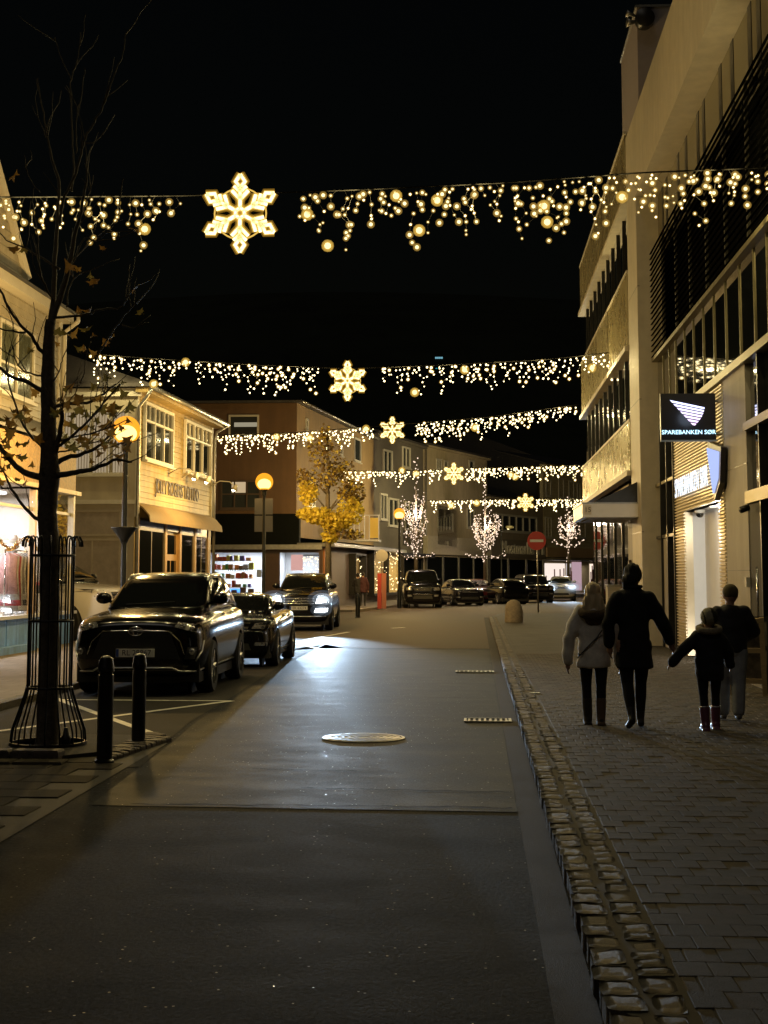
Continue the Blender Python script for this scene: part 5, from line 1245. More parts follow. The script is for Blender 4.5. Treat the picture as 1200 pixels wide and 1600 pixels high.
TEMPL = {
 'suv': dict(body=[(-1.0, .60, .21, .50, .545), (-.985, .80, .17, .535, .60), (-.93, .93, .145, .57, .635), (-.80, .985, .14, .60, .655), (-.60, 1.0, .14, .615, .675), (-.36, 1.0, .14, .63, .705), (0, 1.0, .14, .64, .68), (.5, 1.0, .14, .65, .68), (.83, .985, .15, .65, .68), (.95, .93, .19, .63, .66), (1.0, .78, .24, .55, .6)],
             cab=[(-.42, .69, .82, .78), (-.30, .78, .84, .73), (-.16, .885, .86, .70), (-.04, .955, .87, .685), (.12, .992, .87, .68), (.45, 1.0, .87, .675), (.72, .975, .86, .66), (.86, .92, .84, .64), (.95, .80, .82, .70), (.985, .68, .80, .74)],
             ws=(.705, .93, .70, .62), side=[((-.24, .70), (.02, .70), (.0, .935), (-.115, .87)), ((.05, .70), (.40, .70), (.39, .945), (.03, .94)), ((.43, .70), (.76, .72), (.68, .925), (.42, .945))], axle=(-.60, .575), wr=.215),
 'coupe': dict(body=[(-1.0, .55, .2, .44, .48), (-.985, .78, .15, .49, .55), (-.92, .92, .12, .56, .62), (-.78, .99, .12, .63, .675), (-.58, 1.0, .12, .655, .70), (-.30, .97, .12, .66, .725), (0, .97, .12, .67, .71), (.35, .98, .12, .70, .73), (.6, 1.0, .12, .72, .745), (.85, .97, .14, .72, .75), (.96, .88, .2, .68, .72), (1.0, .7, .28, .58, .62)],
               cab=[(-.36, .71, .78, .74), (-.22, .80, .80, .68), (-.08, .90, .80, .64), (.04, .965, .80, .62), (.18, 1.0, .80, .61), (.36, .985, .80, .60), (.55, .90, .80, .60), (.72, .80, .80, .66), (.82, .735, .8, .72)],
               ws=(.72, .94, .70, .56), side=[((-.2, .73), (.16, .735), (.16, .955), (.0, .9)), ((.2, .735), (.46, .76), (.38, .93), (.19, .955))], axle=(-.62, .585), wr=.25),
 'van': dict(body=[(-1.0, .72, .19, .50, .53), (-.99, .88, .15, .56, .60), (-.95, .97, .13, .585, .625), (-.8, 1.0, .13, .60, .635), (-.5, 1.0, .13, .61, .65), (0, 1.0, .13, .62, .65), (.5, 1.0, .13, .62, .65), (.9, .99, .14, .62, .65), (.98, .95, .17, .60, .63), (1.0, .85, .22, .55, .6)],
             cab=[(-.5, .64, .86, .84), (-.40, .78, .88, .80), (-.32, .90, .89, .77), (-.24, .97, .9, .75), (-.1, 1.0, .9, .745), (.4, 1.0, .9, .745), (.85, .985, .9, .74), (.94, .92, .88, .74), (.985, .64, .86, .8)],
             ws=(.665, .93, .76, .70), side=[((-.33, .67), (-.05, .67), (-.05, .94), (-.23, .9)), ((-.02, .67), (.4, .67), (.4, .945), (-.02, .945)), ((.43, .67), (.88, .67), (.84, .93), (.43, .945))], axle=(-.62, .6), wr=.2),
 'hatch': dict(body=[(-1.0, .6, .22, .48, .52), (-.98, .82, .17, .53, .58), (-.92, .93, .14, .565, .62), (-.75, .985, .13, .60, .645), (-.5, 1.0, .13, .62, .68), (-.3, 1.0, .13, .63, .70), (0, 1.0, .13, .64, .68), (.5, 1.0, .13, .65, .68), (.85, .98, .15, .65, .68), (.96, .9, .2, .62, .65), (1.0, .75, .26, .54, .58)],
               cab=[(-.40, .69, .8, .76), (-.26, .80, .82, .70), (-.12, .905, .83, .67), (0, .97, .83, .655), (.2, 1.0, .83, .65), (.5, .985, .83, .64), (.75, .93, .82, .63), (.9, .8, .81, .68), (.97, .68, .8, .72)],
               ws=(.705, .93, .69, .6), side=[((-.2, .69), (.08, .69), (.08, .95), (-.06, .88)), ((.11, .69), (.5, .69), (.48, .94), (.11, .955))], axle=(-.62, .6), wr=.215),
}
def loft(rings, closed_ring=True):
    n = len(rings[0]); vs = [p for r in rings for p in r]
    fs = [(i * n + j, i * n + (j + 1) % n, (i + 1) * n + (j + 1) % n, (i + 1) * n + j) for i in range(len(rings) - 1) for j in range(n)]
    fs += [tuple(range(n))[::-1], tuple((len(rings) - 1) * n + j for j in range(n))]
    return vs, fs
def mesh_obj(name, vs, fs, sub=2):
    me = bpy.data.meshes.new(name); me.from_pydata(vs, [], fs); me.update()
    bm = bmesh.new(); bm.from_mesh(me); bmesh.ops.recalc_face_normals(bm, faces=bm.faces); bm.to_mesh(me); bm.free()
    o = bpy.data.objects.new(name, me); C.objects.link(o)
    if sub: k = o.modifiers.new('s', 'SUBSURF'); k.levels = sub; k.render_levels = sub; evaluated(o)
    return o
def car(label, loc, rz, L, W, H, style, paint, plate=None, badge=None, lit=None, face='slim', arch=True, roof=None, mirrors=True, name='parked_car', group='parked cars', roof_rails=False, fast=False, wheel_m=None):
    T = TEMPL[style]; t = thing(name, label, 'car', loc, group, rz); t['_local'] = 1
    hw = W / 2; hl = L / 2; rw = T['wr'] * H
    rings = []
    for (yn, wn, zb, zs, zt) in T['body']:
        y, w_, b, s, p = yn * hl, wn * hw, zb * H, zs * H, zt * H
        half = [(w_ * .55, b), (w_ * .93, b + .01), (w_ * .99, b + (s - b) * .3), (w_, b + (s - b) * .62), (w_ * .965, s - .015), (w_ * .86, s + (p - s) * .45), (w_ * .5, s + (p - s) * .92)]
        rings.append([(x, y, z) for (x, z) in half] + [(0, y, p)] + [(-x, y, z) for (x, z) in reversed(half)] + [(0, y, b)])
    body = mesh_obj('body', *loft(rings), sub=1 if fast else 2)
    rings = []
    for (yn, zr, wb, wr_) in T['cab']:
        y, z1, b, r = yn * hl, zr * H, wb * hw, wr_ * hw
        z0 = min(.62 * H if style != 'coupe' else .64 * H, z1 - .03)
        half = [(b, z0), (b * .55 + r * .45, z0 + (z1 - z0) * .45), (r + .015, z0 + (z1 - z0) * .84), (r - .05, z1 - .03), (r * .6, z1 - .004)]
        rings.append([(x, y, z) for (x, z) in half] + [(0, y, z1)] + [(-x, y, z) for (x, z) in reversed(half)] + [(0, y, z0)])
    cab = mesh_obj('cabin', *loft(rings), sub=1 if fast else 2)
    def bvh_of(*os):
        vs, fs = [], []
        for o in os:
            k = len(vs); vs += [v.co.copy() for v in o.data.vertices]; fs += [tuple(i + k for i in p.vertices) for p in o.data.polygons]
        return BVHTree.FromPolygons(vs, fs)
    bv = bvh_of(body, cab); bvc = bvh_of(cab); bvb = bvh_of(body)
    ax = [T['axle'][0] * hl, T['axle'][1] * hl]
    # wheel arches
    if arch:
        k = MB()
        for y in ax:
            for s in (-1, 1):
                k.tube([(s * (hw - .3), y, rw), (s * (hw + .2), y, rw)], rw * 1.13, 28)
        cut = k.build('cut', TRIM, None)
        md = body.modifiers.new('b', 'BOOLEAN'); md.operation = 'DIFFERENCE'; md.object = cut; md.solver = 'EXACT'
        evaluated(body); bpy.data.objects.remove(cut)
    for o, m_ in ((body, paint), (cab, roof or paint)):
        o.data.materials.clear(); o.data.materials.append(m_); o.data.shade_smooth()
        try: o.data.set_sharp_from_angle(angle=R(50))
        except Exception: pass
        o.parent = t
    def hit(a, d, tree):
        r = tree.ray_cast(V(a), V(d)); return r[0] if r[0] else None
    def front(x, z, off=.006, tree=None):
        p = hit((x, -9, z), (0, 1, 0), tree or bv)
        return (p if p else V((x, -hl + .12, z))) + V((0, -off, 0))
    def side(s, y, z, off=.006, tree=None):
        p = hit((s * 9, y, z), (-s, 0, 0), tree or bv)
        return (p if p else V((s * hw * .7, y, z))) + V((s * off, 0, 0))
    def patch(nm, quad, f, m_, nu=8, nv=4, par=t, back=.015, bd=(0, 1, 0)):
        """quad: corners in the projection plane, low-left, low-right, up-right, up-left"""
        b = MB(); g = []; bd = V(bd) * back
        for j in range(nv + 1):
            for i in range(nu + 1):
                a, c = i / nu, j / nv
                lo = [quad[0][k] + (quad[1][k] - quad[0][k]) * a for k in (0, 1)]; up = [quad[3][k] + (quad[2][k] - quad[3][k]) * a for k in (0, 1)]
                g.append(f(lo[0] + (up[0] - lo[0]) * c, lo[1] + (up[1] - lo[1]) * c))
        N = len(g); q = lambda i, j: j * (nu + 1) + i
        fs = [(q(i, j), q(i + 1, j), q(i + 1, j + 1), q(i, j + 1)) for j in range(nv) for i in range(nu)]
        rim = [q(i, 0) for i in range(nu)] + [q(nu, j) for j in range(nv)] + [q(i, nv) for i in range(nu, 0, -1)] + [q(0, j) for j in range(nv, 0, -1)]
        fs += [(rim[i], N + i, N + (i + 1) % len(rim), rim[(i + 1) % len(rim)])[::-1] for i in range(len(rim))]
        b.add(g + [g[i] + bd for i in rim], fs)
        return b.build(nm, m_, par, True, world=False, angle=40)
    lowz, upz, lw, uw = T['ws']
    patch('windscreen', [(-lw * hw, lowz * H), (lw * hw, lowz * H), (uw * hw, upz * H), (-uw * hw, upz * H)], lambda x, z: front(x, z, .006, bvc), CGLASS, 10, 5)
    for s in (-1, 1):
        for q in T['side']:
            patch('side_window', [(a * hl, b * H) for (a, b) in q], lambda y, z: side(s, y, z, .006, bvc), CGLASS, 5, 3, bd=(-s, 0, 0))
    # wheels
    def wheel(s, y):
        c = V((s * (hw - .11), y, rw)); M = Matrix.Rotation(s * pi / 2, 3, 'Y'); wt = .115
        e = bpy.data.objects.new('wheel', None); C.objects.link(e); e.parent = t; e.location = c
        MB().lathe((0, 0, 0), [(rw * .66, -wt), (rw * .93, -wt), (rw, -wt * .7), (rw, wt * .7), (rw * .93, wt), (rw * .68, wt * .96), (rw * .66, wt * .6)], 32, M).build('tyre', TYRE, e, True, world=False, angle=35)
        r_ = MB(); r_.lathe((0, 0, 0), [(rw * .66, wt * .75), (rw * .62, wt * .8), (rw * .60, wt * .3), (rw * .1, wt * .25)], 32, M)
        for k in range(5):
            a = 2 * pi * k / 5 + .3
            for da in (-.13, .13):
                p0 = M @ V((rw * .12 * cos(a), rw * .12 * sin(a), wt * .62)); p1 = M @ V((rw * .63 * cos(a + da), rw * .63 * sin(a + da), wt * .78)); r_.tube([p0, p1], [.03, .018], 5)
        r_.lathe((0, 0, 0), [(rw * .13, wt * .3), (rw * .13, wt * .7), (rw * .05, wt * .75)], 12, M)
        r_.build('rim', wheel_m or ALLOY, e, True, world=False, angle=40)
        return e
    for y in ax:
        for s in (-1, 1): wheel(s, y)
    # under-body so no light shows between the wheels
    MB().span((-hw * .9, -hl * .92, rw * .5), (hw * .9, hl * .95, rw * 1.2)).build('underbody', TRIM, t, world=False)
    if arch:
        k = MB()
        for y in ax:
            for s in (-1, 1): k.lathe((s * (hw - .3), y, rw), [(rw * 1.12, -.02), (rw * 1.12, .02)], 24, Matrix.Rotation(s * pi / 2, 3, 'Y'))
        k.build('wheel_wells', TRIM, t, world=False)['kind'] = 'stuff'
    if mirrors:
        for s in (-1, 1):
            y = T['side'][0][0][0] * hl + .08; z = T['side'][0][0][1] * H + .05; p = side(s, y, z)
            mo = MB().ball((p.x + s * .13, p.y - .02, z + .06), (.12, .07, .085), 12, 8); mo.tube([(p.x, p.y, z), (p.x + s * .08, p.y, z + .03)], .025, 6); mo.build('wing_mirror', roof or paint, t, True, world=False)
    for s in (-1, 1):
        for k, q in enumerate(T['side'][:2]):
            y = (q[1][0] - .06) * hl; z = (T['side'][0][0][1] - .075) * H
            patch('door_handle', [(y - .1, z), (y + .08, z), (y + .08, z + .03), (y - .1, z + .03)], lambda a, b: side(s, a, b, .03, bvb), CHROME if style == 'suv' else paint, 2, 1, bd=(-s, 0, 0))
        patch('sill_trim', [(ax[0] + rw * 1.2, .16 * H), (ax[1] - rw * 1.2, .16 * H), (ax[1] - rw * 1.2, .215 * H), (ax[0] + rw * 1.2, .215 * H)], lambda a, b: side(s, a, b, .012, bvb), SILV if style != 'van' else TRIM, 8, 1, bd=(-s, 0, 0))
    # faces
    def tubef(nm, pts, r, m_, off=.008, n=3):
        P = []
        for a, b in zip(pts, pts[1:]):
            for k in range(n): P.append(front(a[0] + (b[0] - a[0]) * k / n, a[1] + (b[1] - a[1]) * k / n, off, bvb))
        P.append(front(*pts[-1], off, bvb)); return MB().tube(P, r, 6).build(nm, m_, t, True, world=False)
    ff = lambda x, z: front(x, z, .008, bvb)
    hm = lit or LENS
    k = H / 1.685
    if face == 'slim':
        for s in (-1, 1):
            q = [(s * .52, .93 * k), (s * .87, .84 * k), (s * .885, .95 * k), (s * .56, 1.0 * k)]
            if s > 0: patch('headlight', q, ff, hm, 6, 2)
            else: patch('headlight', [q[1], q[0], q[3], q[2]], ff, hm, 6, 2)
            hl_ = MB(); 
            for (xx, zz) in ((.62, .95), (.75, .92)):
                p = front(s * xx, zz * k, .012, bvb); hl_.ball(p, .035)
            hl_.build('headlight_lens', CHROME, t, True, world=False)['kind'] = 'stuff'
            patch('fog_recess', sorted([(s * .66, .5 * k), (s * .84, .5 * k), (s * .86, .66 * k), (s * .70, .66 * k)], key=lambda p: 0) if s > 0 else [(s * .84, .5 * k), (s * .66, .5 * k), (s * .70, .66 * k), (s * .86, .66 * k)], ff, TRIM, 3, 2)
            p = front(s * .76, .6 * k, .02, bvb); MB().lathe(p, [(.045, 0), (.045, .03), (.02, .035)], 14, Matrix.Rotation(pi / 2, 3, 'X')).build('fog_lamp', LENS, t, True, world=False)
            tubef('corner_trim', [(s * .88, .74 * k), (s * .865, .6 * k), (s * .80, .47 * k)], .012, SILV)
        patch('grille', [(-.6, .5 * k), (.6, .5 * k), (.46, .86 * k), (-.46, .86 * k)], ff, TRIM, 10, 4)
        tubef('grille_trim', [(-.66, .56 * k), (-.6, .74 * k), (-.45, .875 * k), (0, .885 * k), (.45, .875 * k), (.6, .74 * k), (.66, .56 * k)], .007, CHROME)
        tubef('lip_trim', [(-.86, .36 * k), (-.8, .33 * k), (-.58, .345 * k), (-.5, .385 * k), (.5, .385 * k), (.58, .345 * k), (.8, .33 * k), (.86, .36 * k)], .014, SILV, .015)
    elif face == 'star':
        for s in (-1, 1):
            q = [(s * .50, .79 * k), (s * .87, .82 * k), (s * .87, 1.06 * k), (s * .56, 1.0 * k)]
            patch('headlight', q if s > 0 else [q[1], q[0], q[3], q[2]], ff, hm, 6, 3)
            q = [(s * .46, .53 * k), (s * .84, .55 * k), (s * .85, .66 * k), (s * .5, .64 * k)]
            patch('fog_lamp', q if s > 0 else [q[1], q[0], q[3], q[2]], ff, lit or LENS, 5, 2)
        patch('grille', [(-.46, .74 * k), (.46, .74 * k), (.5, .98 * k), (-.5, .98 * k)], ff, TRIM, 8, 3)
        for z in (.79, .86, .93): tubef('grille_bar', [(-.45, z * k), (.45, z * k)], .012, CHROME, .014, 6)
        tubef('bumper_trim', [(-.8, .42 * k), (.8, .42 * k)], .014, SILV, .012, 8)
    else:
        for s in (-1, 1):
            z0 = .53 * H if style != 'van' else .46 * H
            q = [(s * .5 * hw / .9, z0), (s * .86 * hw / .9, z0 + .0 * k), (s * .86 * hw / .9, z0 + .15 * k), (s * .55 * hw / .9, z0 + .12 * k)]
            patch('headlight', q if s > 0 else [q[1], q[0], q[3], q[2]], ff, hm, 5, 2)
            q = [(s * .55, .30 * H), (s * .78, .30 * H), (s * .78, .345 * H), (s * .57, .345 * H)]
            patch('fog_lamp', q if s > 0 else [q[1], q[0], q[3], q[2]], ff, LENS, 3, 1)
        z0 = .53 * H if style != 'van' else .47 * H
        patch('grille', [(-.42, z0 - .06), (.42, z0 - .06), (.46, z0 + .1), (-.46, z0 + .1)], ff, TRIM, 6, 2)
        if style != 'coupe':
            for z in (z0 + .0, z0 + .07): tubef('grille_bar', [(-.42, z), (.42, z)], .012, CHROME, .012, 5)
        patch('air_intake', [(-.5, .24 * H), (.5, .24 * H), (.45, .33 * H), (-.45, .33 * H)], ff, TRIM, 6, 1)
        if style == 'van': tubef('bumper_trim', [(-.5, .36 * H), (.5, .36 * H)], .03, CHROME, .02, 5)
    if badge:
        zc = (.875 if badge == 'ovals' else .86) * k; p = front(0, zc, .025, bvb); Mx = Matrix.Rotation(pi / 2, 3, 'X'); b = MB()
        if badge == 'ovals':
            for (rx, rz_, dz) in ((.095, .06, 0), (.033, .056, 0), (.075, .022, .032)):
                b.tube([p + V((rx * cos(a), 0, dz + rz_ * sin(a))) for a in [2 * pi * i / 20 for i in range(21)]], .0075, 5)
        else:
            b.ring(p, .095, .01, 22, 5, Mx)
            for a in (90, 210, 330): b.tube([p, p + V((.092 * cos(R(a)), 0, .092 * sin(R(a))))], .009, 5)
        b.build('badge', CHROME, t, True, world=False)
    if plate is not None:
        zc = (.585 if face == 'slim' else .66 if face == 'star' else .36 * H / k) * k; px_ = 0.0
        p = front(0, zc, .03, bvb)
        pl = MB().span((p.x - .26, p.y - .006, p.z - .055), (p.x + .26, p.y + .02, p.z + .055)).build('number_plate', mat('white number plate', (.85, .83, .76), .4), t, world=False)
        MB().span((p.x - .258, p.y - .008, p.z - .052), (p.x - .22, p.y - .005, p.z + .052)).build('plate_band', mat('blue plate band', (.03, .08, .35), .5), pl, world=False)
        text('plate_lettering', plate, .105, mat('black lettering', (.01, .01, .01), .5), pl, frame_M(V((p.x + .02, p.y - .0075, p.z)), (1, 0, 0), (0, 0, 1)), .0008, world=False, xs=.98)
    if roof_rails:
        for s in (-1, 1):
            P = [V((s * .6 * hw / .925, y * hl, 0)) for y in (-.02, .1, .3, .5, .7)]
            Q = []
            for i, p in enumerate(P):
                h_ = hit((p.x, p.y, 9), (0, 0, -1), bvc); Q.append(V((p.x, p.y, (h_.z if h_ else H) + (.0 if i in (0, 4) else .035))))
            MB().tube(Q, .017, 6).build('roof_rail', SILV, t, True, world=False)
    # wipers and rear bits
    tubef2 = [front(x, z * H, .015, bvc) for (x, z) in ((-.45, lowz + .01), (-.1, lowz + .02), (.25, lowz + .035))]
    MB().tube(tubef2, .008, 5).build('wiper', TRIM, t, True, world=False)
    return t, front, bvb
HL = emit('lit headlight', (0.9, 0.95, 1.0), 14.0)
def headlamps(t, xs, y, z, power, tilt=-0.02, sizedeg=70, spread=0.0):
    for x in xs:
        lamp('headlight_beam', 'SPOT', (x, y - .05, z), power, (0.55, 0.76, 1.0), t, 0.05, (x + spread, y - 10, z + 10 * tilt), sizedeg, 1.0)
# --- nearest: black SUV facing the camera
a, b = G(131, 1081), G(333, 1081)
yf = (a.y + b.y) / 2; cxr = (a.x + b.x) / 2 - .03
c1, _, _ = car('black SUV with gold reflections on its bonnet, nearest parked car, behind the two bollards', (cxr, yf + 1.38, 0.004), R(1.2), 4.6, 1.86, 1.685, 'suv', PBLACK, 'RL 29867', 'ovals', None, 'slim', roof_rails=True)
# --- black coupe behind it
g = G(432, 1040)
c2, _, _ = car('low black coupe parked directly behind the black SUV', (g.x - .93 + .05, g.y + 1.25, 0.004), R(1.0), 4.2, 1.8, 1.3, 'coupe', PBLACK, None, None, None, 'plain')
# --- dark SUV with headlights on
g = G(515, 985)
c3, fr3, bv3 = car('dark SUV with its headlights on, facing the camera behind the coupe', (atY(468, 985, g.y).x, g.y + 1.6, 0.004), R(1.5), 4.65, 1.9, 1.72, 'suv', PDARK, 'EK 63274', 'star', HL, 'star', roof_rails=True, name='oncoming_car', group='cars with headlights on')
headlamps(c3, (-.72, .72), -2.36, .93, 13000, -.028, 24, 1.2)
GL = [sleeve('headlight bloom %d' % i, (.72, .85, 1.0), s_, c_) for i, (s_, c_) in enumerate(((1.6, .45), (.7, .76), (.3, .9)))]  # emissive shells imitate headlight bloom, not a part of the car
def bloom_shells(t, pts):
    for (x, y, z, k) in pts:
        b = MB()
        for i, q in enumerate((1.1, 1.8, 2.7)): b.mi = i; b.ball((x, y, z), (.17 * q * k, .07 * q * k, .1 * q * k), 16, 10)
        b.build('headlight_bloom', GL, t, True, world=False)
bloom_shells(c3, [(-.7, -2.3, .93, 1), (.7, -2.3, .93, 1), (-.66, -2.32, .62, .7), (.66, -2.32, .62, .7)])
# --- white SUV beside the clothes shop
g = G(112, 962)
c4, _, _ = car('white SUV with dark roof beside the clothes shop, half hidden by the tree guard', (-10.47, 35.95, 0.1), R(62), 4.8, 1.98, 1.97, 'suv', PWHITE, None, None, None, 'plain', roof=PBLACK)
# --- far parked cars
def far_car(label, u0, u1, vb, Hm, L, W, style, paint, rz=0.0, z=0.004, **k):
    D = (CAMZ - z) * FPX / (vb - 900); c = atY((u0 + u1) / 2, vb, D)
    return car(label, (c.x, D + L * .3, z), rz, L, W, Hm, style, paint, None, None, k.pop('lit', None), 'plain', **k)
far_car('tall black off-roader parked before the light-wrapped tree', 622, 692, 949, 1.95, 4.7, 1.95, 'van', PBLACK, R(4), roof=PBLACK)
far_car('dark saloon with a lit side, behind the tall off-roader', 702, 738, 945.5, 1.46, 4.3, 1.78, 'hatch', PDARK, R(14), fast=True)
far_car('dark red saloon behind the dark one, its side lit', 733, 760, 942, 1.46, 4.3, 1.78, 'hatch', PRED, R(18), fast=True)
far_car('black hatchback parked behind the two slim posts', 763, 812, 943, 1.5, 4.2, 1.8, 'hatch', PBLACK, R(200), fast=True)
far_car('dark van parked beside the oncoming pale car', 815, 852, 941, 1.75, 4.5, 1.85, 'van', PDARK, R(10), fast=True)
c9, _, _ = far_car('pale car with both headlights on, farthest down the street', 848, 910, 938.5, 1.62, 4.5, 1.85, 'suv', PSILVER, R(-3), lit=HL, name='oncoming_car', group='cars with headlights on')
headlamps(c9, (-.68, .68), -2.3, .85, 2500, -.02, 60)
bloom_shells(c9, [(-.68, -2.26, .9, 1.5), (.68, -2.26, .9, 1.5)])
# ================================================================== STREET FURNITURE
BOL = mat('black bollard paint', (0.008, 0.008, 0.008), 0.35, var=0.3, coat=0.3)
def bollard(label, u, v, h, r, z=0.01):
    p = G(u, v, z); t = thing('bollard', label, 'bollard', (p.x, p.y, z), 'bollards')
    MB().lathe((p.x, p.y, z), [(r * 1.25, -.02), (r * 1.25, .015), (r, .03), (r, h - .17)], 20).build('post', BOL, t, True, angle=35)
    MB().lathe((p.x, p.y, z), [(r * .86, h - .17), (r * .86, h - .145), (r * 1.06, h - .14), (r * 1.06, h - .1), (r * .98, h - .09), (r * .96, h - .055), (r * .75, h - .02), (r * .35, h - .003), (r * .02, h)], 20).build('cap', BOL, t, True, angle=35)
    return t
bollard('black round-topped bollard nearest the camera, beside the tree guard', 163, 1191, 0.92, 0.068)
bollard('black round-topped bollard at the build-out tip, in front of the SUV number plate', 216, 1163, 0.87, 0.066)
bollard('small dark bollard at the corner across the street, before the shop wall', 559, 965, 0.92, 0.09)
for i, u in enumerate((773, 785)):
    p = G(u, 941); t = thing('slim_post', ['left one of two slim posts before the black hatchback', 'right one of two slim posts before the black hatchback'][i], 'post', (p.x, p.y, 0), 'slim posts')
    MB().lathe((p.x, p.y, 0), [(.06, 0), (.06, .95), (.04, 1.0)], 12).build('post', mat('pale steel post', (.55, .55, .52), .3, metal=.6), t, True, angle=40); MB().lathe((p.x, p.y, 0), [(.064, .75), (.064, .85)], 12).build('band', FRAMEW, t)
# info pillar and its disc sign
p = G(597, 951, .05); t = thing('info_pillar', 'slender pillar tinted by red tail light before the golden shop window', 'pillar', (p.x, p.y, .05))
MB().span((p.x - .22, p.y - .1, .05), (p.x - .02, p.y + .1, 1.75)).build('red_lit_face', mat('red lit pillar', (.5, .05, .035), .4), t); MB().span((p.x + .0, p.y - .1, .05), (p.x + .2, p.y + .1, 1.75)).build('pale_face', mat('salmon lit pillar', (.45, .16, .1), .45), t)  # tail light falling on the pillar is put into its red and salmon
MB().tube([(p.x - .01, p.y, 1.7), (p.x - .01, p.y, 2.7)], .03, 8).build('pole', GUT, t, True); MB().lathe((p.x - .01, p.y - .04, 2.6), [(.3, -.01), (.3, .01)], 20, Matrix.Rotation(pi / 2, 3, 'X')).build('disc', mat('grey disc back', (.2, .19, .18), .5), t)
# no-entry sign
p = G(841, 957); c = atY(838, 845, p.y); t = thing('no_entry_sign', 'red no-entry disc with white bar on a thin pole', 'road sign', (p.x, p.y, 0))
MB().tube([(p.x, p.y, 0), (p.x, p.y, c.z + .45)], .035, 10).build('pole', GUT, t, True)
MB().lathe((p.x - .04, p.y - .05, c.z), [(.42, -.008), (.42, .008)], 32, Matrix.Rotation(pi / 2, 3, 'X')).build('disc', mat('red sign face', (.55, .03, .025), .4), t)
MB().span((p.x - .34, p.y - .066, c.z - .06), (p.x + .26, p.y - .058, c.z + .06)).build('bar', mat('white sign bar', (.8, .8, .76), .4), t)
# standing granite stone
p = G(803, 976, .0); b = MB()
b.lathe((0, 0, 0), [(.26, -.05), (.29, .15), (.285, .45), (.26, .62), (.19, .76), (.09, .82), (.01, .83)], 14)
st = b.build('granite_stone', mat('granite boulder', (.26, .21, .15), .75, var=.3, scale=9, bump=.6, bscale=30), None, True)
rn = random.Random(5)
for v in st.data.vertices:
    k = 1 + .07 * sin(v.co.x * 17 + v.co.z * 9) + rn.uniform(-.03, .03); v.co.x *= k * 1.05; v.co.y *= k * .8
tag(st, 'upright rounded granite stone at the end of the kerb', 'stone'); st.location = (p.x, p.y, 0)
# sandwich board
p = G(1172, 1086, SWZ); t = thing('sandwich_board', 'wooden sandwich board with pictures by the bank glass door', 'sign board', (p.x, p.y, SWZ), rz=R(-18)); t['_local'] = 1
WD = mat('pale pine frame', (.5, .36, .17), .5, var=.2, scale=8, stretch=(1, 1, 8))
for s in (-1, 1):
    Mr = Matrix.Rotation(R(-11 * s), 3, 'X'); q = lambda x, y, z: Mr @ V((x, y, z)) + V((0, s * .22 - s * .01, 0))
    b = MB()
    for x in (-.22, .22): b.box(q(x, 0, .52), (.06, .035, 1.02), rot=Mr)
    for z in (.2, .6, .99): b.box(q(0, 0, z), (.39, .03, .06), rot=Mr)
    fr = b.build('frame', WD if s < 0 else DKFRAME, t, world=False)
    for z in (.40, .8):
        MB().box(q(0, 0, z), (.37, .012, .33), rot=Mr).build('picture', mat('brown picture %d' % int(z * 10), (.1, .08, .05) if z > .5 else (.14, .11, .07), .4, var=.7, scale=7), fr, world=False)
MB().tube([(-.29, -.1, .55), (-.29, .1, .55)], .006, 5).build('stay', CH, t, world=False)
t = thing('utility_cabinet', 'pale grey utility cabinet by the office entrance, behind the woman', 'cabinet', (3.45, 38, SWZ))
MB().span((3.3, 37.7, SWZ), (3.62, 38.3, 1.35)).build('case', mat('pale cabinet', (.4, .36, .3), .5, var=.1), t); MB().span((3.28, 37.68, 1.35), (3.64, 38.32, 1.4)).build('lid', GUT, t); MB().span((3.34, 37.69, .3), (3.58, 37.7, 1.25)).build('door', mat('pale cabinet door', (.44, .4, .33), .5), t)

# ================================================================== NEAR TREE AND ITS GUARD
TY = G(75, 1163, .045).y
BARK = mat('dark bark', (0.1, 0.08, 0.055), 0.85, var=0.5, scale=22, bump=1.0, bscale=40)
TWIG = mat('pale twig bark', (0.13, 0.105, 0.06), 0.7, var=0.3, scale=20)
tb = G(75, 1163, .045)
tree = thing('street_tree', 'nearly bare young maple with brown leaves, standing in the iron guard', 'tree', (tb.x, TY, .045))
K = TY / FPX; rt = random.Random(21)
def pp(u, v, dy=0.0): return atY(u, v, TY + dy)
def smooth(P, n=4):
    Q = []
    for i in range(len(P) - 1):
        p0, p1, p2, p3 = P[max(i - 1, 0)], P[i], P[i + 1], P[min(i + 2, len(P) - 1)]
        for k in range(n):
            t = k / n; Q.append([.5 * ((2 * p1[j]) + (-p0[j] + p2[j]) * t + (2 * p0[j] - 5 * p1[j] + 4 * p2[j] - p3[j]) * t * t + (-p0[j] + 3 * p1[j] - 3 * p2[j] + p3[j]) * t ** 3) for j in range(len(p1))])
    return Q + [list(P[-1])]
trunk = MB()
tp = smooth([(72, 1178, 21), (74, 1150, 18), (76, 1050, 16), (78, 930, 15.5), (77, 850, 16), (74, 800, 15), (77, 745, 16.5), (77, 700, 13), (75, 600, 11), (76, 540, 9.5), (79, 500, 8)], 5)
trunk.tube([pp(p[0] + rt.uniform(-.6, .6), p[1]) for p in tp], [p[2] * K * (1 + rt.uniform(-.03, .03)) for p in tp], 14)
trunk.build('trunk', BARK, tree, True)
ends = []
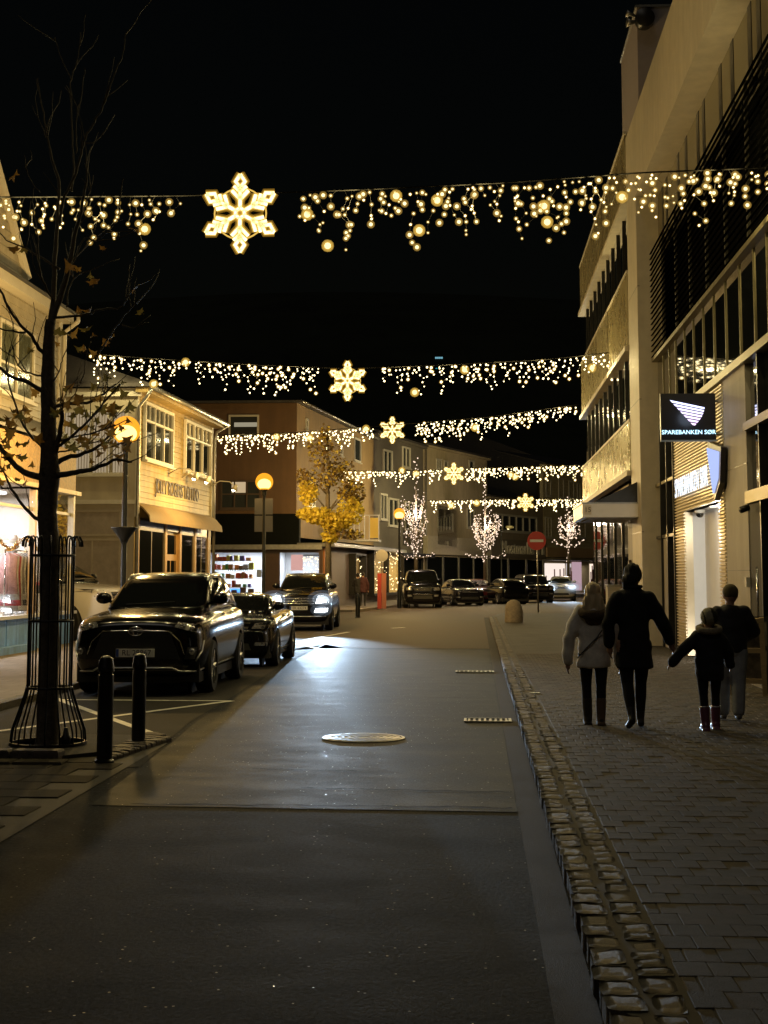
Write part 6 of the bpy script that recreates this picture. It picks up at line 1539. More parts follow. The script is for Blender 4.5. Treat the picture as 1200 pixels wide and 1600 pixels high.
def branch(pts, r0, r1, dy, m=None, nm='branch', tw=2):
    P = smooth(pts, 4); n = len(P); b = MB()
    W_ = [pp(p[0], p[1], dy * (i / (n - 1)) ** 1.2) + V((rt.uniform(-.006, .006), rt.uniform(-.01, .01), rt.uniform(-.006, .006))) for i, p in enumerate(P)]
    b.tube(W_, [(r0 + (r1 - r0) * (i / (n - 1)) ** .8) * K for i in range(n)], 8)
    for k in range(tw):
        i = rt.randrange(n // 3, n); base = W_[i]; d = (W_[min(i + 1, n - 1)] - W_[max(i - 1, 0)]).normalized()
        d = (d + V((rt.uniform(-1, 1), rt.uniform(-1, 1), rt.uniform(-.2, 1.1))) * .9).normalized(); Q = [base]; L = rt.uniform(.07, .2)
        for q in range(4):
            d = (d + V((rt.uniform(-.35, .35), rt.uniform(-.35, .35), rt.uniform(-.1, .35)))).normalized(); Q.append(Q[-1] + d * L / 1.5)
        b.tube(Q, [.006, .005, .004, .0035, .003], 5); ends.append(Q[-1])
    ends.append(W_[-1]); b.build(nm, m or BARK, tree, True)
LOW = [([(80, 746), (112, 739), (135, 735), (160, 727), (183, 718), (205, 722)], 5.5, 1.6, -.3, 4), ([(82, 728), (100, 717), (125, 710), (150, 700), (163, 690), (184, 668)], 5, 1.4, .5, 5),
       ([(83, 712), (92, 685), (96, 655), (97, 642)], 5, 3, -.2, 4), ([(90, 698), (117, 677), (140, 655), (162, 630), (187, 600)], 2.8, 1.2, -.4, 5), ([(78, 637), (100, 631), (135, 629), (162, 615), (179, 600)], 3.8, 1.3, .4, 5),
       ([(70, 748), (37, 737), (15, 718), (0, 698), (-30, 668)], 6, 3, .3, 4), ([(68, 766), (45, 762), (5, 763), (-15, 760)], 2.2, 1.1, -.3, 3), ([(70, 814), (50, 805), (30, 782), (15, 757), (2, 730)], 3.8, 1.5, .2, 3),
       ([(70, 612), (37, 595), (12, 585), (-20, 558)], 4, 2.2, .4, 4), ([(70, 553), (62, 545), (45, 520), (22, 495), (0, 452)], 4, 1.8, -.3, 4), ([(40, 520), (15, 517), (-10, 510)], 2, 1, -.2, 2),
       ([(72, 705), (57, 690), (37, 665), (22, 625), (10, 580), (15, 545)], 2.6, 1, .4, 5), ([(70, 588), (42, 582), (25, 565), (20, 540)], 1.8, .9, -.3, 3), ([(79, 655), (95, 640), (112, 622), (125, 600)], 1.6, .7, .3, 3),
       ([(84, 690), (120, 682), (160, 672), (200, 655)], 1.8, .7, -.5, 5), ([(88, 708), (120, 700), (150, 690), (186, 695)], 1.5, .7, .5, 5), ([(80, 600), (92, 580), (98, 560)], 1.4, .6, -.2, 2)]
UPP = [([(78, 510), (98, 452), (109, 408), (118, 360), (127, 331), (132, 300), (136, 279), (133, 255)], 6, .9, -.2, 5), ([(77, 508), (84, 456), (86, 402), (88, 365), (91, 327), (92, 285), (83, 255), (74, 216), (68, 178), (58, 122)], 5, .8, .3, 5),
       ([(94, 350), (98, 316), (116, 277), (126, 246), (131, 222), (144, 196), (157, 174), (166, 152), (182, 108), (192, 85), (196, 54)], 2.6, .9, -.3, 4), ([(131, 225), (149, 220), (161, 209)], 1.2, .7, .1, 1),
       ([(112, 300), (116, 262), (113, 215), (111, 160), (111, 122), (120, 98), (126, 50)], 1.6, .8, .3, 3), ([(111, 125), (98, 95), (85, 58)], 1, .6, .2, 1), ([(120, 240), (118, 205), (122, 176), (130, 130), (132, 107)], 1.2, .7, -.2, 2),
       ([(88, 496), (135, 491), (160, 483), (187, 481), (200, 463), (208, 451)], 2.4, .8, -.3, 3), ([(150, 560), (165, 535), (180, 513), (195, 492), (213, 474)], 1.6, .7, -.2, 3), ([(190, 507), (208, 511), (232, 503)], 1, .6, -.1, 1),
       ([(92, 420), (60, 400), (35, 385), (15, 378), (0, 365)], 2, .8, .4, 4), ([(100, 440), (118, 400), (132, 372), (150, 376), (168, 362), (184, 362), (186, 370)], 1.6, .9, -.3, 3), ([(108, 410), (125, 395), (140, 378)], 1.2, .7, .2, 2),
       ([(84, 470), (70, 445), (62, 420), (58, 360), (50, 330)], 1.8, .8, -.4, 4), ([(105, 480), (107, 455), (115, 436), (130, 425)], 1.4, .8, .2, 2), ([(130, 330), (140, 300), (146, 275)], 1, .6, .2, 2), ([(62, 300), (50, 285), (40, 262)], 1, .5, .3, 2), ([(72, 215), (62, 190), (50, 165)], 1, .5, .3, 1), ([(186, 335), (189, 300), (193, 278)], 1.1, .7, -.2, 0)]
for L_ in LOW: branch(L_[0], L_[1], L_[2], L_[3], BARK, tw=L_[4])
for L_ in UPP: branch(L_[0], L_[1], L_[2], L_[3], TWIG, tw=L_[4])
def leaf_mesh(name, rn, m):
    """a curled, lobed maple leaf"""
    out = []
    for (a, r) in ((-90, .12), (-60, .34), (-35, .62), (-10, .42), (12, .78), (38, .5), (62, .55), (90, 1.0), (118, .55), (142, .5), (168, .78), (190, .42), (215, .62), (240, .34)):
        r *= rn.uniform(.85, 1.1); out.append((r * cos(R(a)), r * sin(R(a))))
    cu = rn.uniform(.3, .9); tw = rn.uniform(-.6, .6); vs = [(0, .1, 0)] + [(x * (1 - .25 * abs(y)), y, cu * (x * x) - .35 * y * y * (1 if rn.random() < .7 else -1) + tw * x * y) for (x, y) in out]
    mid = [(x * .5, y * .5 + .05, cu * .3 * (x * x)) for (x, y) in out]; n = len(out); vs += mid
    fs = [(0, 1 + n + i, 1 + n + (i + 1) % n) for i in range(n)] + [(1 + n + i, 1 + i, 1 + (i + 1) % n, 1 + n + (i + 1) % n) for i in range(n)]
    o = len(vs); vs += [(-.015, .1, 0), (.015, .1, 0), (.012, -.75, .1), (-.012, -.75, .1)]; fs.append((o, o + 1, o + 2, o + 3))
    me = bpy.data.meshes.new(name); me.from_pydata(vs, [], fs); me.update(); me.materials.append(m); me.shade_smooth(); return me
def leafmat(name, c, tr=.35):
    m = mat(name, c, .6, var=.45, scale=3.0, bump=.2, bscale=12); t = m.node_tree; b = t.nodes['Principled BSDF']
    tl = t.nodes.new('ShaderNodeBsdfTranslucent'); tl.inputs[0].default_value = (*[min(1, x * 1.5) for x in c], 1); mx = t.nodes.new('ShaderNodeMixShader'); mx.inputs[0].default_value = tr
    t.links.new(b.outputs[0], mx.inputs[1]); t.links.new(tl.outputs[0], mx.inputs[2]); t.links.new(mx.outputs[0], t.nodes['Material Output'].inputs[0]); return m
LM = [leafmat('brown maple leaf', (.16, .085, .02)), leafmat('ochre maple leaf', (.26, .145, .03)), leafmat('olive maple leaf', (.13, .1, .025))]
lms = [leaf_mesh('leaf', rt, LM[k % 3]) for k in range(9)]
spots = [(125, 425), (140, 432), (143, 446), (205, 452), (221, 487), (138, 483), (122, 488), (88, 522), (103, 524), (92, 535), (116, 520), (132, 517), (150, 522), (167, 537), (176, 528), (128, 548), (142, 552), (118, 545), (47, 550), (24, 277), (26, 392), (36, 396), (156, 388), (210, 357), (112, 420),
         (30, 650), (40, 662), (10, 672), (0, 690), (20, 682), (52, 668), (28, 700), (10, 712), (45, 690), (18, 640), (36, 640), (85, 650), (104, 612), (98, 690), (130, 683), (121, 690), (150, 680), (165, 665), (172, 652), (186, 642), (196, 648), (183, 700), (166, 702), (150, 716), (142, 722), (178, 612), (198, 622), (205, 636), (66, 730), (52, 724), (22, 752), (42, 752), (4, 760), (140, 652), (160, 640), (118, 668), (110, 700), (190, 725), (196, 705), (178, 640), (205, 655), (150, 610), (172, 595), (188, 605), (0, 735), (15, 690), (60, 612), (14, 660), (130, 700), (158, 690), (170, 680), (0, 655), (8, 700), (33, 655), (48, 652), (56, 685), (22, 668), (12, 725), (35, 712), (100, 640), (112, 655), (126, 640), (144, 665), (152, 655), (168, 690), (175, 668), (190, 668), (200, 690), (135, 672), (104, 668), (120, 628), (150, 628), (166, 612), (90, 620)]
for (u, v) in spots:
    for k in range(1 if v < 560 else rt.choice((1, 1, 2))):
        o = bpy.data.objects.new('leaf', rt.choice(lms)); C.objects.link(o); o.parent = tree
        o.location = pp(u + rt.uniform(-5, 5), v + rt.uniform(-5, 5), rt.uniform(-.45, .45)) - V(tree.location)
        s = rt.uniform(.055, .11); o.scale = (s, s, s); o.rotation_euler = (rt.uniform(-1.2, 1.2) + pi / 2, rt.uniform(-.8, .8), rt.uniform(-.9, .9) + pi)
# guard
GI = mat('black guard iron', (.006, .006, .006), .5)
gd = thing('tree_guard', 'black wrought iron guard of bent bars round the tree trunk', 'tree guard', (tb.x, TY, .045))
gz = lambda v: atY(75, v, TY).z
r_top, r_bot = 34 * K, 58 * K
zt, z1, z2, z3, zb = gz(838), gz(868), gz(970), gz(1074), .06
for k in range(16):
    a = 2 * pi * (k + .5) / 16; c, s = cos(a), sin(a); q = lambda r, z: (tb.x + r * c, TY + r * s, z)
    P = [q(r_bot, zb), q(r_bot * .97, zb + .12), q(r_bot * .82, zb + .27), q(r_top * 1.12, z3 - .07), q(r_top, z3 + .03), q(r_top, zt - .06), q(r_top * 1.03, zt - .02), q(r_top * 1.12, zt), q(r_top * 1.25, zt - .005), q(r_top * 1.36, zt - .05), q(r_top * 1.38, zt - .1)]
    MB().tube(P, .0085, 6).build('bar', GI, gd, True)
for z, r in ((z1, r_top), (z2, r_top), (z3, r_top * 1.02)): MB().ring((tb.x, TY, z), r, .013, 32, 6).build('ring', GI, gd, True)
MB().lathe((tb.x, TY, 0), [(r_bot * 1.03, .045), (r_bot * 1.03, .075), (r_bot * .96, .075), (r_bot * .96, .045)], 36).build('base_ring', GI, gd, True, angle=30)
MB().lathe((tb.x + .22, TY - .18, 0), [(.045, .045), (.045, .13), (.03, .15), (.02, .22)], 12).build('spotlight_stub', GI, gd, True)

# ================================================================== AUTUMN TREE
at = atY(513, 950, 49.0); au = thing('autumn_tree', 'maple with yellow autumn leaves beside the globe lamp', 'tree', (at.x, 49, 0.05))
KA = 49.0 / FPX; ra = random.Random(8); b = MB()
b.tube([atY(513, 970, 49), atY(513, 850, 49), atY(512, 780, 49), atY(513, 720, 49), atY(511, 665, 49)], [.13, .1, .07, .04, .012], 8)
clumps = []
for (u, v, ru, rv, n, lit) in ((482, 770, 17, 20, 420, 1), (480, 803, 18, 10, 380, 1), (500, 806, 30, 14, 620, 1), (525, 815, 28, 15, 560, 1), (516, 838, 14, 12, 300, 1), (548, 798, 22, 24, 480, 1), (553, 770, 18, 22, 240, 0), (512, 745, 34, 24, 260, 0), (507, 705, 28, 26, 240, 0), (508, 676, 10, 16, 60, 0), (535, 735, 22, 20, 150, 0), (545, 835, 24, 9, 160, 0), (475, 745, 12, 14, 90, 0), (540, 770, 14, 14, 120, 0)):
    clumps.append((u, v, ru, rv, n, lit)); c = atY(u, v, 49 + ra.uniform(-.6, .6)); s0 = atY(513, min(v + 30, 835), 49)
    b.tube([s0, s0.lerp(c, .5) + V((0, 0, .1)), c], [.035, .02, .008], 6)
b.build('trunk', BARK, au, True)
lv = MB()
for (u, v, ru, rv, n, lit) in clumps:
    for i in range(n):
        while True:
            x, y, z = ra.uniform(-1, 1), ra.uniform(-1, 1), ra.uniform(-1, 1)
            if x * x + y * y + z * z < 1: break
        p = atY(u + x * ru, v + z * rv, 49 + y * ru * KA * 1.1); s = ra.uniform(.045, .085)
        M = Euler((ra.uniform(-1.2, 1.2), ra.uniform(-1, 1), ra.uniform(0, 6.3))).to_matrix(); lv.mi = ra.choice((0, 0, 1)) if lit else ra.choice((1, 2, 2))  # leaf colour by clump
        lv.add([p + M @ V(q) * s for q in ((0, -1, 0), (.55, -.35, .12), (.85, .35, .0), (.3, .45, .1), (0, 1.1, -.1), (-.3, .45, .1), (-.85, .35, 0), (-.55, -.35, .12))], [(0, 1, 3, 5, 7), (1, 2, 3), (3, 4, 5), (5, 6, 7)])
o = lv.build('crown', [leafmat('yellow autumn leaf', (.72, .58, .09), .45), leafmat('tan autumn leaf', (.5, .38, .07), .45), leafmat('brown autumn leaf', (.14, .09, .03), .3)], au); o['kind'] = 'stuff'

# ================================================================== TREES WRAPPED IN LIGHTS
def lit_tree(label, u, vb, vt, Y, wpx, vlow, seed, n=9):
    rn = random.Random(seed); k = Y / FPX; base = atY(u, vb, Y); t = thing('lit_tree', label, 'tree', (base.x, Y, max(0, base.z)), 'trees wrapped in lights')
    b = MB(); bulbs = MB(); b.tube([(base.x, Y, -.02), atY(u, vlow, Y), atY(u, (vlow + vt) / 2, Y), atY(u, vt, Y)], [.13, .1, .06, .015], 8)
    paths = [[atY(u, vb - (vb - vt) * .35, Y), atY(u, (vlow + vt) / 2, Y), atY(u, vt, Y)]]
    for i in range(n):
        a = rn.uniform(0, 2 * pi); v0 = vlow - (vlow - vt) * rn.uniform(0, .35); L = (v0 - vt) * rn.uniform(.25, .5); w_ = wpx * rn.uniform(.5, 1.0)
        p0 = atY(u, v0, Y); p1 = atY(u + w_ * .6 * cos(a), v0 - L * .25, Y + w_ * .6 * k * sin(a)); p2 = atY(u + w_ * cos(a), v0 - L * .65, Y + w_ * k * sin(a)); p3 = atY(u + w_ * .8 * cos(a), v0 - L, Y + w_ * .8 * k * sin(a))
        paths.append([p0, p1, p2, p3]); b.tube([p0, p1, p2, p3], [.05, .035, .02, .01], 6)
    for s in (-1, 1): 
        p0 = atY(u, vlow + 4, Y); p1 = atY(u + s * wpx * 1.2, vlow - 6, Y); paths.append([p0, p0.lerp(p1, .6) + V((0, 0, -.15)), p1]); b.tube(paths[-1], [.04, .03, .012], 6)
    b.build('trunk', BARK, t, True)
    for P in paths:
        for a, c in zip(P, P[1:]):
            m = max(2, int((c - a).length / .105))
            for i in range(m):
                p = a.lerp(c, (i + rn.random()) / m) + V((rn.uniform(-.12, .12), rn.uniform(-.15, .05), rn.uniform(-.12, .12))); bulbs.ico(p, rn.choice((.028, .034, .042)) * Y / 85, 1)
    o = bulbs.build('bulbs', emit('rosy led', (1, .74, .55), 1.7), t); o['kind'] = 'stuff'
    lamp('tree_light', 'POINT', atY(u, (vlow + vt) / 2 + 10, Y) - V((0, .6, 0)), 700, (1, .78, .6), t, .1)
lit_tree('light-wrapped tree beside the smallest globe lamp, left of three', 650, 952, 716, 80, 26, 868, 3, 16)
lit_tree('light-wrapped tree before the beige house, middle of three', 758, 946, 752, 92, 28, 868, 4, 16)
lit_tree('light-wrapped tree before the white far house, right of three', 888, 930, 776, 112, 20, 850, 5, 14)
# ================================================================== PEOPLE
SKIN = mat('skin', (.42, .24, .16), .55, var=.08, scale=8)
def clothm(n, c, r=.9, b=.5): return mat('garment ' + n, c, r, var=.22, scale=9, bump=b, bscale=38)
def person(label, u, v, Hh, pose, zg=SWZ, rz=0.0, coat=None, legs=None, shoes=None, fine=True, cat='person', group='people walking', Y=None, headm=None):
    """local axes: x right, y forward (away from the camera), z up, all in metres of a 1.0 m tall figure scaled by Hh"""
    p = G(u, v, zg) if Y is None else atY(u, v, Y); t = thing('person', label, cat, (p.x, p.y, zg), group, rz); t['_local'] = 1
    J = dict(hip=(.055, 0, .50), knee=(.06, .01, .275), ankle=(.058, -.01, .045), sh=(.105, 0, .80), el=(.15, -.01, .63), wr=(.155, .03, .47))
    X = {}
    for k, c in J.items():
        for s, n in ((-1, 'L'), (1, 'R')): X[k + n] = V((s * c[0], c[1], c[2]))
    for k, c in pose.items():
        if k in X: X[k] = V(c)
    S_ = lambda q: V(q) * Hh
    b = MB(); cap = lambda a, c, ra, rb: b.capsule(S_(a), S_(c), ra * Hh, rb * Hh, 12)
    b.ball(S_((0, 0, .53)), tuple(x * Hh for x in (.1, .07, .075))); b.ball(S_((0, .005, .64)), tuple(x * Hh for x in (.085, .06, .1))); b.ball(S_((0, 0, .74)), tuple(x * Hh for x in (.105, .065, .085)))
    cap((0, 0, .80), (0, .01, .87), .036, .033)
    hd = V(pose.get('head', (0, .015, .932))); b.ball(S_(hd), tuple(x * Hh for x in (.05, .06, .068)), 16, 12)
    b.ball(S_(hd + V((0, .05, -.03))), tuple(x * Hh for x in (.03, .022, .03)))       # jaw
    b.ball(S_(hd + V((0, .064, -.008))), tuple(x * Hh for x in (.009, .014, .014)))    # nose
    for s in (-1, 1): b.ball(S_(hd + V((s * .051, .0, -.005))), tuple(x * Hh for x in (.009, .016, .02)))   # ears
    for s in (-1, 1): b.ball(S_(hd + V((s * .02, .054, .006))), tuple(x * Hh for x in (.008, .007, .006)))
    for n, s in (('L', -1), ('R', 1)):
        cap(X['hip' + n], X['knee' + n], .058, .038); cap(X['knee' + n], X['knee' + n].lerp(X['ankle' + n], .4), .037, .036); cap(X['knee' + n].lerp(X['ankle' + n], .4), X['ankle' + n], .036, .023)
        an = X['ankle' + n]; ft = pose.get('toe' + n, an + V((s * .01, .095, -.022))); heel = an + V((0, -.022, -.018))
        cap(heel, ft, .023, .02); cap(an, heel, .023, .023)
        cap(X['sh' + n], X['el' + n], .034, .026); cap(X['el' + n], X['wr' + n], .026, .017)
        d = (X['wr' + n] - X['el' + n]).normalized(); pl = X['wr' + n] + d * .028; side_ = V((1, 0, 0)) if abs(d.x) < .7 else V((0, 0, 1)); fw = V((0, 1, 0))
        b.capsule(S_(X['wr' + n]), S_(pl + d * .012), .017 * Hh, .021 * Hh, 10)
        for i, (o_, L) in enumerate(((-.015, .042), (-.005, .048), (.005, .045), (.014, .036))):
            r0 = pl + fw * o_ + d * .018; r1 = r0 + d * L * .55; r2 = r1 + (d * .8 + V((-s * .5, 0, 0))).normalized() * L * .5
            cap(r0, r1, .0065, .006); cap(r1, r2, .006, .005)
        r0 = pl + fw * .016 - d * .005; cap(r0, r0 + (d * .6 + fw * .7) * .022, .0075, .0068); cap(r0 + (d * .6 + fw * .7) * .022, r0 + (d * .9 + fw * .5) * .04, .0066, .0055)
    o = b.build('body', [legs, SKIN, shoes], t, world=False); remesh(o, .0075 * Hh if fine else .016, 3)
    zsh = pose.get('boot', .07); bt = pose.get('boot_m')
    for f in o.data.polygons:
        c = f.center / Hh; low = min((c - X['ankleL']).length, (c - X['ankleR']).length) < .065 or c.z < zsh
        dl = min((c - X['wrL']).length, (c - X['wrR']).length)
        f.material_index = 2 if (c.z < .3 and low) else 1 if (c.z > .83 or dl < .085) else 0
    # coat: torso shell and sleeves
    cb = MB(); lv = pose['coat']
    prof = lv
    P = []; n = 20
    rings = [[S_((cx_ + rx * cos(2 * pi * j / n), cy_ + ry * sin(2 * pi * j / n), z)) for j in range(n)] for (z, rx, ry, cx_, cy_) in prof]
    cb.add(*loft([[tuple(q) for q in r] for r in rings]))
    for nn, s in (('L', -1), ('R', 1)):
        sw = pose.get('sleeve', .042); a, e, w_ = X['sh' + nn] + V((-s * .012, 0, -.005)), X['el' + nn], X['wr' + nn]
        cb.capsule(S_(a), S_(e), (sw + .006) * Hh, sw * Hh, 12); cb.capsule(S_(e), S_(e.lerp(w_, pose.get('cuff', .93))), sw * Hh, (sw - .008) * Hh, 12)
    o = cb.build('coat', coat, t, world=False); remesh(o, .009 * Hh if fine else .018, pose.get('csm', 5))
    rn = random.Random(int(u)); ph = [rn.uniform(0, 6) for _ in range(6)]
    for vv in o.data.vertices:       # soft folds
        q = vv.co / Hh; k = .0035 * sin(q.z * 55 + 9 * q.x + ph[0]) * sin(q.x * 22 + ph[1]) + .003 * sin(q.z * 23 + q.x * 40 + ph[2]) + .002 * sin(q.x * 70 + q.z * 12 + ph[3])
        vv.co += vv.normal * k * Hh
    def extra(nm, fn, m_, vox=.009, sm=3):
        e = MB(); fn(e, S_, Hh, hd); oo = e.build(nm, m_, t, world=False); remesh(oo, vox * Hh if fine else .018, sm)
        if nm == 'hair':
            for vv in oo.data.vertices: q = vv.co; vv.co += vv.normal * (.003 * sin(q.x * 190 + q.z * 14) + .003 * sin(q.x * 83 - q.z * 30 + 2))
        return oo
    return t, extra, X
# ---- woman in the long black coat
bl = clothm('black wool', (.008, .008, .009)); tight = clothm('black tights', (.006, .006, .006), .8, .1)
t, ex, X = person('tall woman in a long black coat, reaching her hand out towards the child', 993, 1138, 1.66,
    dict(coat=[(.365, .118, .085, .005, 0), (.40, .116, .085, .004, 0), (.50, .102, .08, 0, 0), (.60, .092, .07, 0, 0), (.70, .104, .072, 0, 0), (.78, .112, .07, 0, 0), (.815, .098, .06, 0, 0), (.845, .06, .05, 0, .005), (.868, .046, .044, 0, .01)],
         elL=(-.158, -.01, .64), wrL=(-.148, .02, .505), shR=(.108, 0, .79), elR=(.172, -.01, .645), wrR=(.222, .03, .525),
         kneeL=(-.045, .0, .275), ankleL=(-.03, -.09, .075), toeL=V((-.045, -.03, .018)), kneeR=(.042, .05, .28), ankleR=(.038, .06, .045), toeR=V((.045, .16, .02)), head=(.0, .015, .93), sleeve=.043),
    coat=bl, legs=tight, shoes=mat('dark shoe', (.02, .018, .016), .5))
def f(e, S_, H, hd):
    e.ball(S_(hd + V((-.002, -.012, .012))), tuple(x * H for x in (.058, .062, .068)), 16, 12)
    e.ball(S_(hd + V((-.018, -.055, -.018))), tuple(x * H for x in (.045, .034, .04))); e.ball(S_(hd + V((-.046, -.04, -.03))), tuple(x * H for x in (.03, .025, .034)))
    e.ball(S_(hd + V((-.035, -.03, -.062))), tuple(x * H for x in (.03, .02, .03)))
ex('hair', f, mat('dark hair', (.012, .009, .007), .8, bump=.6, bscale=90, stretch=(1, 1, .2)), .007, 2)
def f(e, S_, H, hd): e.ring(S_((0, .005, .862)), .05 * H, .014 * H, 20, 8)
ex('collar', f, bl)
# ---- girl in the beige jacket
bg = clothm('beige jacket', (.8, .74, .65)); 
t, ex, X = person('long-haired girl in a beige hooded jacket and black leggings, leftmost walker', 929, 1132, 1.46,
    dict(coat=[(.40, .12, .09, .0, 0), (.43, .122, .092, 0, 0), (.52, .112, .088, 0, 0), (.62, .105, .08, 0, 0), (.72, .11, .08, 0, 0), (.78, .108, .075, 0, 0), (.82, .09, .065, 0, 0), (.85, .055, .05, 0, .01)],
         elL=(-.172, -.01, .62), wrL=(-.182, .01, .445), elR=(.172, -.01, .62), wrR=(.185, .01, .44), sleeve=.048, cuff=.97, boot=.17,
         kneeL=(-.052, .03, .28), ankleL=(-.045, .02, .045), toeL=V((-.05, .11, .022)), kneeR=(.05, -.01, .275), ankleR=(.045, -.03, .05), toeR=V((.05, .06, .02))),
    coat=bg, legs=tight, shoes=mat('dark felt boot', (.03, .024, .018), .8))
def f(e, S_, H, hd):
    e.ball(S_(hd + V((0, -.01, .014))), tuple(x * H for x in (.06, .064, .068)), 16, 12)
    for (dx, dz, rx, rz_) in ((0, -.07, .08, .085), (-.03, -.13, .06, .09), (.035, -.12, .055, .085), (-.06, -.16, .035, .07), (.0, -.18, .045, .06), (.06, -.15, .03, .06)): e.ball(S_(hd + V((dx, -.05, dz))), (rx * H, .03 * H, rz_ * H), 12, 8)
ex('hair', f, mat('blond hair', (.62, .48, .28), .45, var=.3, scale=14, bump=.8, bscale=70, stretch=(1, 1, .12)), .007, 2)
def f(e, S_, H, hd):
    e.ring(S_((0, -.015, .80)), .088 * H, .034 * H, 22, 8, Matrix.Rotation(R(16), 3, 'X')); e.ball(S_((0, -.07, .755)), (.07 * H, .035 * H, .06 * H))
ex('fur_hood', f, mat('brown fur trim', (.1, .065, .035), .95, var=.5, scale=40, bump=1.0, bscale=90))
def f(e, S_, H, hd): e.tube([S_((.11, -.06, .77)), S_((.03, -.092, .64)), S_((-.07, -.094, .55)), S_((-.11, -.06, .50))], .006 * H, 6)
e_ = MB(); H_ = 1.46; e_.tube([V(q) * H_ for q in ((.108, -.04, .78), (.085, -.083, .71), (.02, -.092, .62), (-.06, -.09, .54), (-.118, -.04, .47))], .007, 6); e_.build('bag_strap', mat('dark strap', (.03, .025, .02), .6), t, world=False)
def boots(ex, X, H, top, m_, rad, band=None):
    for n in 'LR':
        def f(e, S_, H_, hd):
            a = X['ankle' + n] * H; k = X['knee' + n] * H; d = (k - a).normalized()
            e.capsule(a, a + d * top, rad * .95, rad * 1.1, 14); e.capsule(a + V((0, -.015, -.02)), a + V((0, .11, -.03)), .046, .04, 12); e.box((a.x, a.y + .035, a.z - .062), (.085, .22, .03))
        o = ex('boot', f, m_[0 if n == 'L' else -1], .008, 2)
boots(ex, X, 1.46, .19, [MAT['dark felt boot'], mat('tan boot cuff', (.14, .09, .05), .9, bump=.8, bscale=70)], .05)
# ---- small child in the middle right
pk = clothm('black snowsuit', (.007, .007, .009), .8)
t, ex, X = person('small child in black with a striped hat, fur hood and purple boots, arm held out', 1110, 1140, 1.22,
    dict(coat=[(.40, .105, .085, .01, 0), (.46, .118, .09, .008, 0), (.56, .12, .09, .005, 0), (.66, .115, .085, .0, 0), (.74, .11, .08, 0, 0), (.79, .085, .065, 0, 0), (.82, .055, .05, 0, 0)],
         shL=(-.1, 0, .76), elL=(-.2, .0, .66), wrL=(-.285, .02, .56), shR=(.1, 0, .76), elR=(.16, .02, .66), wrR=(.18, .06, .55), sleeve=.05, cuff=1.15, boot=.18,
         kneeL=(-.05, .0, .28), ankleL=(-.045, -.05, .05), toeL=V((-.05, .03, .02)), kneeR=(.055, .05, .29), ankleR=(.055, .06, .05), toeR=V((.06, .15, .02)), head=(.012, .01, .905)),
    coat=pk, legs=clothm('black trousers', (.007, .007, .008)), shoes=mat('black boot sole', (.02, .015, .018), .5))
def f(e, S_, H, hd): e.ball(S_(hd + V((0, -.008, .02))), tuple(x * H for x in (.075, .078, .078)), 18, 12)
hat = ex('hat', f, [mat('cream knit', (.36, .33, .23), .95, bump=.8, bscale=60), mat('dark green knit', (.03, .03, .018), .95, bump=.8, bscale=60)], .008, 2)
for fc in hat.data.polygons:
    q = (fc.center.x / 1.22 - .012) + .25 * (fc.center.z / 1.22 - .92); fc.material_index = 1 if (q > .022 or -.05 < q < -.042) else 0
def f(e, S_, H, hd): e.ring(S_((.005, -.01, .825)), .085 * H, .03 * H, 22, 8, Matrix.Rotation(R(12), 3, 'X'))
ex('fur_hood', f, mat('pale fur trim', (.3, .25, .17), .95, var=.4, scale=40, bump=1.0, bscale=90))
boots(ex, X, 1.22, .15, [mat('purple boot', (.16, .05, .085), .35)], .047)
for n in 'LR':
    a = X['ankle' + n] * 1.22; d = (X['knee' + n] * 1.22 - a).normalized(); q = a + d * .165
    MB().ring(q, .05, .006, 20, 6, d.to_track_quat('Z', 'Y').to_matrix()).build('reflective_band', mat('reflective band', (.75, .75, .8), .25, metal=.5), t, True, world=False)
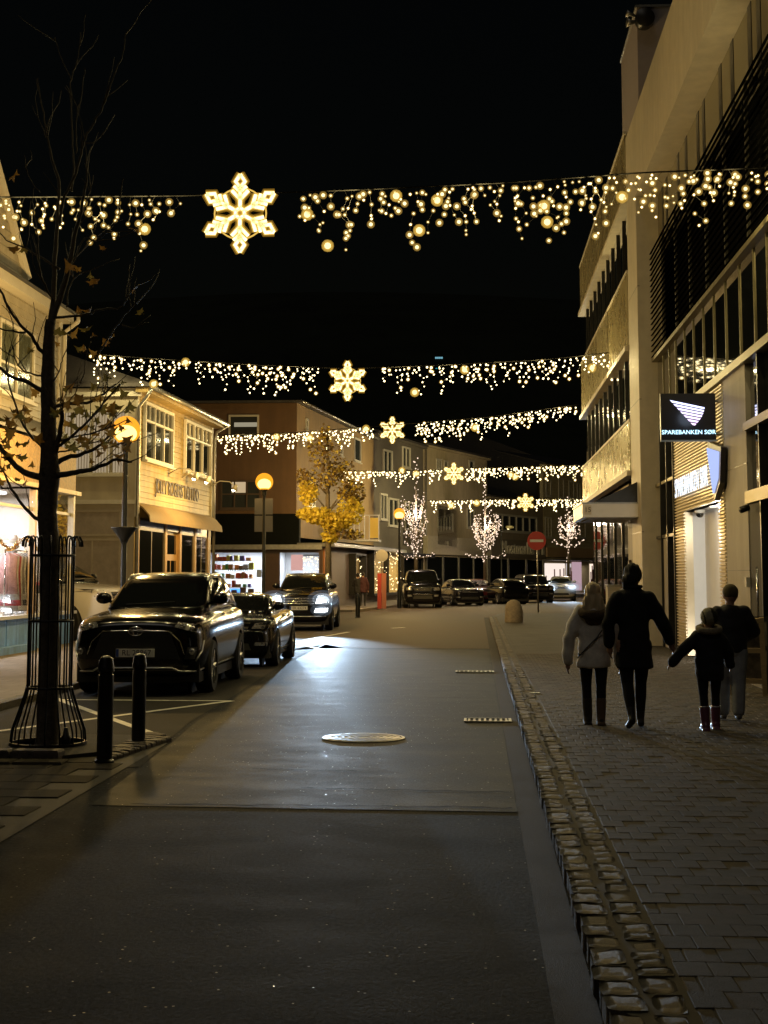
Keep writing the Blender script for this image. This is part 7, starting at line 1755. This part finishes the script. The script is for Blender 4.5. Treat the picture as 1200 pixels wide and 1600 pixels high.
# ---- boy with the cap
jk = clothm('dark jacket', (.01, .01, .012), .7)
t, ex, X = person('boy in a dark jacket, olive cap and grey jeans, rightmost walker by the glass door', 1145, 1125, 1.44,
    dict(coat=[(.50, .11, .085, 0, 0), (.53, .12, .09, 0, 0), (.62, .12, .088, 0, 0), (.72, .122, .085, 0, 0), (.79, .115, .075, 0, 0), (.825, .09, .065, 0, 0), (.855, .052, .05, 0, .005)],
         shL=(-.11, 0, .80), elL=(-.17, .06, .70), wrL=(-.12, .15, .62), shR=(.11, 0, .80), elR=(.175, .02, .655), wrR=(.13, .14, .60), sleeve=.05,
         kneeL=(-.06, .05, .28), ankleL=(-.06, .04, .045), toeL=V((-.07, .13, .02)), kneeR=(.045, -.02, .275), ankleR=(.035, -.06, .05), toeR=V((.04, .03, .02)), head=(.008, .02, .928)),
    coat=jk, legs=clothm('grey jeans', (.3, .31, .32), .85), shoes=mat('grey sneaker', (.16, .15, .14), .6))
def f(e, S_, H, hd): e.ball(S_(hd + V((0, -.006, .022))), tuple(x * H for x in (.06, .066, .062)), 18, 12); e.ball(S_(hd + V((0, .075, .02))), tuple(x * H for x in (.045, .04, .01)))
ex('cap', f, mat('olive cap', (.13, .105, .045), .9, var=.25, scale=12, bump=.4, bscale=80), .008, 2)
def f(e, S_, H, hd):
    for s in (-1, 1):
        n = 'L' if s < 0 else 'R'; e.capsule(S_(X['hip' + n]), S_(X['knee' + n]), .072 * H, .056 * H, 12); e.capsule(S_(X['knee' + n]), S_(X['ankle' + n] + V((0, 0, .02))), .056 * H, .046 * H, 12)
    e.ball(S_((0, 0, .51)), (.115 * H, .085 * H, .07 * H))
ex('jeans', f, MAT['garment grey jeans'])
# ---- pair outside the golden shop
for (u, lab, c) in ((559, 'dark figure in a black coat outside the golden shop, left of the pair', (.012, .011, .011)), (567, 'dark figure in a maroon coat outside the golden shop, right of the pair', (.05, .014, .016))):
    t, ex, X = person(lab, u, 947, 1.66 if u < 562 else 1.72, dict(coat=[(.40, .12, .085, 0, 0), (.5, .115, .085, 0, 0), (.62, .105, .075, 0, 0), (.72, .112, .075, 0, 0), (.8, .1, .065, 0, 0), (.85, .055, .05, 0, 0)], elL=(-.15, .05, .64), wrL=(-.07, .12, .6)),
        zg=.1, coat=clothm('coat %d' % u, c), legs=tight, shoes=MAT['dark shoe'], fine=False, group='people outside the shop', Y=76.0 if False else None)
    def f(e, S_, H, hd): e.ball(S_(hd + V((0, -.01, .012))), tuple(x * H for x in (.058, .064, .07)))
    ex('hair', f, MAT['dark hair'])
